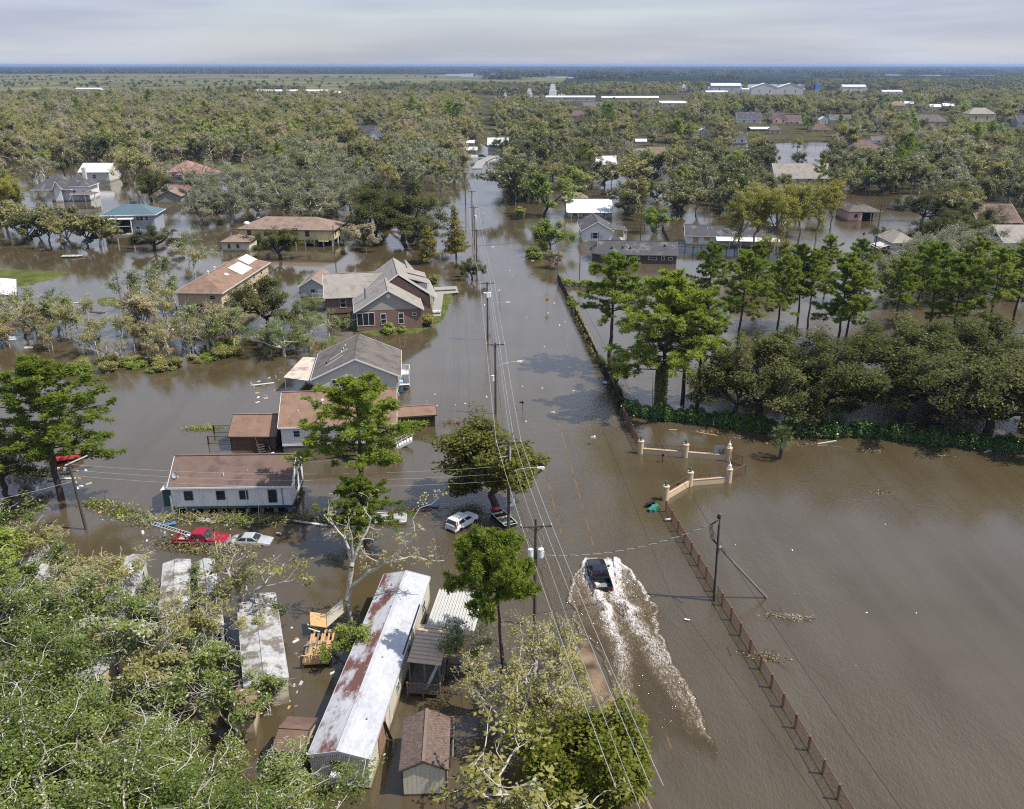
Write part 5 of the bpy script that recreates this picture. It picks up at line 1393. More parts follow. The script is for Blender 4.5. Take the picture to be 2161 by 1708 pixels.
GP = [(1351.4, 957), (1446, 964.6), (1536.7, 971.8), (1537, 1017.8), (1455, 1024.8), (1404, 1055)]
gp = [P(*q) for q in GP]
c = gp[2]
o = empty('entrance_gate', (c.x, c.y, 0), 0, 'peach stucco entrance gate with low walls, round pillars and iron railings in the water', 'gate')
rel = [q - Vector((c.x, c.y, 0)) for q in gp]
pil = MB().lathe([(.40, -.6), (.40, 1.75), (.45, 1.78), (.45, 1.9), (.40, 1.95)], n=16).mesh('pillar', M['peach'], False)
wing = MB()
wing.lathe([(.16, 0), (.2, .1), (.1, .25), (.17, .5), (.1, .62), (.02, .66)], n=10)
wing.hexa([(-.08, -.05, .25), (.0, -.05, .2), (0, .05, .2), (-.08, .05, .25)], [(-.36, -.04, .72), (-.2, -.04, .6), (-.2, .04, .6), (-.36, .04, .72)])
wing.hexa([(0, -.05, .2), (.08, -.05, .25), (.08, .05, .25), (0, .05, .2)], [(.2, -.04, .6), (.36, -.04, .72), (.36, .04, .72), (.2, .04, .6)])
wme = wing.mesh('bird_finial', mat('verdigris', (.05, .13, .13), .6, .3, 3, 9))
lme = MB().lathe([(.1, 0), (.08, .12), (.2, .22), (.25, .36), (.2, .5), (.07, .6), (.05, .9), (.01, 1.0)], n=14).mesh('globe_lamp', M['white'], True)
for i, q in enumerate(rel):
    p_ = link('pillar', pil, o); p_.location = (q.x, q.y, 0)
    f_ = link('globe_lamp' if i in (2, 3) else 'bird_finial', lme if i in (2, 3) else wme, p_); f_.location = (0, 0, 1.95)
def gate_wall(a, b):
    d = (b - a); n = d.normalized(); a2, b2 = a + n * .38, b - n * .38
    MB().bar(Vector((a2.x, a2.y, .1)), Vector((b2.x, b2.y, .1)), .32, 1.3).build('low_wall', M['peach'], o)
    MB().bar(Vector((a2.x, a2.y, .78)), Vector((b2.x, b2.y, .78)), .40, .07).build('wall_cap', M['peach'], o)
    r_ = MB(); r_.bar(Vector((a2.x, a2.y, 1.5)), Vector((b2.x, b2.y, 1.5)), .05); r_.bar(Vector((a2.x, a2.y, .98)), Vector((b2.x, b2.y, .98)), .04)
    r_.build('rail', M['fence_red'], o)
    k_ = MB(); L_ = (b2 - a2).length; m_ = int(L_ / .17)
    for k in range(m_ + 1):
        p_ = a2.lerp(b2, k / m_); t = .06 if k == m_ // 2 else .022
        k_.box(p_.x - t / 2, p_.x + t / 2, p_.y - t / 2, p_.y + t / 2, .8, 1.56 if t > .03 else 1.5)
    k_.build('pickets', M['fence_red'], o, kind='stuff')
gate_wall(rel[0], rel[1]); gate_wall(rel[1], rel[2]); gate_wall(rel[4], rel[3])
# the curved near wing is built from short straight lengths
gate_wall(rel[5], rel[4])
def gate_leaf(a, bpx, label):
    b = P(*bpx) - Vector((c.x, c.y, 0)); a = Vector((a.x, a.y, 0)) + (b - a).normalized() * .4
    l = MB()
    for z in (.12, 1.45): l.bar(a + Vector((0, 0, z)), b + Vector((0, 0, z)), .06)
    l.bar(a + Vector((0, 0, .12)), b + Vector((0, 0, 1.45)), .04)
    for t in (0, 1): l.bar(a.lerp(b, t) + Vector((0, 0, -.3)), a.lerp(b, t) + Vector((0, 0, 1.5)), .07)
    for k in range(1, 18): l.bar(a.lerp(b, k / 18) + Vector((0, 0, -.2)), a.lerp(b, k / 18) + Vector((0, 0, 1.45)), .02)
    l.build('gate_leaf', M['fence_red'], o)
gate_leaf(rel[2], (1566, 984), ''); gate_leaf(rel[3], (1572, 1002), '')
q = rel[2]; MB().box(q.x - 2.0, q.x - .6, q.y + .25, q.y + .33, .7, 2.0).build('notice_panel', M['grey'], o)
MB().tube([(q.x - 9.0, q.y - .6, -.5), (q.x - 9.0, q.y - .6, .9)], .05, 6).box(q.x - 9.15, q.x - 8.85, q.y - .7, q.y - .5, .9, 1.2).build('keypad_post', M['black'], o)

def hedge(pts, wdt, h, n, label, lm=None, size=.17, name='hedge', gappy=0.0, cat='hedge'):
    pts = [P(*q) for q in pts]; o = empty(name, pts[0], 0, label, cat)
    rs = np.random.default_rng(n); rel_ = np.array([[q.x - pts[0].x, q.y - pts[0].y] for q in pts])
    sl = np.linalg.norm(np.diff(rel_, axis=0), axis=1); cum = np.concatenate([[0], np.cumsum(sl)])
    u = rs.uniform(0, cum[-1], n); k = np.clip(np.searchsorted(cum, u) - 1, 0, len(sl) - 1); f = (u - cum[k]) / sl[k]
    base = rel_[k] * (1 - f[:, None]) + rel_[k + 1] * f[:, None]
    dr = (rel_[k + 1] - rel_[k]) / sl[k][:, None]; nr = np.stack([-dr[:, 1], dr[:, 0]], 1)
    bump = .82 + .16 * np.sin(u * 1.3) + .10 * np.sin(u * 3.7 + 1)
    if gappy: keep = (np.sin(u * .9) + np.sin(u * 2.3 + 2)) > gappy
    else: keep = np.ones(n, bool)
    t = rs.uniform(0, math.pi, n); rad = rs.uniform(.72, 1.05, n) * bump
    off = np.cos(t) * np.abs(np.cos(t)) ** -.4 * wdt / 2 * rad; z = np.maximum(.02, np.sin(t) ** .7 * h * rad + rs.normal(size=n) * .08)
    C = np.column_stack([base + nr * off[:, None], z])[keep]
    out = np.column_stack([nr * np.cos(t)[:, None], np.sin(t)])[keep]
    V, F = leaf_quads(C, size, .25, .7, rs, out, .9)
    link('leaves', np_mesh('hedge_leaves', V, F, lm or LM['hedge'], tint=rs.uniform(0, 1, len(C)) * .7 + .3 * (np.sin(C[:, 0] * .5) + 1) / 2), o)
    S = []
    for a, b in zip(rel_, rel_[1:]):
        m_ = max(2, int(np.linalg.norm(b - a) / .5))
        for i in range(m_):
            q = a + (b - a) * i / m_ + rs.normal(size=2) * .2
            S.append([q[0], q[1], -.5, q[0] + rs.normal() * .2, q[1] + rs.normal() * .2, h * .75, .05, .02])
    V, F = seg_tubes(S, 4); link('stems', np_mesh('hedge_stems', V, F, M['bark']), o)
    return o
hedge([(1314, 872), (1400, 884), (1500, 893), (1570, 903), (1650, 914), (1740, 920), (1820, 918), (1900, 926), (2000, 938), (2100, 948), (2230, 958)], 3.0, 2.2, 30000, 'long dark glossy hedge along the near side of the flooded garden')
hedge([(1186, 602), (1260, 606), (1340, 608), (1430, 611), (1520, 614)], 2.2, 1.7, 8000, 'clipped bright green hedge at the far end of the flooded garden', LM['fresh'], .2)
hedge([(1205, 640), (1232, 700), (1262, 768)], 1.6, 1.4, 4000, 'straggly brown green hedge growing against the black iron fence', LM['olive'], .17, gappy=-.2)
hedge([(1290, 812), (1302, 836), (1312, 862)], 1.6, 1.5, 2600, 'ragged dark hedge behind the black iron fence near the corner', LM['oak'], .17)

# pale panel fence in front of the long white house
a, b = P(1428, 533), P(1640, 548)
d = b - a; o = empty('panel_fence', a, math.atan2(d.y, d.x), 'pale blue grey panel fence with dark posts in front of the long white house', 'fence')
n = 12; sp = d.length / n; pme = MB().box(.06, sp - .06, -.03, .03, -.3, 1.9).mesh('fence_panel', mat('pale_panel', (.42, .48, .56), .6, .1)); sme = MB().box(-.09, .09, -.09, .09, -.5, 2.15).mesh('post', M['darkwood']); rme = MB().box(0, sp, -.06, -.03, 1.75, 1.9).mesh('rail', M['darkwood'])
for i in range(n + 1):
    q = link('post', sme, o); q.location = (i * sp, 0, 0)
    if i < n:
        for me, nm in ((pme, 'fence_panel'), (rme, 'rail')): q = link(nm, me, o); q.location = (i * sp, 0, 0)
iron_fence('board_fence', P(1300, 482), P(1400, 487), 1.6, M['darkwood'], 'dark board fence behind the small white house', 3, .2, False)
iron_fence('board_fence', P(1397, 487), P(1418, 530), 1.6, M['darkwood'], 'dark board fence running towards the pale panel fence', 3, .2, False)
iron_fence('board_fence', P(1620, 303), P(1756, 308), 3.0, M['black'], 'long black fence on the lawn among the trees at upper right', 5, .3, False)
iron_fence('board_fence', P(625, 737), P(692, 733), 1.5, M['newwood'], 'tan board fence under the fallen oak left of the red brick house', 2.4, .12, False)
o_ = iron_fence('iron_fence', P(440, 938), P(488, 936), 1.2, M['black'], 'small black railing pen left of the low brown walled wing', 2.4, .15, False)
iron_fence('iron_fence', P(452, 915), P(492, 914), 1.2, M['black'], 'small black railing behind the pen left of the low brown walled wing', 2.4, .15, False)

# ================================================================== poles and wires
PT = {}
def pole(key, x, y, h, label, r=.16, arms=((.7, 2.4),), name='utility_pole', lean=0.0, m=None, group=None, cat='utility pole'):
    p = P(x, y, h); o = empty(name, (p.x, p.y, 0), 0, label, cat, group)
    MB().tube([(0, 0, -1), (0, 0, h * .5), (0, 0, h)], [r * 1.15, r, r * .8], 8).build('post', m or M['polewood'], o)
    ah = LINE_A
    for dz, wd in arms:
        ca = MB(); z = h - dz
        dx, dy = math.cos(ah) * wd / 2, math.sin(ah) * wd / 2
        ca.bar((-dx, -dy - .12, z), (dx, dy - .12, z), .11, .14)
        ca.bar((-dx * .5, -dy * .5 - .1, z), (0, -.08, z - .55), .05).bar((dx * .5, dy * .5 - .1, z), (0, -.08, z - .55), .05)
        c_ = ca.build('crossarm', M['polewood'], o)
        ins = MB().lathe([(.03, 0), (.05, .06), (.09, .08), (.06, .14), (.09, .16), (.05, .24), (.01, .25)], n=8).mesh('insulator', M['offwhite'])
        for t in (-.96, .45, .96):
            i_ = link('insulator', ins, c_); i_.location = (dx * t, dy * t - .12, z + .07)
    o.rotation_euler[1] = lean
    PT[key] = (p.x, p.y, h)
    return o
LINE_A = R(4)
main = [('A', 1131, 1095, 11.5, 2.9), ('B', 1073, 930, 11.3, 2.8), ('C', 1045, 724, 11.4, 2.8), ('D', 1028, 595, 11.6, 2.8), ('E', 1005, 484, 11.5, 2.8), ('F', 1000, 436, 11.5, 2.8), ('G', 995.5, 403, 11.5, 2.8), ('H', 981, 365, 11.5, 2.8)]
ml = {'A': 'nearest wooden power pole, carrying two white transformer cans', 'B': 'power pole with a street lamp and a white sign beside the round tree', 'C': 'power pole with a lamp arm, third along the flooded road', 'D': 'power pole level with the red brick house',
      'E': 'power pole just beyond the tall golden cypress', 'F': 'power pole with a crossarm beyond the golden cypress, second of a tight row', 'G': 'power pole with a crossarm, third of the tight row up the road', 'H': 'furthest tall power pole, at the bend of the road'}
POLE = {}
for k, x, y, h, wd in main:
    POLE[k] = pole(k, x, y, h, ml[k], arms=((.75 if k == 'A' else .25, wd),))
def can(parent, x, y, z):
    t = MB().lathe([(.05, -.02), (.24, 0), (.26, .05), (.26, .82), (.28, .84), (.28, .9), (.12, .98), (.02, 1.0)], n=14).build('transformer', M['white'], parent); t.location = (x, y, z)
    b = MB().tube([(0, 0, .95), (0, 0, 1.25)], .05, 8).tube([(.26, 0, .6), (.36, 0, .6)], .03, 6).build('bushing', M['ltgrey'], t)
can(POLE['A'], -.45, -.05, 7.5); can(POLE['A'], .48, -.05, 7.5)
MB().tube([(-.9, 0, 10.6), (-.5, .05, 9.7), (0, .1, 9.8), (.5, .05, 9.6), (.9, 0, 10.5)], .025, 5).build('jumper_cable', M['ltgrey'], POLE['A'])
for t_ in (-.45, .48): MB().tube([(t_, -.05, 8.7), (t_ * 1.6, -.05, 9.3), (t_ * 1.2, 0, 10.2)], .02, 5).build('jumper_cable', M['ltgrey'], POLE['A'])
can(POLE['D'], -.45, 0, 8.6); can(POLE['D'], .0, -.35, 8.6); can(POLE['D'], .45, 0, 8.6)
can(POLE['C'], -.4, 0, 5.4); can(POLE['F'], .4, 0, 8.0)
for z in (10.9, 9.6): MB().bar((-1.0, -.1, z - .3), (0, -.1, z - .1), .05).bar((-.4, -.1, z - .7), (0, -.1, z - .5), .04).build('bracket', M['white'], POLE['B'])
for k in range(6): MB().tube([(.17, -.12, 8.9 + k * .3), (.17, -.12, 9.12 + k * .3)], .06, 6).build('insulator', M['white'], POLE['B'])
def lamp(parent, z, reach, ang=0.0):
    a = MB().tube([(0, 0, z - .6), (reach * .45, 0, z - .12), (reach * .8, 0, z), (reach, 0, z)], .04, 6).build('lamp_arm', M['metal'], parent)
    a.rotation_euler = (0, 0, ang)
    MB().hexa([(reach - .1, -.1, z - .06), (reach + .75, -.15, z - .1), (reach + .75, .15, z - .1), (reach - .1, .1, z - .06)], [(reach - .1, -.08, z + .08), (reach + .7, -.12, z + .1), (reach + .7, .12, z + .1), (reach - .1, .08, z + .08)]).lathe([(.05, -.28), (.17, -.2), (.17, -.1), (.1, -.08)], (reach + .5, 0, z), 10).build('lamp_head', M['white'], a)
lamp(POLE['B'], 8.0, 3.3); lamp(POLE['C'], 8.3, 3.4, R(10)); lamp(POLE['D'], 7.6, 3.6); lamp(POLE['E'], 7.0, 3.8); lamp(POLE['H'], 8.5, 4.0)

def wire(pts, sag, r, m, label, group=None, name='power_line', n=10):
    b = MB(); path = []
    for p, q in zip(pts, pts[1:]):
        p, q = Vector(p), Vector(q)
        for i in range(n):
            t = i / n; v = p.lerp(q, t); v.z -= sag * 4 * t * (1 - t) * (q - p).length / 40; path.append(v)
    path.append(Vector(pts[-1]))
    b.tube(path, r, 4)
    return b.build(name, m, label=label, cat='wire', group=group)
M['wire'] = mat('bright_wire', (.55, .55, .54), .4, .1, metal=.3); M['darkwire'] = mat('dark_wire', (.03, .03, .03), .6, .1)
A_, B__ = Vector(PT['A']), Vector(PT['B'])
Z_ = A_ + (A_ - B__) * 1.75; Z_.x += .6; Z_.z = 11.6
order = ['Z', 'A', 'B', 'C', 'D', 'E', 'F', 'G', 'H']; PT['Z'] = tuple(Z_)
ca_, sa_ = math.cos(LINE_A), math.sin(LINE_A)
def at(k, t, dz): x, y, h = PT[k]; return (x + ca_ * t, y + sa_ * t, h + dz)
for t, lb in ((-1.36, 'left one of the three bright power lines on the crossarm ends'), (.62, 'middle one of the three bright power lines on the crossarms'), (1.36, 'right one of the three bright power lines on the crossarm ends')):
    wire([at(k, t, -.42 if k == 'A' else .08) for k in order], .45, .021, M['wire'], lb)
wire([at(k, .75, -3.4) for k in order], .6, .016, M['wire'], 'thin lower cable strung below the crossarms along the road')
wire([at(k, .2, -4.6) for k in order], .7, .022, M['darkwire'], 'lowest dark telephone cable along the roadside poles')

# pole with a brace in the right hand flood
R1 = pole('R1', 1523, 1092, 9.8, 'leaning service pole with a diagonal brace in the flooded field right of the road', .15, arms=(), lean=R(-1.5), m=M['greywood'])
p = P(1508, 1268); R1.location = (p.x, p.y, 0)
PT['R1'] = (p.x + .1, p.y, 9.8)
bq = P(1626, 1262) - Vector((p.x, p.y, 0))
MB().tube([(bq.x, bq.y, -.6), (.12, 0, 6.1)], [.13, .11], 8).build('brace', M['greywood'], R1)
MB().tube([(-.14, -.1, 0), (-.14, -.1, 8.6)], .06, 6).build('conduit', M['black'], R1)
MB().lathe([(.05, 0), (.17, .08), (.2, .3), (.1, .5), (.02, .52)], (-.15, -.12, 9.3), 10).build('weatherhead', M['black'], R1)
for k in range(4): MB().tube([(-.2, -.1, 9.2), (-.75 - .12 * k, -.2, 8.7), (-.5 - .1 * k, -.2, 7.2), (-.1, -.1, 6.4)], .028, 5).build('loop_cable', M['black'], R1)
MB().lathe([(.2, -.06), (.28, 0), (.2, .06)], (.2, -.1, 6.2), 10).build('cable_coil', M['grey'], R1)
tw = MB(); a, b = Vector((PT['A'][0] + .6, PT['A'][1], 7.7)), Vector((p.x - .6, p.y, 8.9)); path = []
for i in range(90):
    t = i / 89; v = a.lerp(b, t); v.z -= 1.15 * 4 * t * (1 - t); path.append(v)
for ph, mm in ((0, 0), (math.pi, 1)):
    tw.tube([v + Vector((0, math.cos(i * 1.1 + ph) * .03, math.sin(i * 1.1 + ph) * .03)) for i, v in enumerate(path)], .03, 4, mm)
tw.build('service_cable', [M['black'], M['grey']], label='twisted black and silver service cable crossing the road above the truck', cat='cable')
r1 = Vector((p.x, p.y, 6.6)); far = P(1178, 540, 8.0)
wire([P(1905, 1712, 4.0), r1, far], .35, .026, M['darkwire'], 'long dark guy cable from the braced pole to the far street corner', name='guy_cable')
MB().tube([r1 + Vector((.1, -.3, -.3)), r1 + Vector((.45, -1.2, -.75))], .07, 6).build('cable_sleeve', M['black'], label='thick black sleeve on the cable just below the braced pole', cat='cable sleeve')
# other poles
L1 = pole('L1', 150, 965, 8.6, 'bare brown pole with a fallen board at its top left of the white cottage', .17, arms=())
p = P(182, 1118); L1.location = (p.x, p.y, 0); L1.rotation_euler = (0, R(-3), 0); PT['L1'] = (p.x - .4, p.y, 8.3)
MB().bar((-.4, -.2, 8.3), (1.9, .6, 9.0), .25, .08).build('loose_board', M['offwhite'], L1)
for k in range(3):
    wire([(PT['L1'][0], PT['L1'][1], 8.3 - k * .7), (PT['B'][0] - .1, PT['B'][1], 8.2 - k * .9)], .9, .011, M['wire'], ('topmost', 'middle', 'lowest')[k] + ' of three thin wires from the brown pole at left to the lamp pole', name='service_wire')
wire([(PT['L1'][0], PT['L1'][1], 6.2), P(-40, 1062, 6.0)], .4, .011, M['wire'], 'thin wire running off the left edge from the brown pole', name='service_wire')
for key, x, y, yb, lb in (('S1', 1223, 492, 587, 'grey pole standing in front of the dark brick house'), ('S2', 1177, 530, 592, 'short pale pole at the corner of the black iron fence'), ('S3', 1351, 437, 517, 'dark pole in front of the shrub beside the board fence'),
                      ('S4', 1844, 434, 542, 'tall dark pole leaning over the flooded side street at right'), ('S5', 1757, 522, 546, 'short dark pole stump in the flooded side street'), ('S6', 2074, 437, 484, 'dark pole before the brown roofed house at the right edge'),
                      ('S7', 249, 542, 599, 'thin pale pole rising from the flood below the teal roof'), ('S8', 708, 478, 553, 'dark thin pole at the right end of the pale yellow house')):
    b = P(x, yb); dpt = b.y * math.cos(PITCH) + CAM_H * math.sin(PITCH)
    dpr = math.atan2(CAM_H, b.y); h = (yb - y) * dpt / FOC / math.cos(dpr)
    o = empty('utility_pole', (b.x, b.y, 0), 0, lb, 'utility pole')
    MB().tube([(0, 0, -.8), (0, 0, h)], [.16, .12], 6).build('post', M['greywood' if key in ('S1', 'S2', 'S7') else 'polewood'], o)
    if key in ('S4', 'S6'): MB().bar((-.9, -.1, h - .5), (.9, -.1, h - .5), .1, .12).build('crossarm', M['polewood'], o)
    PT[key] = (b.x, b.y, h)
wire([PT['S1'], at('E', 0, -4.2)], 1.0, .03, M['darkwire'], 'dark cable sagging across the road near the golden cypress', name='service_wire')
wire([(PT['S1'][0], PT['S1'][1], PT['S1'][2] - 3), (PT['S2'][0], PT['S2'][1], PT['S2'][2] - .3)], .6, .02, M['darkwire'], 'dark cable between the grey pole and the fence corner pole', name='service_wire')
wire([PT['S4'], PT['S6']], .6, .02, M['darkwire'], 'dark cable between the two poles at far right', name='service_wire')

# ================================================================== signs and letter boxes
def sign(x, y, yb, build, label, cat='sign', name='road_sign', pm=None):
    b = P(x, yb); dpt = b.y * math.cos(PITCH) + CAM_H * math.sin(PITCH); h = (yb - y) * dpt / FOC / math.cos(math.atan2(CAM_H, b.y))
    o = empty(name, (b.x, b.y, 0), 0, label, cat)
    MB().tube([(0, 0, -.5), (0, 0, h)], .04, 6).build('post', pm or M['grey'], o)
    build(o, h); return o
def diamond(o, h):
    MB().hexa([(0, -.06, h - .55), (.55, -.06, h), (.55, -.03, h), (0, -.03, h - .55)], [(-.55, -.06, h), (0, -.06, h + .55), (0, -.03, h + .55), (-.55, -.03, h)]).build('plate', mat('sign_yellow', (.75, .42, .02), .5, .06), o)
    MB().tube([(-.12, -.08, h - .28), (-.12, -.08, h + .05), (.02, -.08, h + .14), (.16, -.08, h + .12)], .045, 4).hexa([(.14, -.09, h - .02), (.16, -.09, h - .02), (.16, -.06, h - .02), (.14, -.06, h - .02)], [(.14, -.09, h + .26), (.16, -.09, h + .26), (.3, -.06, h + .12), (.28, -.06, h + .12)]).build('arrow', M['black'], o)
sign(1154, 633, 652, diamond, 'yellow diamond sign with a black bent arrow standing in the flooded road')
def street_name(o, h): MB().box(-.6, .6, -.03, .03, h - .12, h + .12).build('plate', mat('sign_green', (.02, .22, .12), .5, .06) if 'sign_green' not in bpy.data.materials else bpy.data.materials['sign_green'], o)
sign(1155, 580, 601, street_name, 'green street name sign by the corner of the black iron fence')
sign(1099, 466, 482, street_name, 'small green street name sign under the trees right of the road')
def stop(o, h): MB().lathe([(.42, -.02), (.42, .02)], n=8).build('plate', M['red'], o).location = (0, -.06, h); [setattr(ch, 'rotation_euler', (R(90), R(22.5), 0)) for ch in o.children if ch.name.startswith('plate')]
sign(1173, 558, 578, stop, 'red octagonal sign beside the pale corner pole')
sign(1821, 494, 508, stop, 'red octagonal sign in the flooded side street at right')
def yplate(o, h): MB().box(-.6, .6, -.06, -.03, h - .2, h + .2).build('plate', bpy.data.materials['sign_yellow'], o)
sign(1147, 559, 566, yplate, 'low yellow plate sign beside the tan bush at the street corner')
def box_(m):
    def f(o, h):
        b = MB().box(-.14, .14, -.28, .28, h, h + .2); n = len(b.v)
        b.hexa([(-.14, -.28, h + .2), (.14, -.28, h + .2), (.14, .28, h + .2), (-.14, .28, h + .2)], [(-.07, -.28, h + .3), (.07, -.28, h + .3), (.07, .28, h + .3), (-.07, .28, h + .3)])
        b.build('box', m, o); MB().box(-.5, -.15, -.05, .05, h + .02, h + .22).build('paper_tube', m, o)
    return f
sign(1103, 851, 867, box_(M['black']), 'black letter box on a post standing in the middle of the flood', 'letter box', 'letter_box', M['darkwood'])
sign(1254, 925, 938, box_(M['white']), 'white letter box on a post right of the yellow road line', 'letter box', 'letter_box', M['greywood'])
sign(1054, 615, 634, box_(M['white']), 'white letter box beside the pole level with the red brick house', 'letter box', 'letter_box', M['greywood'])
sign(1017, 439, 448, box_(M['white']), 'far white letter box in the road beside the tight row of poles, upper one', 'letter box', 'letter_box', M['greywood'])
sign(1020, 452, 461, box_(M['white']), 'far white letter box in the road beside the tight row of poles, lower one', 'letter box', 'letter_box', M['greywood'])
sign(1125, 552, 566, box_(M['white']), 'white letter box left of the yellow plate sign', 'letter box', 'letter_box', M['greywood'])
sign(1031, 671, 690, lambda o, h: MB().box(-.4, .4, -.04, .0, h - .5, h + .5).build('plate', M['ltgrey'], o), 'pale plate sign right of the pole level with the red brick house')
def eye(o, h):
    MB().box(-.5, .5, -.05, 0, h - .5, h + .5).build('plate', M['white'], o)
    rg_ = MB(); 
    for k in range(20):
        a0, a1 = 2 * math.pi * k / 20, 2 * math.pi * (k + 1) / 20
        rg_.face([(math.cos(a0) * .3, -.056, h + math.sin(a0) * .22), (math.cos(a1) * .3, -.056, h + math.sin(a1) * .22), (math.cos(a1) * .24, -.056, h + math.sin(a1) * .16), (math.cos(a0) * .24, -.056, h + math.sin(a0) * .16)])
    rg_.build('ring', M['grey'], o); d_ = MB().lathe([(.1, 0), (.1, .012)], n=12).build('dot', M['black'], o); d_.location = (0, -.05, h); d_.rotation_euler = (R(90), 0, 0)
    MB().box(-.35, .35, -.056, -.05, h + .3, h + .36).build('line', M['grey'], o)
sg = sign(1078, 1061, 1092, eye, 'square white sign with a dark ring and dot by the lamp pole', 'sign', 'notice_sign', M['white'])
# ================================================================== vehicles and boats
def ring_loft(b, st, mi=0):
    """st: list of (x, half profile [(y, z)...] from bottom to top); mirrored and skinned"""
    rings = []
    for x, pr in st:
        k = len(b.v); rings.append(k)
        full = [(x, y, z) for y, z in pr] + [(x, -y, z) for y, z in reversed(pr)]
        b.v += full; n = len(full)
    for r0, r1 in zip(rings, rings[1:]):
        for j in range(n): b.f.append((r0 + j, r0 + (j + 1) % n, r1 + (j + 1) % n, r1 + j)); b.m.append(mi)
    b.f.append(tuple(rings[0] + j for j in reversed(range(n)))); b.m.append(mi)
    b.f.append(tuple(rings[-1] + j for j in range(n))); b.m.append(mi)
    return b
def prof(w, zb, zt, crown=.05): return [(w * .88, zb), (w, zb + .14), (w, zt - .22), (w * .96, zt - .05), (w * .86, zt), (w * .4, zt + crown)]
def wheels(o, xs, y, r, m=None):
    t = MB().lathe([(r * .62, -.13), (r, -.11), (r, .11), (r * .62, .13)], n=18).mesh('tyre', M['tyre']); rm = MB().lathe([(.05, -.1), (r * .6, -.13), (r * .62, .13), (.05, .1)], n=10).mesh('rim', M['silver'])
    for x in xs:
        for s_ in (-1, 1):
            w_ = empty('wheel'); w_.parent = o; w_.location = (x, s_ * y, r); w_.rotation_euler = (R(90), 0, 0)
            link('tyre', t, w_); link('rim', rm, w_)
def glassq(o, pts, name, off=(0, 0, 0)):
    p = [Vector(q) for q in pts]; n = (p[1] - p[0]).cross(p[2] - p[0]).normalized() * .015
    return MB().hexa([q - n for q in p], [q + n for q in p]).build(name, M['glass'], o)
def greenhouse(o, x0, x1, x2, x3, wb, wt, zb, zt, paint, side_split=(.5,)):
    """cab: x0 rear base, x1 rear top, x2 front top, x3 front base"""
    b = MB().hexa([(x0, -wb, zb), (x3, -wb, zb), (x3, wb, zb), (x0, wb, zb)], [(x1, -wt, zt), (x2, -wt, zt), (x2, wt, zt), (x1, wt, zt)])
    b.hexa([(x1, -wt, zt), (x2, -wt, zt), (x2, wt, zt), (x1, wt, zt)], [(x1 + .15, -wt * .82, zt + .06), (x2 - .15, -wt * .82, zt + .06), (x2 - .15, wt * .82, zt + .06), (x1 + .15, wt * .82, zt + .06)])
    b.build('cab', paint, o)
    def ip(a, b_, t): return tuple(a[i] + (b_[i] - a[i]) * t for i in range(3))
    for nm, (a, b_, c_, d_) in (('windscreen', ((x3, -wb, zb), (x3, wb, zb), (x2, wt, zt), (x2, -wt, zt))), ('rear_window', ((x0, wb, zb), (x0, -wb, zb), (x1, -wt, zt), (x1, wt, zt)))):
        l0, r0 = ip(ip(a, d_, .12), ip(b_, c_, .12), .07), ip(ip(a, d_, .12), ip(b_, c_, .12), .93); l1, r1 = ip(ip(a, d_, .88), ip(b_, c_, .88), .08), ip(ip(a, d_, .88), ip(b_, c_, .88), .92)
        glassq(o, (l0, r0, r1, l1), nm)
    for s_ in (-1, 1):
        ts = [0.0, *side_split, 1.0]
        for t0, t1 in zip(ts, ts[1:]):
            a0, a1 = ip((x0, wb * s_, zb), (x3, wb * s_, zb), t0 + .04), ip((x0, wb * s_, zb), (x3, wb * s_, zb), t1 - .04)
            c0, c1 = ip((x1, wt * s_, zt), (x2, wt * s_, zt), t0 + .04), ip((x1, wt * s_, zt), (x2, wt * s_, zt), t1 - .04)
            q = [ip(a0, c0, .1), ip(a1, c1, .1), ip(a1, c1, .86), ip(a0, c0, .86)]
            glassq(o, q if s_ < 0 else q[::-1], 'side_window')
def place(o, px, pz, heading, sink):
    p = P(*px, pz); o.location = (p.x, p.y, -sink); o.rotation_euler = (0, 0, heading)

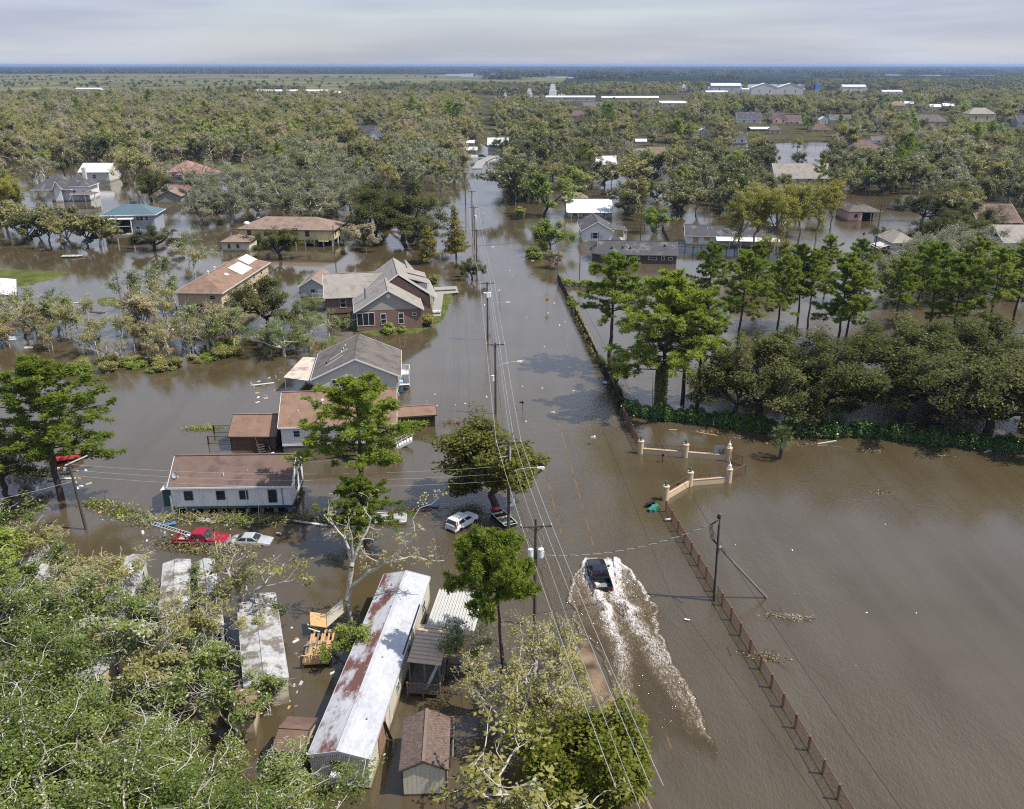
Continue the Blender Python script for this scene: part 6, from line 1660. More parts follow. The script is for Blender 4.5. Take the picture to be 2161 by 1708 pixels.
def pickup(paint, label, px, heading, sink, tailpaint=None, chrome=True):
    o = empty('pickup_truck', (0, 0, 0), 0, label, 'pickup truck')
    b = MB(); W_ = 1.0
    ring_loft(b, [(2.92, prof(.80, .55, .98, .02)), (2.85, prof(.92, .45, 1.08, .03)), (2.5, prof(.97, .42, 1.16, .06)), (1.9, prof(W_, .42, 1.22, .07)), (1.35, prof(W_, .42, 1.27, .06)), (.9, prof(W_, .42, 1.28, .02)), (-1.0, prof(W_, .42, 1.28, .02)), (-1.08, prof(W_ * .97, .42, 1.24, .0))])
    b.build('body', paint, o)
    greenhouse(o, -1.0, -.88, .35, 1.25, .93, .76, 1.25, 1.88, paint, (.50,))
    bed = MB()
    bed.box(-2.85, -1.08, -.97, -.86, .55, 1.27).box(-2.85, -1.08, .86, .97, .55, 1.27).box(-1.2, -1.08, -.86, .86, .6, 1.27).build('bed_side', paint, o)
    bf = MB().box(-2.85, -1.1, -.86, .86, .6, .68)
    for k in range(7): bf.box(-2.8, -1.25, -.75 + k * .25 - .05, -.75 + k * .25 + .05, .68, .71)
    bf.build('bed_floor', M['grey'], o)
    for s_ in (-1, 1): MB().hexa([(-2.2, s_ * .86, .68), (-1.5, s_ * .86, .68), (-1.5, s_ * .62, .68), (-2.2, s_ * .62, .68)], [(-2.1, s_ * .86, .98), (-1.6, s_ * .86, .98), (-1.6, s_ * .66, .95), (-2.1, s_ * .66, .95)]).build('wheel_arch', M['black'], o)
    MB().box(-2.93, -2.85, -.97, .97, .62, 1.27).box(-2.945, -2.93, -.5, .5, .78, 1.12).build('tailgate', tailpaint or paint, o)
    MB().box(-2.965, -2.95, -.16, .16, 1.0, 1.1).build('handle', M['black'], o)
    for y in (-.62, .62): MB().box(-2.955, -2.93, y - .16, y + .16, .74, .80).build('badge', M['metal'], o)
    MB().box(-3.1, -2.86, -.98, .98, .42, .6).box(-3.12, -2.95, -.22, .22, .44, .56).build('rear_bumper', M['metal'] if chrome else paint, o)
    MB().box(-3.125, -3.118, -.16, .16, .45, .55).build('licence_plate', M['offwhite'], o)
    MB().box(2.86, 3.0, -.95, .95, .42, .62).build('front_bumper', M['metal'], o)
    MB().box(2.88, 2.95, -.6, .6, .66, .98).build('grille', M['metal'] if chrome else M['black'], o)
    for s_ in (-1, 1):
        MB().box(-2.96, -2.88, s_ * .9 - .09, s_ * .9 + .09, .78, 1.2).build('tail_light', mat('tail_light', (.5, .02, .02), .3, .05) if 'tail_light' not in bpy.data.materials else bpy.data.materials['tail_light'], o)
        MB().box(2.84, 2.92, s_ * .78 - .16, s_ * .78 + .16, .72, .98).build('headlight', M['offwhite'], o)
        mr = MB().box(.85, 1.0, s_ * 1.02 - .02, s_ * 1.02 + .22 * s_, 1.28, 1.46) if s_ > 0 else MB().box(.85, 1.0, -1.24, -1.0, 1.28, 1.46)
        mr.build('mirror', M['black'], o)
    MB().box(-.94, -.86, -.12, .12, 1.80, 1.84).build('brake_light', bpy.data.materials['tail_light'], o)
    wheels(o, (1.85, -1.85), .88, .40)
    place(o, px, 1.0, heading, sink)
    return o
blackp = mat('black_paint', (.010, .011, .016), .16, .1, 1, 9, spec=.6)
truck = pickup(blackp, 'black pickup truck driving through the flood with a white wake behind it', (1265, 1203), R(94), .50)
redtruck = pickup(M['red'], 'red pickup truck with a ladder in its bed, half sunk among branches', (425, 1128), R(-3), .45)
for s_ in (-1, 1): MB().box(-2.8, 2.6, s_ * 1.0 - .012, s_ * 1.0 + .012, .92, 1.0).build('side_stripe', M['silver'], redtruck)
# ladder on the red truck
la = empty('ladder', label='grey ladder slanting out of the bed of the red pickup truck', cat='ladder')
for s_ in (-1, 1): MB().box(-2.6, 2.2, s_ * .22 - .03, s_ * .22 + .03, -.05, .05).build('stile', M['ltgrey'], la)
rg_ = MB().tube([(0, -.22, 0), (0, .22, 0)], .025, 6).mesh('rung', M['ltgrey'])
for k in range(14): q = link('rung', rg_, la); q.location = (-2.45 + k * .35, 0, 0)
la.location = redtruck.location + Vector((-3.3, .55, 1.75)); la.rotation_euler = (R(14), R(10), R(-14))
for k, (x, y, z, m_, lb) in enumerate(((-1.7, .3, .95, 'blue', 'blue bag lying in the bed of the red pickup truck'), (-2.2, -.3, .9, 'newwood', 'tan bundle lying at the tail of the red pickup truck'), (-1.5, .1, 1.15, 'offwhite', 'white sack heaped in the bed of the red pickup truck'))):
    q = MB().lathe([(.05, -.2), (.3, -.12), (.34, .05), (.2, .2), (.03, .24)], n=9).build('sack', M[m_], label=lb, cat='bag'); q.location = redtruck.location + Vector((x, y, z)); q.rotation_euler = (k, .3, .4); q.scale = (1.3, .9, 1)

# white boxy hatchback
o = empty('parked_car', label='white boxy hatchback stranded at the edge of the flooded street', cat='car')
b = MB(); ring_loft(b, [(2.02, prof(.70, .45, .80, .02)), (1.95, prof(.84, .35, .92, .03)), (1.5, prof(.90, .3, 1.0, .05)), (.95, prof(.9, .3, 1.05, .03)), (-1.75, prof(.9, .3, 1.05, .0)), (-1.98, prof(.86, .36, 1.02, 0)), (-2.02, prof(.8, .4, .95, 0))]); b.build('body', M['white'], o)
greenhouse(o, -1.95, -1.72, .35, 1.05, .86, .72, 1.02, 1.56, M['white'], (.14, .58))
for s_ in (-1, 1):
    MB().box(-2.0, -1.9, s_ * .80 - .1, s_ * .80 + .08, .85, 1.28).build('tail_light', bpy.data.materials['tail_light'], o)
    MB().box(1.88, 1.98, s_ * .66 - .14, s_ * .66 + .14, .68, .84).build('headlight', M['ltgrey'], o); MB().box(.72, .85, s_ * .98 - .1, s_ * .98 + .1, 1.02, 1.17).build('mirror', M['white'], o)
MB().box(-2.1, -1.95, -.84, .84, .36, .62).build('rear_bumper', M['white'], o); MB().box(-2.11, -2.09, -.5, .5, .38, .48).build('bumper_trim', M['black'], o); MB().box(-2.04, -1.99, -.2, .2, .74, .84).build('licence_plate', M['ltgrey'], o)
wheels(o, (1.3, -1.25), .80, .33)
place(o, (975, 1096), .7, R(52), .22); SOUL = o
# silver saloon, wrecked
o = empty('parked_car', label='silver saloon car with branches across it, sunk beside the red pickup truck', cat='car')
b = MB(); ring_loft(b, [(2.3, prof(.55, .45, .68, .01)), (2.22, prof(.8, .35, .76, .02)), (1.7, prof(.88, .3, .86, .06)), (1.0, prof(.9, .3, .95, .05)), (-1.3, prof(.9, .3, .97, .03)), (-2.0, prof(.86, .32, .93, .04)), (-2.28, prof(.72, .4, .85, .01))]); b.build('body', M['silver'], o)
greenhouse(o, -1.65, -.85, .25, 1.05, .82, .62, .95, 1.38, M['silver'], (.5,))
for s_ in (-1, 1): MB().box(2.12, 2.28, s_ * .62 - .16, s_ * .62 + .16, .58, .72).build('headlight', M['offwhite'], o); MB().box(-2.28, -2.15, s_ * .66 - .14, s_ * .66 + .14, .62, .78).build('tail_light', bpy.data.materials['tail_light'], o)
wheels(o, (1.4, -1.4), .80, .32)
place(o, (530, 1134), .6, R(-3), .48)
# red wreck behind the tall left pine
o = empty('wrecked_car', label='crushed red car hanging in the branches at far left', cat='car')
b = MB(); ring_loft(b, [(2.1, prof(.7, .4, .8, .02)), (1.6, prof(.88, .3, .95, .05)), (.8, prof(.9, .3, .98, .03)), (-1.6, prof(.9, .3, .95, .03)), (-2.1, prof(.75, .4, .85, .01))]); b.build('body', mat('faded_red_paint', (.50, .05, .045), .4, .25), o)
greenhouse(o, -1.5, -.8, .2, .95, .8, .6, .95, 1.32, bpy.data.materials['faded_red_paint'], (.5,)); wheels(o, (1.35, -1.35), .8, .32)
place(o, (137, 962), .8, R(22), .1); o.rotation_euler[0] = R(-12)

# boats
def jonboat(L_, W_, hullm, inm, label, px, heading, z=.0, bow_cover=None):
    o = empty('small_boat', label=label, cat='boat'); b = MB()
    st = [(-L_ / 2, W_ * .46, .02), (-L_ * .1, W_ / 2, .02), (L_ * .25, W_ * .47, .05), (L_ * .42, W_ * .36, .16), (L_ / 2, W_ * .22, .34)]
    h = .55; inner = []
    outer = []
    for x, y, zb in st: outer.append([(x, -y, h), (x, -y * .8, zb), (x, y * .8, zb), (x, y, h)]); inner.append([(x * .97, -y + .05, h), (x * .96, -y * .8 + .05, zb + .06), (x * .96, y * .8 - .05, zb + .06), (x * .97, y - .05, h)])
    for A, B in zip(outer, outer[1:]):
        for j in range(3): b.face([A[j], B[j], B[j + 1], A[j + 1]], 0)
    b.face(outer[0], 0); b.face(outer[-1][::-1], 0)
    for A, B in zip(inner, inner[1:]):
        for j in range(3): b.face([A[j + 1], B[j + 1], B[j], A[j]], 1)
    b.face(inner[0][::-1], 1); b.face(inner[-1], 1)
    b.build('hull', [hullm, inm], o)
    gw = MB()
    for A, B, I, J in zip(outer, outer[1:], inner, inner[1:]):
        for j in (0, 3): gw.bar(Vector(A[j]), Vector(B[j]), .09, .05)
    gw.bar(outer[0][0], outer[0][3], .09, .05).bar(outer[-1][0], outer[-1][3], .09, .05); gw.build('gunwale', M['ltgrey'], o)
    for x in (-L_ * .3, 0, L_ * .26): MB().box(x - .17, x + .17, -W_ * .44, W_ * .44, .34, .40).build('bench', M['offwhite'] if x >= 0 else mat('boat_teal', (.12, .3, .27), .5, .1) if 'boat_teal' not in bpy.data.materials else bpy.data.materials['boat_teal'], o)
    if bow_cover:
        MB().hexa([(L_ * .30, -W_ * .46, h + .02), (L_ * .5, -W_ * .24, h + .02), (L_ * .5, W_ * .24, h + .02), (L_ * .30, W_ * .46, h + .02)], [(L_ * .33, -W_ * .34, h + .12), (L_ * .46, -W_ * .16, h + .1), (L_ * .46, W_ * .16, h + .1), (L_ * .33, W_ * .34, h + .12)]).build('bow_cover', bow_cover, o)
    p = P(*px); o.location = (p.x, p.y, z - .12); o.rotation_euler = (R(3), 0, heading); return o
jonboat(4.6, 1.75, M['black'], bpy.data.materials['green_trim'], 'dark green flat bottomed boat with a red bow cover moored by the lamp pole', (1059, 1096), R(118), bow_cover=M['red'])
jonboat(5.5, 1.9, M['green_trim'], M['offwhite'], 'green hulled boat with a pale deck floating below the teal roofed house', (153, 543), R(6))

# barge, ship and masts on the far canal
def ship(px, yb, w_px, label, hull, sup):
    a, b_ = P(px - w_px / 2, yb), P(px + w_px / 2, yb); w = (b_ - a).length
    o = empty('ship', ((a.x + b_.x) / 2, a.y, 0), 0, label, 'ship')
    MB().hexa([(-w / 2, -4, -.5), (w / 2, -4, -.5), (w / 2, 4, -.5), (-w / 2, 4, -.5)], [(-w * .55, -5, w * .26), (w * .52, -5, w * .2), (w * .52, 5, w * .2), (-w * .55, 5, w * .26)]).build('hull', hull, o)
    MB().box(-w * .42, -w * .02, -4, 4, w * .25, w * .5).box(-w * .38, -w * .08, -3.4, 3.4, w * .5, w * .68).box(-w * .34, -w * .12, -3, 3, w * .68, w * .8).build('deckhouse', sup, o)
    MB().tube([(-w * .22, 0, w * .8), (-w * .22, 0, w * 1.1)], .25, 6).bar((-w * .3, 0, w * .95), (-w * .14, 0, w * .95), .2).build('mast', M['ltgrey'], o)
    for k in range(3): MB().box(w * (.08 + .13 * k), w * (.16 + .13 * k), -3, 3, w * .2, w * (.3 + .04 * (k % 2))).build('deck_cargo', M['offwhite'], o)
    return o
navy = mat('navy_hull', (.02, .07, .26), .5, .1)
ship(1124, 213, 30, 'blue hulled white supply ship on the far canal left of the long grey warehouse', navy, M['white'])
ship(1175, 212, 40, 'low work boat with white gear right of the blue hulled supply ship', M['ltgrey'], M['white'])
ship(1070, 210, 16, 'small white vessel left of the blue hulled supply ship', navy, M['white'])
ship(1447, 197, 22, 'white offshore vessel stacked high left of the grey metal warehouse', M['offwhite'], M['white'])
o = ship(1730, 206, 34, 'blue and white barge between two dark piles on the far canal', M['black'], mat('barge_blue', (.08, .25, .6), .5, .1))
for s_ in (-1, 1): MB().tube([(s_ * 11.0, 0, 0), (s_ * 11.0, 0, 19)], .7, 6).build('pile', M['black'], o)
for k, (x, yt) in enumerate(((1050, 186), (1058, 185), (1093, 186))):
    p = P(x, 210); o = empty('harbour_mast', (p.x, p.y, 0), 0, ('left', 'middle', 'right')[k] + ' one of three thin dark masts near the blue hulled ship', 'mast'); MB().tube([(0, 0, 0), (0, 0, 16)], [.7, .4], 6).build('pole', M['black'], o); MB().box(-.8, .8, -.8, .8, 15.6, 16.6).build('lamp_head', M['white'], o)
for k, (x, h) in enumerate(((222, 52), (435, 50), (858, 46))):
    p = P(x, (186, 187, 180)[k]); o = empty('pylon', (p.x, p.y, 0), 0, ('leftmost', 'middle', 'rightmost')[k] + ' of three thin steel lattice pylons on the far marsh', 'pylon'); b = MB()
    for sx, sy in ((-1, -1), (1, -1), (1, 1), (-1, 1)): b.bar((sx * 5, sy * 5, 0), (sx * .7, sy * .7, h), .16)
    for i in range(9):
        t0, t1 = i / 9, (i + 1) / 9; w0, w1 = 5 - 4.3 * t0, 5 - 4.3 * t1
        for sx in (-1, 1): b.bar((-w0 * sx, -w0, h * t0), (w1 * sx, -w1, h * t1), .09); b.bar((-w0, -w0, h * t0), (w0, -w0, h * t0), .09)
    b.build('lattice', M['ltgrey'], o); MB().bar((-7, 0, h * .86), (7, 0, h * .86), .18).bar((-5, 0, h * .97), (5, 0, h * .97), .18).build('arm', M['ltgrey'], o)
def tiny_car(x, y, m, label):
    p = P(x, y); o = empty('parked_car', (p.x, p.y, .2), R(10), label, 'car'); b = MB(); ring_loft(b, [(2.2, prof(.8, .35, .75)), (1.0, prof(.9, .3, .95)), (-2.2, prof(.9, .3, .95))]); b.build('body', m, o); greenhouse(o, -2.0, -1.6, .3, 1.0, .85, .7, .95, 1.6, m)
tiny_car(1018, 333, M['black'], 'black car parked at the dry end of the road'); tiny_car(1690, 262, M['white'], 'white van parked beside the dark roofed wing at upper right')
# ================================================================== the truck's wake
WK = [ # row: left edge, left wheel track, right wheel track, right edge
 (1172, 1236, 1243, 1288, 1293), (1190, 1230, 1242, 1290, 1306), (1215, 1214, 1246, 1293, 1336), (1240, 1207, 1256, 1298, 1356), (1262, 1203, 1264, 1306, 1370),
 (1286, 1206, 1278, 1322, 1380), (1312, 1214, 1286, 1338, 1384), (1336, 1228, 1295, 1353, 1388), (1361, 1250, 1304, 1368, 1394), (1390, 1272, 1312, 1382, 1406),
 (1413, 1280, 1312, 1394, 1420), (1440, 1288, 1313, 1410, 1438), (1471, 1298, 1322, 1432, 1456), (1511, 1312, 1338, 1450, 1470), (1548, 1326, 1352, 1466, 1487), (1583, 1340, 1366, 1486, 1508), (1632, 1360, 1386, 1504, 1524)]
def wake():
    ys = np.array([r[0] for r in WK], float)
    rows, cols = 330, 170
    V = np.zeros((rows, cols, 3)); fo = np.zeros((rows, cols))
    rg = np.random.default_rng(3)
    nz = rg.normal(size=(60, 34)); 
    def vnoise(u, v, s):
        u = u * s; v = v * s; i = np.floor(u).astype(int); j = np.floor(v).astype(int); f = u - i; g = v - j
        f = f * f * (3 - 2 * f); g = g * g * (3 - 2 * g); a = nz[i % 60, j % 34]; b_ = nz[(i + 1) % 60, j % 34]; c = nz[i % 60, (j + 1) % 34]; d = nz[(i + 1) % 60, (j + 1) % 34]
        return (a * (1 - f) + b_ * f) * (1 - g) + (c * (1 - f) + d * f) * g
    for i in range(rows):
        y = ys[0] + (ys[-1] - ys[0]) * (i / (rows - 1))
        l, tl, tr, r = [np.interp(y, ys, [q[k] for q in WK]) for k in (1, 2, 3, 4)]
        pl, ptl, ptr, pr = [P(x, y) for x in (l, tl, tr, r)]
        age = (ys[0] and (y - 1172) / 460)
        m = .8
        xs = np.linspace(pl.x - m, pr.x + m, cols)
        V[i, :, 0] = xs; V[i, :, 1] = pl.y
        wob = .35 * vnoise(np.full(cols, pl.y), xs * 0 + .5, .45) + .18 * vnoise(np.full(cols, pl.y), xs * 0 + 7.5, 1.3)
        dec = max(0, 1 - age * .92)
        g = lambda c, s: np.exp(-((xs - c) / s) ** 2)
        inside = 1 / (1 + np.exp(-(xs - pl.x - wob) * 6)) / (1 + np.exp((xs - pr.x - wob) * 6))
        e = 1.05 * dec * g(ptl.x + wob * .6, .6 + .3 * age) + .95 * dec * g(ptr.x + wob, .7 + .6 * age)
        e += .92 * (1 - age * .62) * g(pr.x + wob, .22 + .16 * age) + .70 * (1 - age * .7) * g(pl.x + wob * .7, .18 + .1 * age)
        e *= .86; e += inside * (.36 * math.exp(-age * 3.0) + .34 * (1 - age * .7))
        if y < 1262: e += inside * .22 * (1262 - y) / 90
        fo[i] = np.clip(e, 0, 1.25) * np.clip(inside * 1.6 + g(pr.x + wob, .4) + g(pl.x + wob, .3), 0, 1)
        n1 = vnoise(np.full(cols, pl.y), xs, 1.6) + .6 * vnoise(np.full(cols, pl.y), xs + 9, 4.1)
        hgt = .03 + .16 * np.exp(-age * 2.2) * fo[i] * (1 + .55 * n1) + (.34 * max(0, 1 - abs(y - 1258) / 42)) * (g(ptl.x, .5) + .8 * g(ptr.x, .5)) * (1 + .3 * n1)
        if y < 1236: hgt = np.where((xs > ptl.x - .25) & (xs < ptr.x + .25), np.minimum(hgt, .04), hgt)
        edge = np.clip(np.minimum(np.arange(cols), cols - 1 - np.arange(cols)) / 10, 0, 1) * min(1, i / 8) * min(1, (rows - 1 - i) / 14)
        V[i, :, 2] = np.maximum(.006, hgt * edge) * 1.0 - .012 * (1 - edge); fo[i] *= edge * min(1, (rows - 1 - i) / 60)
    k = np.arange(rows * cols).reshape(rows, cols)
    F = np.stack([k[1:, :-1], k[1:, 1:], k[:-1, 1:], k[:-1, :-1]], -1).reshape(-1, 4)
    m, nt, o = nodes('wake_foam')
    at = N(nt, 'ShaderNodeAttribute', attribute_name='foam')
    tc0 = N(nt, 'ShaderNodeTexCoord'); tc = N(nt, 'ShaderNodeMapping'); tc.inputs['Scale'].default_value = (1.35, .6, 1.0); L(nt, tc0.outputs['Object'], tc.inputs[0])
    w1 = N(nt, 'ShaderNodeTexNoise', Scale=2.4, Detail=8.0, Roughness=.66, Distortion=1.6); L(nt, tc.outputs[0], w1.inputs[0])
    v1 = N(nt, 'ShaderNodeTexNoise', Scale=3.0, Detail=3.0, Roughness=.55, Distortion=2.2); 
    wv = N(nt, 'ShaderNodeMix', data_type='VECTOR'); wv.inputs[0].default_value = .35; L(nt, tc.outputs[0], wv.inputs[4]); L(nt, w1.outputs[1], wv.inputs[5]); L(nt, wv.outputs[1], v1.inputs[0])
    vs = N(nt, 'ShaderNodeMath', operation='SUBTRACT'); L(nt, v1.outputs[0], vs.inputs[0]); vs.inputs[1].default_value = .5
    va = N(nt, 'ShaderNodeMath', operation='ABSOLUTE'); L(nt, vs.outputs[0], va.inputs[0])
    vr = N(nt, 'ShaderNodeMapRange'); vr.inputs[1].default_value = 0; vr.inputs[2].default_value = .10; vr.inputs[3].default_value = .24; vr.inputs[4].default_value = -.08; L(nt, va.outputs[0], vr.inputs[0])
    a = N(nt, 'ShaderNodeMath', operation='ADD'); L(nt, w1.outputs[0], a.inputs[0]); L(nt, vr.outputs[0], a.inputs[1])
    b2 = N(nt, 'ShaderNodeMath', operation='MULTIPLY_ADD'); L(nt, at.outputs['Fac'], b2.inputs[0]); b2.inputs[1].default_value = .62; L(nt, a.outputs[0], b2.inputs[2])
    mk = ramp(nt, b2.outputs[0], [(.93, (0,) * 3), (1.0, (.85,) * 3)])
    mk2 = N(nt, 'ShaderNodeMapRange'); mk2.inputs[1].default_value = .92; mk2.inputs[2].default_value = 1.40; L(nt, b2.outputs[0], mk2.inputs[0])
    w = N(nt, 'ShaderNodeBsdfPrincipled', Roughness=.06, IOR=1.33); w.inputs['Base Color'].default_value = (.09, .064, .032, 1)
    f = N(nt, 'ShaderNodeBsdfPrincipled', Roughness=.8); L(nt, mixc(nt, mk2.outputs[0], (.42, .35, .27), (.80, .78, .75)), f.inputs['Base Color'])
    bp = N(nt, 'ShaderNodeBump', Strength=.6, Distance=.12); L(nt, a.outputs[0], bp.inputs['Height']); L(nt, bp.outputs[0], w.inputs['Normal']); L(nt, bp.outputs[0], f.inputs['Normal'])
    mx = N(nt, 'ShaderNodeMixShader'); L(nt, mk2.outputs[0], mx.inputs[0]); L(nt, w.outputs[0], mx.inputs[1]); L(nt, f.outputs[0], mx.inputs[2]); tp = N(nt, 'ShaderNodeBsdfTransparent'); al = N(nt, 'ShaderNodeMapRange'); al.inputs[1].default_value = .10; al.inputs[2].default_value = .45; L(nt, at.outputs['Fac'], al.inputs[0])
    m2 = N(nt, 'ShaderNodeMixShader'); L(nt, al.outputs[0], m2.inputs[0]); L(nt, tp.outputs[0], m2.inputs[1]); L(nt, mx.outputs[0], m2.inputs[2]); L(nt, m2.outputs[0], o.inputs[0])
    me = np_mesh('wake', V.reshape(-1, 3), F, m, smooth=True)
    at_ = me.attributes.new('foam', 'FLOAT', 'POINT'); at_.data.foreach_set('value', fo.ravel().astype(np.float32))
    link('wake', me, None, 'white foaming wake spreading behind the black pickup truck', 'wake', kind='stuff')
wake()
# ================================================================== trees, nearest and most distinct first
ORD = ('first', 'second', 'third', 'fourth', 'fifth', 'sixth', 'seventh', 'eighth', 'ninth', 'tenth', 'eleventh', 'twelfth', 'thirteenth', 'fourteenth', 'fifteenth', 'sixteenth', 'seventeenth', 'eighteenth', 'nineteenth', 'twentieth', 'twenty first', 'twenty second', 'twenty third', 'twenty fourth')
LATE = {}
def T(k, n, x, y, h, lb, wide=1.0, g=None, **kw):
    o = tree(k, n, x, y, h, lb, g, wide=wide, **kw)
    if g: LATE.setdefault(g, []).append((x, y, o))
    return o
def by_place(g, what, where):
    """members of a group told apart by their order across the photograph"""
    for i, (x, y, o) in enumerate(sorted(LATE[g], key=lambda q: q[0])):
        o['label'] = '%s %s from the left %s' % (ORD[i], what, where)
T('pine_0', 'pine_tree', 768, 1088, 18.6, 'tall pine rising in front of the reddish roofed clapboard house', 1.6, rz=.4)
T('pine_1', 'pine_tree', 772, 1160, 9.0, 'low wide bright green pine crown between the white cottage and the white hatchback', 1.9, rz=2.0)
sp_ = T('pine_4', 'pine_tree', 1062, 1432, 15.6, 'slim pine with a round bright crown beside the white ribbed carport roof', 1.0, rz=1.0); sp_.rotation_euler[1] = -.085
T('ragged_sapling_1', 'ragged_tree', 36, 1046, 9.5, 'ragged olive tree at the left edge behind the crushed red car', 1.4, rz=1.6)
T('live_oak_1', 'oak_tree', 10, 1030, 6.5, 'dark low oak at the left edge below the big leaning pine', 1.3)
T('pine_1', 'pine_tree', 128, 1052, 18.6, 'big leaning pine at the left edge over the crushed red car', 1.75, rz=3.6, lean=.06)
def forked_tree():
    """the white forked trunk: its limbs are laid out by hand, twigs grow from them"""
    p = P(736, 1312); rs = np.random.default_rng(17); S, Tp = [], []
    X = lambda a, z, d=0.0: np.array([a, d, z])
    limbs = [([X(0, -1), X(.1, 1.5), X(.35, 3.5, .2), X(.75, 5.6, .3), X(.9, 6.4, .3)], .30, .24),
             ([X(.9, 6.4, .3), X(.65, 7.6, .6), X(.2, 8.8, .9), X(-.6, 9.8, 1.2), X(-1.6, 10.8, 1.6)], .17, .05), ([X(.9, 6.4, .3), X(1.0, 8.0, .4), X(1.1, 9.5, .2), X(1.0, 11.3, .3)], .13, .03),
             ([X(.9, 6.4, .3), X(1.6, 8.0, .5), X(2.4, 9.3, .8), X(2.9, 10.6, 1.0), X(2.3, 12.0, .9)], .17, .04), ([X(.35, 3.6, .2), X(1.6, 4.8, -.2), X(3.2, 6.1, -.5), X(4.6, 7.0, -.6), X(6.0, 8.2, -.4), X(7.0, 9.6, -.2), X(6.9, 11.0, 0)], .20, .05),
             ([X(4.6, 7.0, -.6), X(6.4, 7.2, -.3), X(8.2, 6.9, -.5), X(9.6, 6.8, -.4)], .10, .03), ([X(3.2, 6.1, -.5), X(3.4, 7.2, -.9), X(2.6, 8.1, -1.4), X(2.2, 9.1, -1.6)], .08, .03), ([X(6.9, 11.0, 0), X(7.6, 12.0, .3), X(9.4, 12.9, .5)], .06, .02), ([X(-.6, 9.8, 1.2), X(-1.0, 11.4, 1.0), X(-.9, 12.6, 1.2)], .06, .02)]
    pr_ = dict(wob=.25, up=.05, taper=.5, leafdepth=0, spread=.7, ratio=.6, kids=2, side=.5)
    for pts, r0, r1 in limbs:
        n = len(pts) - 1
        for i in range(n):
            a, b = pts[i], pts[i + 1]; ra, rb = r0 + (r1 - r0) * i / n, r0 + (r1 - r0) * (i + 1) / n
            m_ = (a + b) / 2 + rs.normal(size=3) * .09; S.append([*a, *m_, ra, (ra + rb) / 2]); S.append([*m_, *b, (ra + rb) / 2, rb])
            if r0 < .29 and i >= 1:
                for _ in range(2):
                    d = rs.normal(size=3) + np.array([0, 0, .5]); d /= np.linalg.norm(d); grow(rs, m_, d, rs.uniform(.8, 1.6), rb * .45 + .012, 1, S, Tp, pr_)
    finish('forked', S, np.array(Tp), 4, .35, .14, LM['olive'], M['palebark'], seed=4, drop=.45, sides=6)
    tree('forked', 'dead_tree', 0, 0, PROTO['forked'].height, 'dead tree with a forked white trunk left of the long mobile home', rz=0.0, loc=p)
forked_tree()
T('round', 'round_tree', 1046, 1070, 11.8, 'round dense olive green tree behind the white hatchback and the boat', 1.4)
# foot of the picture, right of the shed
T('bare_tree_1', 'dead_tree', 1090, 1790, 9.2, 'grey broken dead tree at the bottom edge right of the brown shingled shed', 1.7, rz=2.2)
T('gold_bush', 'broadleaf_tree', 1222, 1715, 8.6, 'dense yellow green tree at the bottom edge beside the road edge line', 1.25)
T('gold_bush', 'broadleaf_tree', 1318, 1655, 5.0, 'yellow green leafy tree reaching over the pale road edge line', 1.0)
for x, y, h, k, w in ((1068, 1560, 8.5, 'bare_tree_0', 1.0), (1128, 1530, 7.5, 'bare_tree_1', 1.2), (1170, 1490, 8, 'bare_tree_1', 1.0), (1195, 1450, 6, 'ragged_sapling_1', 1.2), (1016, 1500, 6.5, 'bare_tree_1', 1.0), (1150, 1590, 6, 'ragged_sapling_1', 1.3), (1200, 1540, 6, 'bare_tree_0', 1.2), (1090, 1600, 7, 'bare_tree_0', 1.0), (1130, 1430, 6, 'bare_tree_1', 1.2)):
    T(k, 'broken_tree', x, y, h, 'thin broken tree with pale twigs between the shed and the truck wake', w, 'broken trees right of the shed')
T('broadleaf_0', 'bush', 750, 1398, 4.2, 'dark green bush squeezed between the splintered deck and the long mobile home', 1.1)
T('ragged_sapling_0', 'sapling', 974, 1418, 5.4, 'leafy sapling growing at the corner of the tan porch roof', 1.4)
# torn oaks of the lower left
G1 = 'torn oaks covering the lower left corner'
for i, (x, y, h, k) in enumerate(((-30, 1340, 11, 1), (10, 1470, 11, 2), (75, 1590, 11, 0), (30, 1720, 12, 0), (170, 1720, 11, 1), (330, 1735, 10.5, 0), (440, 1850, 11, 0),
                                 (100, 1900, 12, 2), (270, 1930, 12, 1), (545, 1830, 9.5, 1), (420, 2020, 12, 0), (-60, 1900, 12, 1), (560, 2000, 11, 2), (-70, 1600, 11, 2), (590, 1745, 6.0, 2), (20, 2050, 12, 0), (200, 2080, 13, 2))):
    T('torn_oak_%d' % k, 'oak_tree', x, y, h * .8, 'storm torn oak with pale broken limbs crowding the lower left corner', 1.35, G1)
T('gold_bush', 'bush', 405, 1720, 4.5, 'yellow green shrub among the torn oaks near the bottom left', 1.1)
G2 = 'ragged trees between the wrecked trailers and the white cottage'
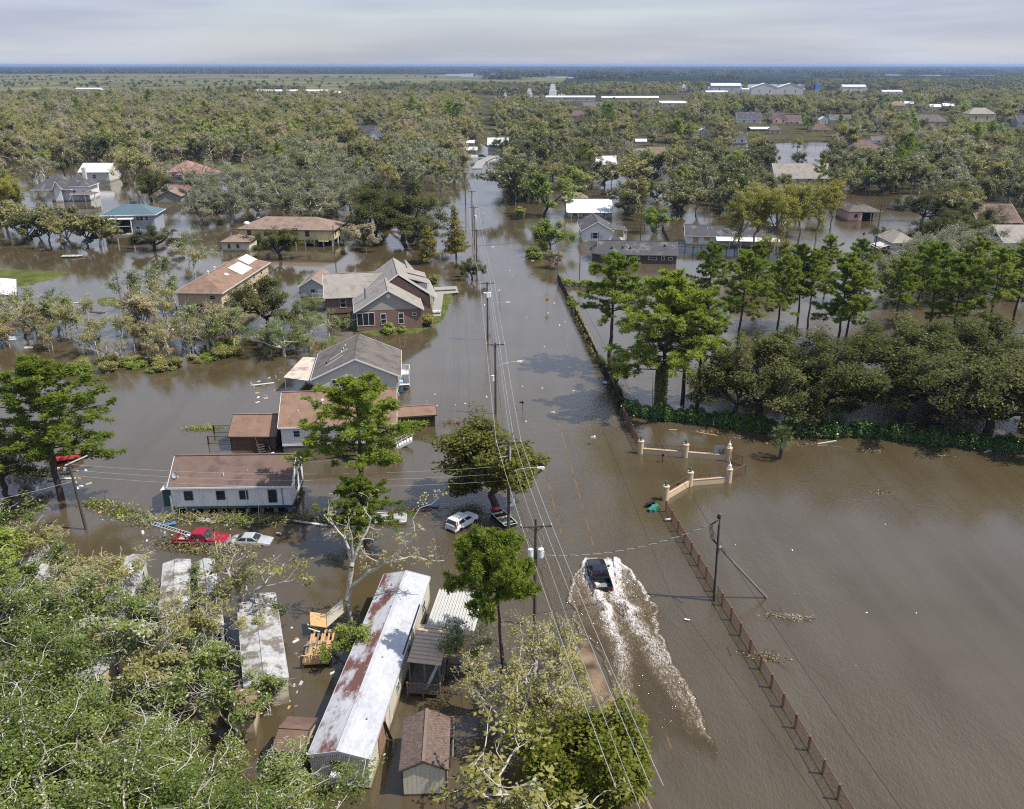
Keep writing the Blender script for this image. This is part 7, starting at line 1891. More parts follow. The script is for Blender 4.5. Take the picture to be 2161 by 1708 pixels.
for i, (x, y, h, k, w) in enumerate(((30, 1150, 8, 'ragged_sapling_0', 1.7), (90, 1200, 7.5, 'ragged_sapling_1', 1.7), (10, 1230, 8, 'broadleaf_0', 1.2), (140, 1235, 7, 'ragged_sapling_0', 1.5), (195, 1255, 6.5, 'ragged_sapling_1', 1.4), (262, 1290, 9.5, 'ragged_sapling_1', 1.2), (325, 1290, 5.5, 'ragged_sapling_0', 1.3),
        (420, 1262, 5.5, 'ragged_sapling_0', 1.3), (455, 1320, 8, 'ragged_sapling_1', 1.2), (215, 1350, 10, 'ragged_sapling_0', 1.3), (285, 1440, 10, 'ragged_sapling_0', 1.5), (340, 1500, 10, 'ragged_sapling_1', 1.4), (130, 1400, 10, 'ragged_sapling_0', 1.4), (180, 1470, 9, 'ragged_sapling_0', 1.5), (50, 1380, 10, 'ragged_sapling_0', 1.6), (440, 1520, 10, 'ragged_sapling_0', 1.4), (500, 1560, 9, 'ragged_sapling_0', 1.4), (265, 1350, 8, 'bare_tree_0', 1.0), (395, 1390, 10, 'bare_tree_1', 1.0), (368, 1330, 8, 'bare_tree_0', 1.0), (300, 1370, 9, 'ragged_sapling_0', 1.3), (420, 1400, 9, 'ragged_sapling_1', 1.3), (475, 1460, 8, 'ragged_sapling_0', 1.3), (150, 1300, 8, 'ragged_sapling_1', 1.4), (70, 1290, 8, 'ragged_sapling_0', 1.5), (250, 1420, 8, 'bare_tree_1', 1.0), (390, 1480, 8, 'ragged_sapling_0', 1.3),
        (540, 1365, 6, 'ragged_sapling_1', 1.2), (585, 1330, 5, 'ragged_sapling_0', 1.0), (570, 1500, 6, 'ragged_sapling_0', 1.3))):
    T(k, 'ragged_tree', x, y, h * .72, 'ragged half stripped tree between the wrecked trailers and the white cottage', w, G2)
T('bare_tree_1', 'ragged_tree', 520, 1312, 9.6, 'slender pale trunked tree with sparse leaves below the silver saloon car', 1.2)
# scrub belt at middle left
G3 = 'scrub belt across the water at middle left'
rs = random.Random(4)
for i in range(58):
    x = rs.uniform(-10, 505); yb = 742 + 30 * (1 - abs(x - 260) / 270) - (0 if x > 200 else 10) - rs.uniform(0, 66) * (1 if x < 330 else .5)
    if x > 380 and yb < 715: yb += 25
    k = rs.choice(('ragged_sapling_0', 'ragged_sapling_1', 'ragged_sapling_0', 'ragged_sapling_1', 'broadleaf_2', 'bare_tree_0', 'bare_tree_1'))
    T(k, 'scrub_tree', x, yb, rs.uniform(4.0, 9.0), 'small ragged scrub tree in the belt of scrub at middle left', rs.uniform(.85, 1.3), G3)
for i in range(40):
    x = rs.uniform(150, 505); yb = 772 + 22 * (1 - abs(x - 230) / 280) - max(0, (x - 380)) * .16 - rs.uniform(0, 30)
    T(rs.choice(('bush_0', 'bush_1')), 'bush', x, yb, rs.uniform(.8, 2.2), 'low flattened bush along the water edge of the scrub at middle left', rs.uniform(1.0, 2.0), 'low bushes along the scrub belt')
for x, y, h in ((282, 660, 10), (318, 640, 9), (345, 660, 9), (300, 690, 9.5), (372, 650, 8), (350, 605, 8), (355, 690, 9), (496, 735, 8.5)):
    T('ragged_sapling_%d' % (x % 2), 'slender_tree', x, y, h, 'slender half bare tree left of the tan pillared house', 1.2, 'slender trees left of the pavilion')
for x, y, h in ((388, 386, 13), (430, 388, 12), (352, 390, 10)): T('bare_tree_%d' % (x % 2), 'dead_tree', x, y, h, 'bare grey tree in front of the faded red roof', 1.2, 'bare trees before the faded red roof')
by_place('bare trees before the faded red roof', 'bare grey tree', 'in front of the faded red roof')
# around the middle houses
T('live_oak_0', 'oak_tree', 566, 690, 11, 'big dark limbed oak between the tan pillared house and the red brick house', 1.25, rz=1.2)
for x, y, h, k in ((655, 735, 6.5, 'torn_oak_1'), (600, 752, 7, 'torn_oak_0'), (700, 708, 5.5, 'torn_oak_1'), (560, 735, 6, 'torn_oak_2'), (640, 690, 6.5, 'torn_oak_1'), (690, 760, 4.0, 'torn_oak_0')):
    T(k, 'fallen_oak', x, y, h, 'fallen oak limbs with pale wood in front of the red brick house', 1.25, 'fallen oak crowns by the brick house')
T('ragged_sapling_1', 'slender_tree', 411, 588, 10, 'thin leaning tree right of the fallen dark oak below the teal roof', 1.3)
T('ragged_sapling_0', 'slender_tree', 398, 545, 8, 'small sparse tree right of the fallen dark oak below the teal roof', 1.2)
T('live_oak_1', 'oak_tree', 592, 548, 9.0, 'small spreading oak in front of the pale yellow house', 1.35)
T('broadleaf_2', 'broadleaf_tree', 772, 530, 8.6, 'tan round topped tree right of the pale yellow house', 1.25)
for x, y, h, k in ((792, 508, 16, 0), (850, 505, 15, 1), (815, 470, 16, 2), (885, 520, 10, 1)):
    T('live_oak_%d' % k, 'oak_tree', x, y, h, 'big dark live oak between the tan round tree and the young cypresses', 1.25, 'dark oaks by the young cypresses')
T('young_cypress_1', 'cypress_tree', 901, 556, 10.2, 'smaller egg shaped cypress beside the flooded road', 1.0)
T('young_cypress_0', 'cypress_tree', 963, 546, 15.2, 'tall cone shaped golden green cypress beside the power poles', 1.05)
T('live_oak_2', 'oak_tree', 996, 590, 5.8, 'little dark oak at the foot of the power poles by the brick house', 1.0)
for x, y, h in ((425, 474, 12), (490, 470, 13), (545, 462, 13), (608, 466, 13), (665, 470, 13), (712, 455, 13), (455, 440, 13), (520, 432, 14), (582, 428, 13), (642, 430, 14), (700, 424, 13), (485, 402, 13), (552, 396, 13), (622, 400, 13), (690, 402, 13), (420, 420, 12), (740, 440, 13)):
    T('stripped_oak_%d' % (x % 2), 'oak_tree', x, y, h, 'grey green storm stripped live oak behind the pale yellow house', 1.3, 'stripped live oaks behind the yellow house')
for x, y, h, k in ((20, 500, 11, 'far_olive_0'), (62, 516, 10, 'far_oak_0'), (104, 512, 10, 'far_oak_1'), (150, 524, 10.5, 'far_olive_1'), (186, 520, 10, 'far_oak_0'), (212, 522, 10, 'far_olive_0'), (236, 512, 8, 'far_oak_1'), (130, 500, 10, 'far_oak_0'), (80, 490, 10, 'far_olive_1')):
    T(k, 'broadleaf_tree', x, y, h, 'olive tree in the flooded row in front of the teal roofed house', 1.15, 'trees before the teal roofed house')
T('live_oak_0', 'oak_tree', 326, 528, 7.5, 'fallen dark green oak lying in front of the teal roofed house', 1.5)
for x, y, h, k in ((14, 482, 17, 'tall_cypress_0'), (44, 462, 15, 'tall_cypress_1'), (-6, 450, 16, 'tall_cypress_0')):
    T(k, 'cypress_tree', x, y, h, 'golden green tall cypress at the left edge above the flooded row of trees', 1.0, 'cypresses at the left edge')
T('live_oak_1', 'oak_tree', 320, 424, 12, 'dark round oak left of the low brown garage', 1.2)
T('far_pine_0', 'pine_tree', 590, 366, 15, 'bright green pine standing out of the left woods', 1.4)
# right of the road
G4 = 'pines in the flooded garden at right'
for x, y, h, k, w in ((1490, 695, 18, 3, 1.5), (1556, 738, 19, 0, 1.5), (1640, 700, 16, 1, 1.5), (1682, 690, 17.5, 0, 1.35), (1704, 694, 16.5, 3, 1.4), (1766, 736, 18.5, 1, 1.5), (1782, 742, 17.5, 0, 1.5), (1884, 725, 17, 3, 1.5), (1962, 690, 18, 0, 1.6), (2006, 730, 18, 1, 1.6), (2080, 728, 19, 3, 1.6), (2134, 700, 18, 0, 1.6), (1812, 640, 15, 0, 1.5), (1935, 650, 15, 1, 1.5), (2050, 650, 16, 0, 1.5), (1740, 620, 14, 3, 1.5), (1590, 650, 15, 1, 1.4)):
    T('pine_%d' % k, 'pine_tree', x, y, h, 'bright green pine standing in the flooded garden behind the dark glossy hedge', w * .8, G4)
T('pine_3', 'pine_tree', 1286, 777, 20.8, 'lone tall pine at the roadside behind the black iron fence', 1.6, rz=2.2)
T('pine_1', 'pine_tree', 1392, 868, 22.5, 'broad bright pine with a vine covered trunk at the end of the dark glossy hedge', 1.55, rz=.9)
T('pine_0', 'pine_tree', 1440, 852, 20, 'left one of two thinner pines right of the vine covered pine', 1.35, rz=4.0)
T('pine_3', 'pine_tree', 1472, 856, 19, 'right one of two thinner pines right of the vine covered pine', 1.35, rz=5.0)
hedge([(1380, 870), (1404, 872)], 2.2, 8.5, 6000, 'dark vine mantle climbing the trunk of the broad bright pine', LM['oak'], .2, 'vine', cat='vine')
G5 = 'dark live oaks behind the glossy hedge'
for x, y, h, k, w in ((1600, 874, 13.0, 0, 1.2), (1712, 884, 12.5, 1, 1.15), (1550, 878, 10, 2, 1.1), (1740, 868, 10, 2, 1.2), (1900, 880, 13, 1, 1.25), (1985, 905, 12.5, 2, 1.3), (2085, 912, 12.5, 0, 1.3), (2160, 900, 13, 1, 1.3), (1890, 805, 12, 0, 1.25), (1990, 815, 13, 1, 1.3), (2085, 815, 13, 2, 1.3), (1660, 800, 10, 2, 1.1)):
    T('live_oak_%d' % k, 'oak_tree', x, y, h, 'dark spreading live oak behind the long glossy hedge at right', w, G5)
T('live_oak_2', 'oak_tree', 1302, 805, 5.5, 'vine draped small dark tree at the corner of the black iron fence', 1.0)
G6 = 'grey oaks beyond the pines'
for x, y, h in ((1870, 640, 11), (1905, 605, 11), (1955, 592, 12), (2025, 585, 12), (2105, 625, 12), (2150, 600, 12), (1985, 560, 11), (2060, 556, 11), (1935, 560, 9), (1990, 620, 11)):
    T('stripped_oak_%d' % (x % 2), 'oak_tree', x, y, h, 'grey green oak with pale limbs behind the pines near the right edge', 1.25, G6)
G7 = 'tall golden cypresses at centre right'
for x, y, h, k, w in ((1556, 545, 19, 0, .95), (1588, 536, 20, 1, .9), (1638, 540, 20, 0, 1.0), (1684, 520, 19, 1, 1.0), (1722, 505, 18, 0, 1.0), (1752, 486, 17, 1, 1.0), (1660, 500, 17, 1, .95), (1612, 560, 9, 0, 1.1), (1650, 575, 9, 1, 1.1)):
    T('tall_cypress_%d' % k, 'cypress_tree', x, y, h, 'tall golden green cypress near the pale panel fence', w * .85, G7)
for x, y, h, k, lb in ((1150, 455, 15.5, 'far_green_0', 'tall fresh green tree left of the white metal roofed building'), (1162, 532, 9.5, 'broadleaf_0', 'fresh green roadside tree left of the small white house'), (1160, 566, 5, 'broadleaf_2', 'round tan bush beside the red octagonal sign at the street corner'),
                       (1098, 462, 4.5, 'broadleaf_0', 'small bright clump beside the green street name sign'), (1386, 492, 8.5, 'broadleaf_0', 'green tree standing between the two board fences'), (1318, 462, 11, 'far_oak_0', 'dark oak at the right end of the white metal roofed building'), (1128, 545, 3.5, 'bush_0', 'yellow green shrub by the low yellow plate sign')):
    T(k, 'broadleaf_tree', x, y, h, lb, 1.2)
G8 = 'oaks around the blue house'
for x, y, h, k in ((1962, 540, 11, 0), (1995, 530, 10, 1), (2040, 512, 12, 2), (2085, 540, 11, 0), (1990, 470, 12, 1), (1945, 470, 11, 2), (2020, 450, 12, 0), (1870, 520, 6, 1)):
    T('live_oak_%d' % k, 'oak_tree', x, y, h, 'dark oak crowding the pale blue house near the right edge', 1.2, G8)
by_place(G4, 'bright green pine', 'in the flooded garden behind the dark glossy hedge')
by_place(G5, 'dark live oak', 'behind the long glossy hedge')
by_place(G6, 'grey green oak', 'behind the pines near the right edge')
by_place(G7, 'tall golden green cypress', 'near the pale panel fence')
by_place(G8, 'dark oak', 'crowding the pale blue house')
by_place('stripped live oaks behind the yellow house', 'grey stripped live oak', 'behind the pale yellow house')
by_place('trees before the teal roofed house', 'olive tree', 'in the flooded row before the teal roofed house')
by_place('cypresses at the left edge', 'golden green cypress', 'at the left edge above the flooded row')
by_place('dark oaks by the young cypresses', 'big dark live oak', 'beside the young cypresses')
by_place('fallen oak crowns by the brick house', 'fallen oak crown', 'in front of the red brick house')
by_place('slender trees left of the pavilion', 'slender half bare tree', 'left of the tan pillared house')
by_place('broken trees right of the shed', 'thin broken pale twigged tree', 'between the shed and the truck wake')
# the fan palm
def palm(x, y, h):
    p = P(x, y); o = empty('palm_tree', (p.x, p.y, 0), 0, 'fan palm with drooping fronds in the flood before the glossy hedge', 'palm')
    MB().tube([(0, 0, -.6), (.05, 0, h * .5), (0, 0, h)], [.3, .24, .26], 8).build('trunk', M['bark'], o)
    rs = np.random.default_rng(8); nF = 40
    for i in range(nF):
        az = i * 2.4; el = R(80 - 140 * (i / nF) ** .85); V, F, Tn = [], [], []
        d = np.array([math.cos(az) * math.cos(el), math.sin(az) * math.cos(el), math.sin(el)]); ln = rs.uniform(.95, 1.3); q = np.array([0, 0, h]) + d * ln
        sd = np.array([-math.sin(az), math.cos(az), 0]); up = np.cross(d, sd)
        for k in range(9):
            a = R(-80 + 160 * k / 8); dd = d * math.cos(a) + sd * math.sin(a); e = q + dd * (.85 - .25 * abs(a)) + np.array([0, 0, -.10 - .2 * abs(math.sin(a)) - (.25 if el < .3 else 0)])
            m_ = (q + e) / 2 + np.array([0, 0, .06]); wv = np.cross(dd, up) * .035; n = len(V)
            V += [q, m_ + wv, e, m_ - wv]; F.append([n, n + 1, n + 2, n + 3]); Tn.append(rs.uniform(.1, 1.2) if el > -.5 else rs.uniform(.9, 1.8))
        st = seg_tubes([[0, 0, h, *q, .025, .02]], 4); n = len(V); V += list(st[0]); F += (st[1] + n).tolist(); Tn += [.6] * len(st[1])
        link('frond', np_mesh('frond', V, F, LM['palm'], tint=Tn), o)
    return o
palm(1646, 968, 3.4)

# ------------------------------------------------------------------ the woods
KEEP = []          # survey boxes of things that stay in view
def keep(x0, x1, y0, y1, p=.92): KEEP.append((x0, x1, y0, y1, p))
for x0, x1, yb, wp, rp, *_ in FH: keep(x0 - 2, x1 + 2, yb - wp - rp, yb, .5 if 960 < x0 < 1100 and yb > 290 else .97 if x0 > 1020 or yb > 222 else .2)
for q in ((157, 232, 347, 392), (345, 460, 340, 384), (85, 192, 385, 430), (225, 348, 430, 500), (333, 395, 402, 434), (500, 735, 455, 522), (1190, 1300, 405, 462), (1222, 1325, 465, 515), (1245, 1430, 512, 560), (1440, 1640, 478, 545), (1780, 1960, 415, 470), (1855, 1940, 480, 540), (2055, 2161, 430, 488), (1633, 1755, 345, 386),
          (440, 560, 340, 364), (1620, 1756, 286, 312), (985, 1050, 318, 362)): keep(*q)
ZONES = [ # polygon, chance, spacing (m), kinds
 ([(-200, 345), (-200, 240), (300, 225), (700, 212), (985, 208), (1012, 300), (985, 330), (960, 352), (700, 352), (330, 338)], 1.0, 8.6, 'left'),
 ([(-200, 345), (330, 338), (345, 398), (220, 392), (160, 382), (60, 420), (-60, 470), (-200, 470)], .55, 9.5, 'left'),
 ([(390, 345), (960, 350), (985, 362), (960, 400), (905, 415), (880, 405), (760, 420), (740, 400), (400, 395)], .8, 9.5, 'grey'),
 ([(1052, 330), (1045, 300), (1040, 225), (1500, 212), (2300, 205), (2300, 345), (1700, 340), (1200, 345)], .56, 9.0, 'right'),
 ([(1048, 330), (1200, 345), (1700, 340), (2300, 345), (2300, 425), (1900, 425), (1870, 412), (1760, 425), (1755, 470), (1690, 478), (1560, 462), (1440, 465), (1330, 442), (1190, 400), (1090, 442), (1062, 405)], .74, 9.2, 'dark'),
 ([(1880, 425), (2300, 425), (2300, 520), (2050, 480), (1960, 490), (1960, 450), (1880, 440)], .5, 10, 'dark'),
 ([(-300, 240), (-300, 212), (200, 202), (470, 200), (720, 204), (985, 200), (985, 208), (700, 212)], .85, 11, 'left'),
 ([(-300, 214), (-300, 208), (120, 201), (330, 198), (460, 199), (460, 203), (200, 205)], .7, 14, 'dark'),
 ([(460, 193), (640, 190), (645, 195), (465, 199)], 1.0, 14, 'dark'),
 ([(730, 203), (735, 186), (960, 180), (1250, 182), (1480, 178), (1480, 192), (1140, 205), (985, 200)], .9, 15, 'dark'),
 ([(1200, 204), (1200, 190), (1300, 182), (1450, 186), (1470, 200)], .9, 12, 'left'),
 ([(1480, 195), (1480, 180), (2500, 160), (2500, 192), (1700, 194)], .85, 17, 'dark'),
 ([(1480, 212), (1480, 202), (1560, 206), (1690, 210), (1860, 195), (2300, 193), (2300, 205)], .7, 12, 'right'),
]
MIX = {'left': (('tan', .26), ('olive', .28), ('grey', .12), ('oak', .10), ('green', .08), ('bare', .07), ('tall', .07), ('pine', .02)), 'right': (('olive', .32), ('oak', .22), ('tan', .13), ('green', .16), ('grey', .05), ('bare', .04), ('tall', .06), ('pine', .02)),
       'dark': (('oak', .58), ('olive', .22), ('grey', .10), ('green', .08), ('pine', .02)), 'grey': (('grey', .55), ('oak', .2), ('olive', .2), ('green', .05))}
KINDS = {'tan': ('far_tan_0', 'far_tan_1'), 'olive': ('far_olive_0', 'far_olive_1'), 'grey': ('far_grey_0', 'far_grey_1'), 'oak': ('far_oak_0', 'far_oak_1'), 'green': ('far_green_0',), 'bare': ('far_bare_0',), 'tall': ('far_tall_0',), 'pine': ('far_pine_0',)}
KN = {'tan': 'wind burnt tan tree', 'olive': 'olive green leafy tree', 'grey': 'grey green half stripped tree', 'oak': 'dark green oak', 'green': 'fresh green leafy tree', 'bare': 'nearly leafless pale tree', 'tall': 'tall narrow olive tree', 'pine': 'bright green pine'}
def scatter():
    rs = random.Random(99); pts = []
    for zi, (poly, ch, sp, mix) in enumerate(ZONES):
        W_ = [P(*q) for q in poly]
        x0, x1 = min(p.x for p in W_), max(p.x for p in W_); y0, y1 = min(p.y for p in W_), max(p.y for p in W_)
        names, ws = zip(*MIX[mix])
        y = y0
        while y < y1:
            x = x0 + rs.uniform(0, sp)
            while x < x1:
                X, Y = x + rs.uniform(-.45, .45) * sp, y + rs.uniform(-.45, .45) * sp; x += sp
                px, py = proj(X, Y)
                if not (-40 < px < 2200) or not inpoly(px, py, poly): continue
                # thin and thick patches of wood
                v = math.sin(X * .021 + 3) + math.sin(Y * .017 + X * .008) + .6 * math.sin(X * .06 - Y * .05)
                if rs.random() > ch * (1.0 if ch >= 1 else min(1.15, .88 + .16 * v)): continue
                h = (rs.uniform(6.5, 12.5) if rs.random() < .86 else rs.uniform(12.5, 17.5)) * (.8 if py < 215 else 1)
                hp = h * FOC / (Y * math.cos(PITCH) + CAM_H * math.sin(PITCH)) * .86
                if any(a - 4 < px < b + 4 and c < py < d + hp and rs.random() < p for a, b, c, d, p in KEEP): continue
                ww = list(ws)
                if mix == 'left' and v > 1.0: ww[1] *= 2; ww[4] *= 2
                k = rs.choices(names, ww)[0]
                h *= {'pine': 1.4, 'tall': 1.3}.get(k, 1.0)
                pts.append((Y, X, h, k, rs.random(), mix))
            y += sp
    pts.sort(); cnt = {}; rest = {}
    for Y, X, h, k, r_, mix in pts:
        c_ = cnt.get(k, 0)
        key = KINDS[k][int(r_ * 97) % len(KINDS[k])]
        if c_ < 300:
            cnt[k] = c_ + 1
            side = 'left' if X < 0 else 'right'
            tree(key, {'tan': 'tan_tree', 'olive': 'olive_tree', 'grey': 'stripped_tree', 'oak': 'oak_tree', 'green': 'leafy_tree', 'bare': 'bare_tree', 'tall': 'tall_tree', 'pine': 'pine_tree'}[k], 0, 0, h, KN[k] + ' in the drowned woods on the ' + side + ' of the road', KN[k] + 's in the woods on the ' + side,
                 loc=Vector((X, Y, 0)), single=True, wide=.78 + .5 * ((r_ * 31) % 1))
        else: rest.setdefault(k, []).append((X, Y, h, r_))
    return rest
def gn_forest(name, keys, pts, m_label=None):
    """one mass of far trees: kinds instanced on points that carry their own turn and size"""
    c = bpy.data.collections.new(name + '_kinds')
    for k in keys:
        q = bpy.data.objects.new(k, joined(k)); c.objects.link(q)
    me = bpy.data.meshes.new(name); n = len(pts)
    me.vertices.add(n); me.vertices.foreach_set('co', np.array([(p[0], p[1], .1) for p in pts], np.float32).ravel())
    hs = PROTO[keys[0]].height
    for an, vals in (('scl', [p[2] / hs for p in pts]), ('rot', [p[3] * 40 for p in pts]), ('wid', [.78 + .5 * ((p[3] * 31) % 1) for p in pts])):
        a = me.attributes.new(an, 'FLOAT', 'POINT'); a.data.foreach_set('value', np.array(vals, np.float32))
    me.update()
    o = link(name, me, kind='stuff')
    g = bpy.data.node_groups.new(name, 'GeometryNodeTree')
    g.interface.new_socket('Geometry', in_out='INPUT', socket_type='NodeSocketGeometry'); g.interface.new_socket('Geometry', in_out='OUTPUT', socket_type='NodeSocketGeometry')
    nd = g.nodes.new; gi, go, ip, ci = nd('NodeGroupInput'), nd('NodeGroupOutput'), nd('GeometryNodeInstanceOnPoints'), nd('GeometryNodeCollectionInfo')
    ci.inputs['Collection'].default_value = c; ci.inputs['Separate Children'].default_value = True; ci.inputs['Reset Children'].default_value = True
    ip.inputs['Pick Instance'].default_value = True
    def attr(nm):
        a = nd('GeometryNodeInputNamedAttribute'); a.data_type = 'FLOAT'; a.inputs['Name'].default_value = nm; return a.outputs[0]
    cx, cs = nd('ShaderNodeCombineXYZ'), nd('ShaderNodeCombineXYZ'); s_ = attr('scl'); w_ = nd('ShaderNodeMath'); w_.operation = 'MULTIPLY'
    lk = g.links.new
    lk(s_, w_.inputs[0]); lk(attr('wid'), w_.inputs[1]); lk(w_.outputs[0], cs.inputs[0]); lk(w_.outputs[0], cs.inputs[1]); lk(s_, cs.inputs[2]); lk(attr('rot'), cx.inputs[2])
    ri = nd('FunctionNodeRandomValue'); ri.data_type = 'INT'
    for i_ in ri.inputs:
        if i_.name == 'Min' and i_.type == 'INT': i_.default_value = 0
        if i_.name == 'Max' and i_.type == 'INT': i_.default_value = len(keys) - 1
    lk([q for q in ri.outputs if q.type == 'INT'][0], ip.inputs['Instance Index'])
    lk(gi.outputs[0], ip.inputs['Points']); lk(ci.outputs[0], ip.inputs['Instance']); lk(cx.outputs[0], ip.inputs['Rotation']); lk(cs.outputs[0], ip.inputs['Scale']); lk(ip.outputs[0], go.inputs[0])
    md = o.modifiers.new('trees', 'NODES'); md.node_group = g
    return o
NSTUFF = scatter()
for k, pts in NSTUFF.items(): gn_forest({'tan': 'tan_woods', 'olive': 'olive_woods', 'grey': 'grey_woods', 'oak': 'oak_woods', 'green': 'green_woods', 'bare': 'bare_woods', 'tall': 'tall_woods', 'pine': 'pine_woods'}[k], KINDS[k], pts)
# bands of woodland towards the horizon
rgw = np.random.default_rng(5)
C = np.column_stack([rgw.normal(size=420) * 34, rgw.normal(size=420) * 22, rgw.uniform(1, 13, 420)])
V, F = leaf_quads(C, 5.0, .3, .7, rgw)
pr = Proto(); pr.LV, pr.LF, pr.tint, pr.WV, pr.WF = V, F, rgw.uniform(0, .6, 420), np.zeros((4, 3)), np.array([[0, 1, 2, 3]]); pr.bark = M['bark']; pr.leaf = LM['oak']; pr.height = 16; pr.joined = None
pr.WV = np.array([[-.3, 0, 0], [.3, 0, 0], [.3, 0, 6], [-.3, 0, 6]])
PROTO['wood_clump'] = pr
fp = []
rw = random.Random(2)
def band(poly, n):
    W_ = [P(*q) for q in poly]; x0, x1 = min(p.x for p in W_), max(p.x for p in W_); y0, y1 = min(p.y for p in W_), max(p.y for p in W_)
    for _ in range(n):
        X, Y = rw.uniform(x0, x1), rw.uniform(y0, y1); px, py = proj(X, Y)
        if inpoly(px, py, poly): fp.append((X, Y, rw.uniform(11, 22), rw.random()))
band([(-400, 156), (-400, 146), (400, 143.0), (1000, 142.5), (1000, 150), (850, 154), (400, 155)], 9000)
band([(1100, 148), (1000, 142.5), (2500, 143), (2500, 147), (1700, 149)], 4000)
band([(1000, 172), (1000, 148), (2500, 147), (2500, 168), (1900, 166), (1300, 171)], 350)
gn_forest('horizon_woods', ('wood_clump',), fp)
mt = []
for _ in range(70):
    cx, cyy = rw.uniform(-300, 950), rw.uniform(163, 189); c0 = P(cx, cyy)
    for _k in range(rw.randint(1, 9)): mt.append((c0.x + rw.gauss(0, 60), c0.y + rw.gauss(0, 25), rw.uniform(5, 11), rw.random()))
gn_forest('marsh_trees', KINDS['oak'], mt)
# ================================================================== things afloat
rs = random.Random(31)
def float_board(x, y, l, w, m, label, rz=None, z=.05, tilt=0.0, name='floating_board', group=None):
    p = P(x, y); o = MB().box(-l / 2, l / 2, -w / 2, w / 2, -.04, .03).box(-l / 2, -l / 2 + .08, -w / 2 - .01, w / 2 + .01, -.05, .045).build(name, m, label=label, cat='board', group=group)
    o.location = (p.x, p.y, z); o.rotation_euler = (tilt, tilt * .5, rs.uniform(0, 3.14) if rz is None else rz); return o
# metal grating afloat by the forked dead tree
p = P(825, 1100); o = empty('floating_ramp', (p.x, p.y, .25), R(4), 'grey slatted ramp floating between the low bright pine and the white hatchback', 'ramp')
gm_ = M['ltgrey']; wd, dp_ = 3.7, 1.9
for a in ((-wd / 2, wd / 2, -dp_ / 2, -dp_ / 2 + .12), (-wd / 2, wd / 2, dp_ / 2 - .12, dp_ / 2), (-wd / 2, -wd / 2 + .12, -dp_ / 2, dp_ / 2), (wd / 2 - .12, wd / 2, -dp_ / 2, dp_ / 2)): MB().box(*a, 0, .3).build('frame_bar', M['offwhite'], o)
sl_ = MB().box(-wd / 2 + .1, wd / 2 - .1, -.09, .09, .1, .2).mesh('slat', M['ltgrey'])
for k in range(7): q = link('slat', sl_, o); q.location = (0, -dp_ / 2 + .25 + k * .235, 0)
o.rotation_euler[0] = R(12)
# capsized bins by the gate
for x, y, m_, lb, ht in ((1363, 1070, 'black', 'black tipped bin afloat in front of the gate wall', 1.1), (1370, 1080, 'green_bin', 'green tipped bin with a pale lid edge afloat in front of the gate wall', 1.2), (1378, 1081, 'blue', 'blue tub with a red and white lid beside the green bin', .8)):
    if m_ == 'green_bin': M[m_] = mat('green_bin', (.05, .25, .13), .45, .15)
    p = P(x, y); o = empty('wheelie_bin', (p.x, p.y, .1), rs.uniform(0, 3), lb, 'bin'); o.rotation_euler[1] = R(72)
    MB().hexa([(-.25, -.25, 0), (.25, -.25, 0), (.25, .25, 0), (-.25, .25, 0)], [(-.34, -.32, ht), (.34, -.32, ht), (.34, .32, ht), (-.34, .32, ht)]).build('tub', M[m_], o)
    MB().hexa([(-.36, -.34, ht), (.36, -.34, ht), (.36, .34, ht), (-.36, .34, ht)], [(-.3, -.3, ht + .08), (.3, -.3, ht + .08), (.3, .3, ht + .08), (-.3, .3, ht + .08)]).build('lid', M['red'] if m_ == 'blue' else M[m_], o)
# brush: tangles of twigs and leaves
def tangle(x, y, rx, ry, n, label, lm=None, h=.7, name='brush_pile', leaves=260, wood='greybark', group=None, cat='brush'):
    p = P(x, y); r_ = np.random.default_rng(int(x * 7 + y)); S = []
    for _ in range(n):
        a = np.array([r_.normal() * rx * .45, r_.normal() * ry * .45, r_.uniform(-.1, h * .6)]); d = r_.normal(size=3); d[2] = abs(d[2]) * .45; d /= np.linalg.norm(d); ln = r_.uniform(.5, 1.8)
        b = a + d * ln; S.append([*a, *b, r_.uniform(.02, .06), .012])
        for _k in range(2): e = b + r_.normal(size=3) * .35; S.append([*b, *e, .014, .008])
    o = empty(name, (p.x, p.y, 0), 0, label, cat, group)
    V, F = seg_tubes(S, 4); link('twigs', np_mesh('twigs', V, F, M[wood]), o)
    if leaves:
        C = np.column_stack([r_.normal(size=leaves) * rx * .5, r_.normal(size=leaves) * ry * .5, np.abs(r_.normal(size=leaves)) * h * .4])
        V, F = leaf_quads(C, .15, .5, .5, r_); link('leaves', np_mesh('brush_leaves', V, F, lm or LM['olive'], tint=r_.uniform(0, 1.2, leaves)), o)
    return o
tangle(898, 1082, 2.2, 1.4, 26, 'tangle of bare brown branches left of the white hatchback', leaves=40, wood='bark', h=1.6)
tangle(955, 893, 1.6, .8, 14, 'clump of pale reeds afloat near the slatted shed', LM['tan'], .6, leaves=200)
tangle(430, 905, 2.6, .8, 10, 'leafy green branch afloat left of the railing pen', LM['fresh'], .5, leaves=420)
tangle(868, 1077, 1.4, .4, 6, 'driftwood and leaves caught between the ramp and the bare branches', leaves=60)
G9 = 'storm brush lying in the water below the white cottage'
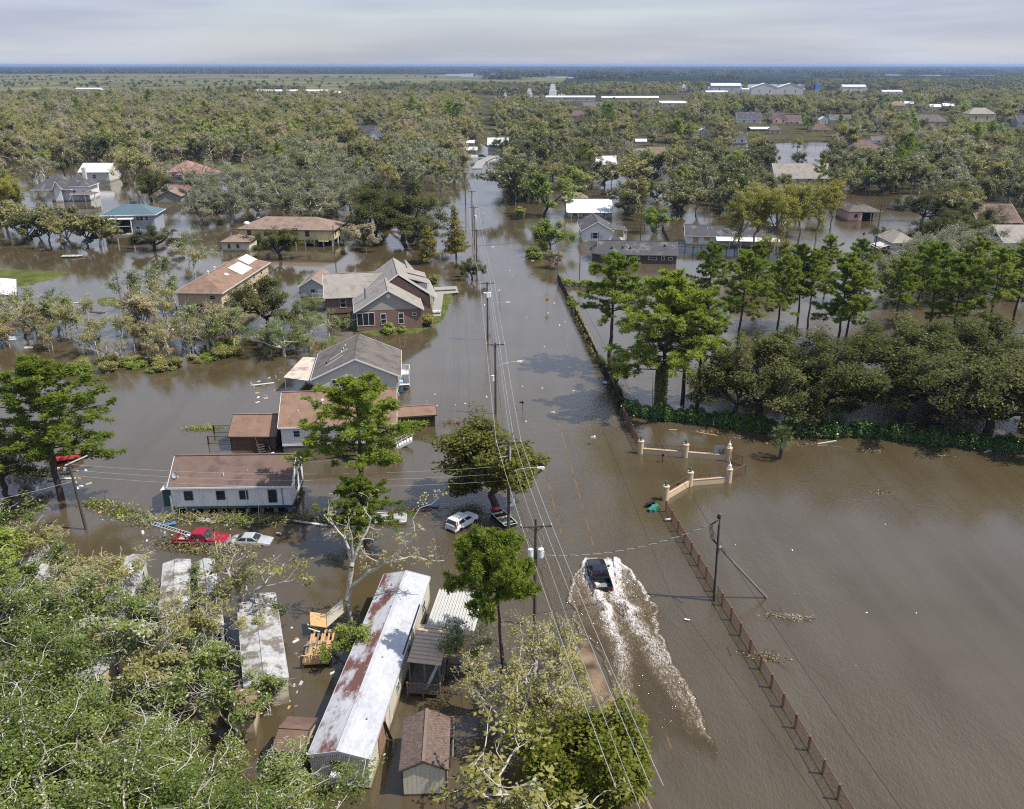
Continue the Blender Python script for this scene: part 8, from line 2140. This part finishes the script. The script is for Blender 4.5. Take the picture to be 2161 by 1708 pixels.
for x, y, rx, ry in ((205, 1066, 2.2, .9), (232, 1074, 2.2, .9), (262, 1084, 2.4, .9), (292, 1094, 2.4, 1), (322, 1104, 2.4, 1.1), (352, 1098, 2.6, 1.4), (392, 1096, 2.6, 1.2), (440, 1098, 2.6, 1.2), (486, 1100, 2.4, 1.2), (520, 1104, 2.4, 1.0), (560, 1102, 2.4, 1.0), (610, 1098, 2.2, .8), (655, 1096, 2.2, .8), (365, 1146, 2.6, 1.2), (410, 1158, 2.6, 1.2), (462, 1160, 2.4, 1.2), (90, 1002, 3, 1.4), (45, 1012, 3, 1.4), (700, 1098, 2, .7), (745, 1096, 2, .7)):
    tangle(x, y, rx, ry, 16, 'brown storm brush lying in the water line around the white cottage', rs.choice((LM['olive'], LM['tan'], LM['fresh'])), .9, group=G9, leaves=300, wood=rs.choice(('bark', 'greybark', 'palebark')))
for x, y in ((1290, 612), (1560, 925), (1480, 912), (1700, 938), (1840, 952), (1985, 962), (1640, 1300), (1680, 1305), (1600, 1382), (1630, 1392), (1350, 1302), (1860, 1040), (1580, 905), (1640, 935)):
    tangle(x, y, 1.6, .5, 6, 'small raft of sticks and straw drifting on the open flood at right', LM['tan'], .2, group='stick rafts on the flood at right', leaves=70, wood='bark')
for x, y, l in ((1495, 917, 2.6), (1745, 934, 3.2), (1765, 944, 1.4), (2090, 952, 2.2), (1558, 920, 1.6), (1420, 908, 1.2), (1735, 941, 1.6)):
    float_board(x, y, l, .16, M[rs.choice(('offwhite', 'greywood', 'newwood'))], 'pale plank drifting below the long glossy hedge', rs.uniform(-.5, .5), group='planks below the glossy hedge')
for x, y, l, m_, lb in ((655, 1106, 4.2, 'offwhite', 'long pale plank floating right of the white cottage'), (885, 1078, 3.0, 'greywood', 'grey beam floating left of the bare brown branches'), (1308, 628, 3.2, 'offwhite', 'white beam caught against the black iron fence at the far end'), (1292, 603, 2.4, 'offwhite', 'white beam lying beside the bright green clipped hedge'), (66, 1003, 5.0, 'newwood', 'long tan board in the brush at the left edge'), (130, 1012, 3.4, 'offwhite', 'pale board in the brush near the big leaning pine'),
                       (1285, 808, 2.2, 'white', 'white sheet caught on the black iron fence'), (556, 812, 3.6, 'offwhite', 'pale sheet floating left of the storm worn awning'), (905, 1068, 2.4, 'blue', 'blue tarpaulin floating left of the white hatchback'), (340, 1102, 2.8, 'green_trim', 'dark green panel floating at the corner of the white cottage'), (352, 1108, 2.2, 'blue', 'bright blue sheet floating at the corner of the white cottage'), (438, 1100, 2.0, 'bluewall', 'pale blue hoop float below the white cottage'), (612, 1074, 1.4, 'blue', 'blue drum standing under the right end of the white cottage'),
                       (1450, 1310, .5, 'white', 'white scrap floating beside the braced pole'), (1410, 1098, .9, 'offwhite', 'white bag floating beside the red fence'), (255, 690, 3, 'offwhite', 'white sheet in the scrub at middle left'), (160, 640, 5, 'offwhite', 'large white tarpaulin spread over the scrub at middle left'), (20, 715, 5, 'white', 'white roof sheet in the scrub at the left edge'), (165, 548, 3.5, 'newwood', 'loose lumber floating beside the green hulled boat'), (62, 600, 3, 'darkwood', 'dark trailer frame on the grass bank at the left edge'), (205, 660, 4, 'darkwood', 'rusty farm machine wreck behind the scrub')):
    o = float_board(x, y, l, l * .34 if m_ in ('blue', 'white', 'bluewall', 'green_trim') else .3, M[m_], lb, rs.uniform(-.4, .5), z=.12, tilt=rs.uniform(-.1, .14))
    o['category'] = 'debris'
# scraps: real pieces, each of its own
mm = [M[k] for k in ('white', 'offwhite', 'newwood', 'blue', 'greywood', 'red', 'ltgrey')]
scr = [MB().hexa([(-.3, -.2, 0), (.3, -.16, 0), (.26, .2, 0), (-.28, .17, 0)], [(-.26, -.15, .14), (.22, -.12, .1), (.2, .14, .12), (-.2, .12, .16)]).mesh('scrap', m_) for m_ in mm]
def scraps(n, poly, label, group, smin=.4, smax=1.1, wts=(5, 4, 3, 1, 3, 1, 3)):
    x0, x1 = min(q[0] for q in poly), max(q[0] for q in poly); y0, y1 = min(q[1] for q in poly), max(q[1] for q in poly); k = 0
    while k < n:
        x, y = rs.uniform(x0, x1), rs.uniform(y0, y1)
        if not inpoly(x, y, poly): continue
        k += 1; p = P(x, y); o = link('debris_scrap', rs.choices(scr, wts)[0], None, label, 'debris', group); o.location = (p.x, p.y, .0); s_ = rs.uniform(smin, smax); o.scale = (s_ * rs.uniform(.7, 2.2), s_, s_); o.rotation_euler = (0, 0, rs.uniform(0, 6.28))
scraps(34, [(180, 1060), (340, 1100), (660, 1090), (680, 1120), (330, 1150), (180, 1090)], 'scrap of storm rubbish floating in front of the white cottage', 'rubbish in front of the white cottage', .25, .8, (2, 3, 3, .6, 4, .2, 3))
scraps(34, [(520, 1300), (720, 1290), (720, 1420), (600, 1520), (480, 1500)], 'scrap of wreckage strewn round the splintered deck', 'wreckage round the splintered deck', .25, .7, (1, 2, 1.5, .2, 6, .1, 4))
scraps(90, [(0, 1200), (470, 1230), (480, 1480), (0, 1560)], 'scrap of wreckage among the wrecked trailers at left', 'wreckage among the trailers at left', .3, 1.1, (2, 3, 2, .3, 5, .3, 4))
scraps(30, [(0, 980), (190, 990), (190, 1030), (0, 1040)], 'scrap of rubbish in the brush near the big leaning pine', 'rubbish near the leaning pine')
scraps(40, [(0, 640), (330, 640), (480, 740), (240, 780), (0, 720)], 'scrap of rubbish in the scrub at middle left', 'rubbish in the scrub at middle left', .4, 1.4, (2, 3, 2, .2, 3, .1, 3))
scraps(26, [(960, 540), (1180, 540), (1240, 900), (900, 900)], 'white scrap drifting on the flooded road', 'white scraps on the flooded road', .3, .6, (8, 3, 0, 0, 0, 0, 1))
scraps(7, [(1450, 1010), (2100, 990), (2140, 1680), (1800, 1640)], 'tiny pale scrap drifting on the open flood at right', 'tiny scraps on the open flood', .15, .3, (6, 3, 1, 0, 0, 0, 1))
scraps(24, [(520, 800), (600, 780), (600, 830), (560, 850), (520, 850)], 'scrap of rubbish beside the storm worn awning', 'rubbish beside the awning', .3, 1.0, (1, 2, 2, .3, 4, .6, 3))
# shrubs round the brick house
for x, y, h, k, lb in ((905, 690, 2.6, 'bush_1', 'tan shrub at the right front corner of the red brick house'), (893, 640, 2.2, 'bush_0', 'dark shrub against the right wall of the red brick house'), (848, 702, 1.4, 'bush_0', 'small round shrub below the front windows of the red brick house'), (918, 600, 2.4, 'bush_1', 'brown shrub at the head of the driveway'), (820, 704, 2.2, 'bush_0', 'spiky dwarf palm shrub in front of the red brick house')):
    tree(k, 'shrub', x, y, h, lb, wide=1.1, cat='shrub', zoff=.2)
o = float_board(940, 617, 5.0, .7, M['darkwood'], 'dark log lying on the lawn beyond the driveway', .2, z=.5)
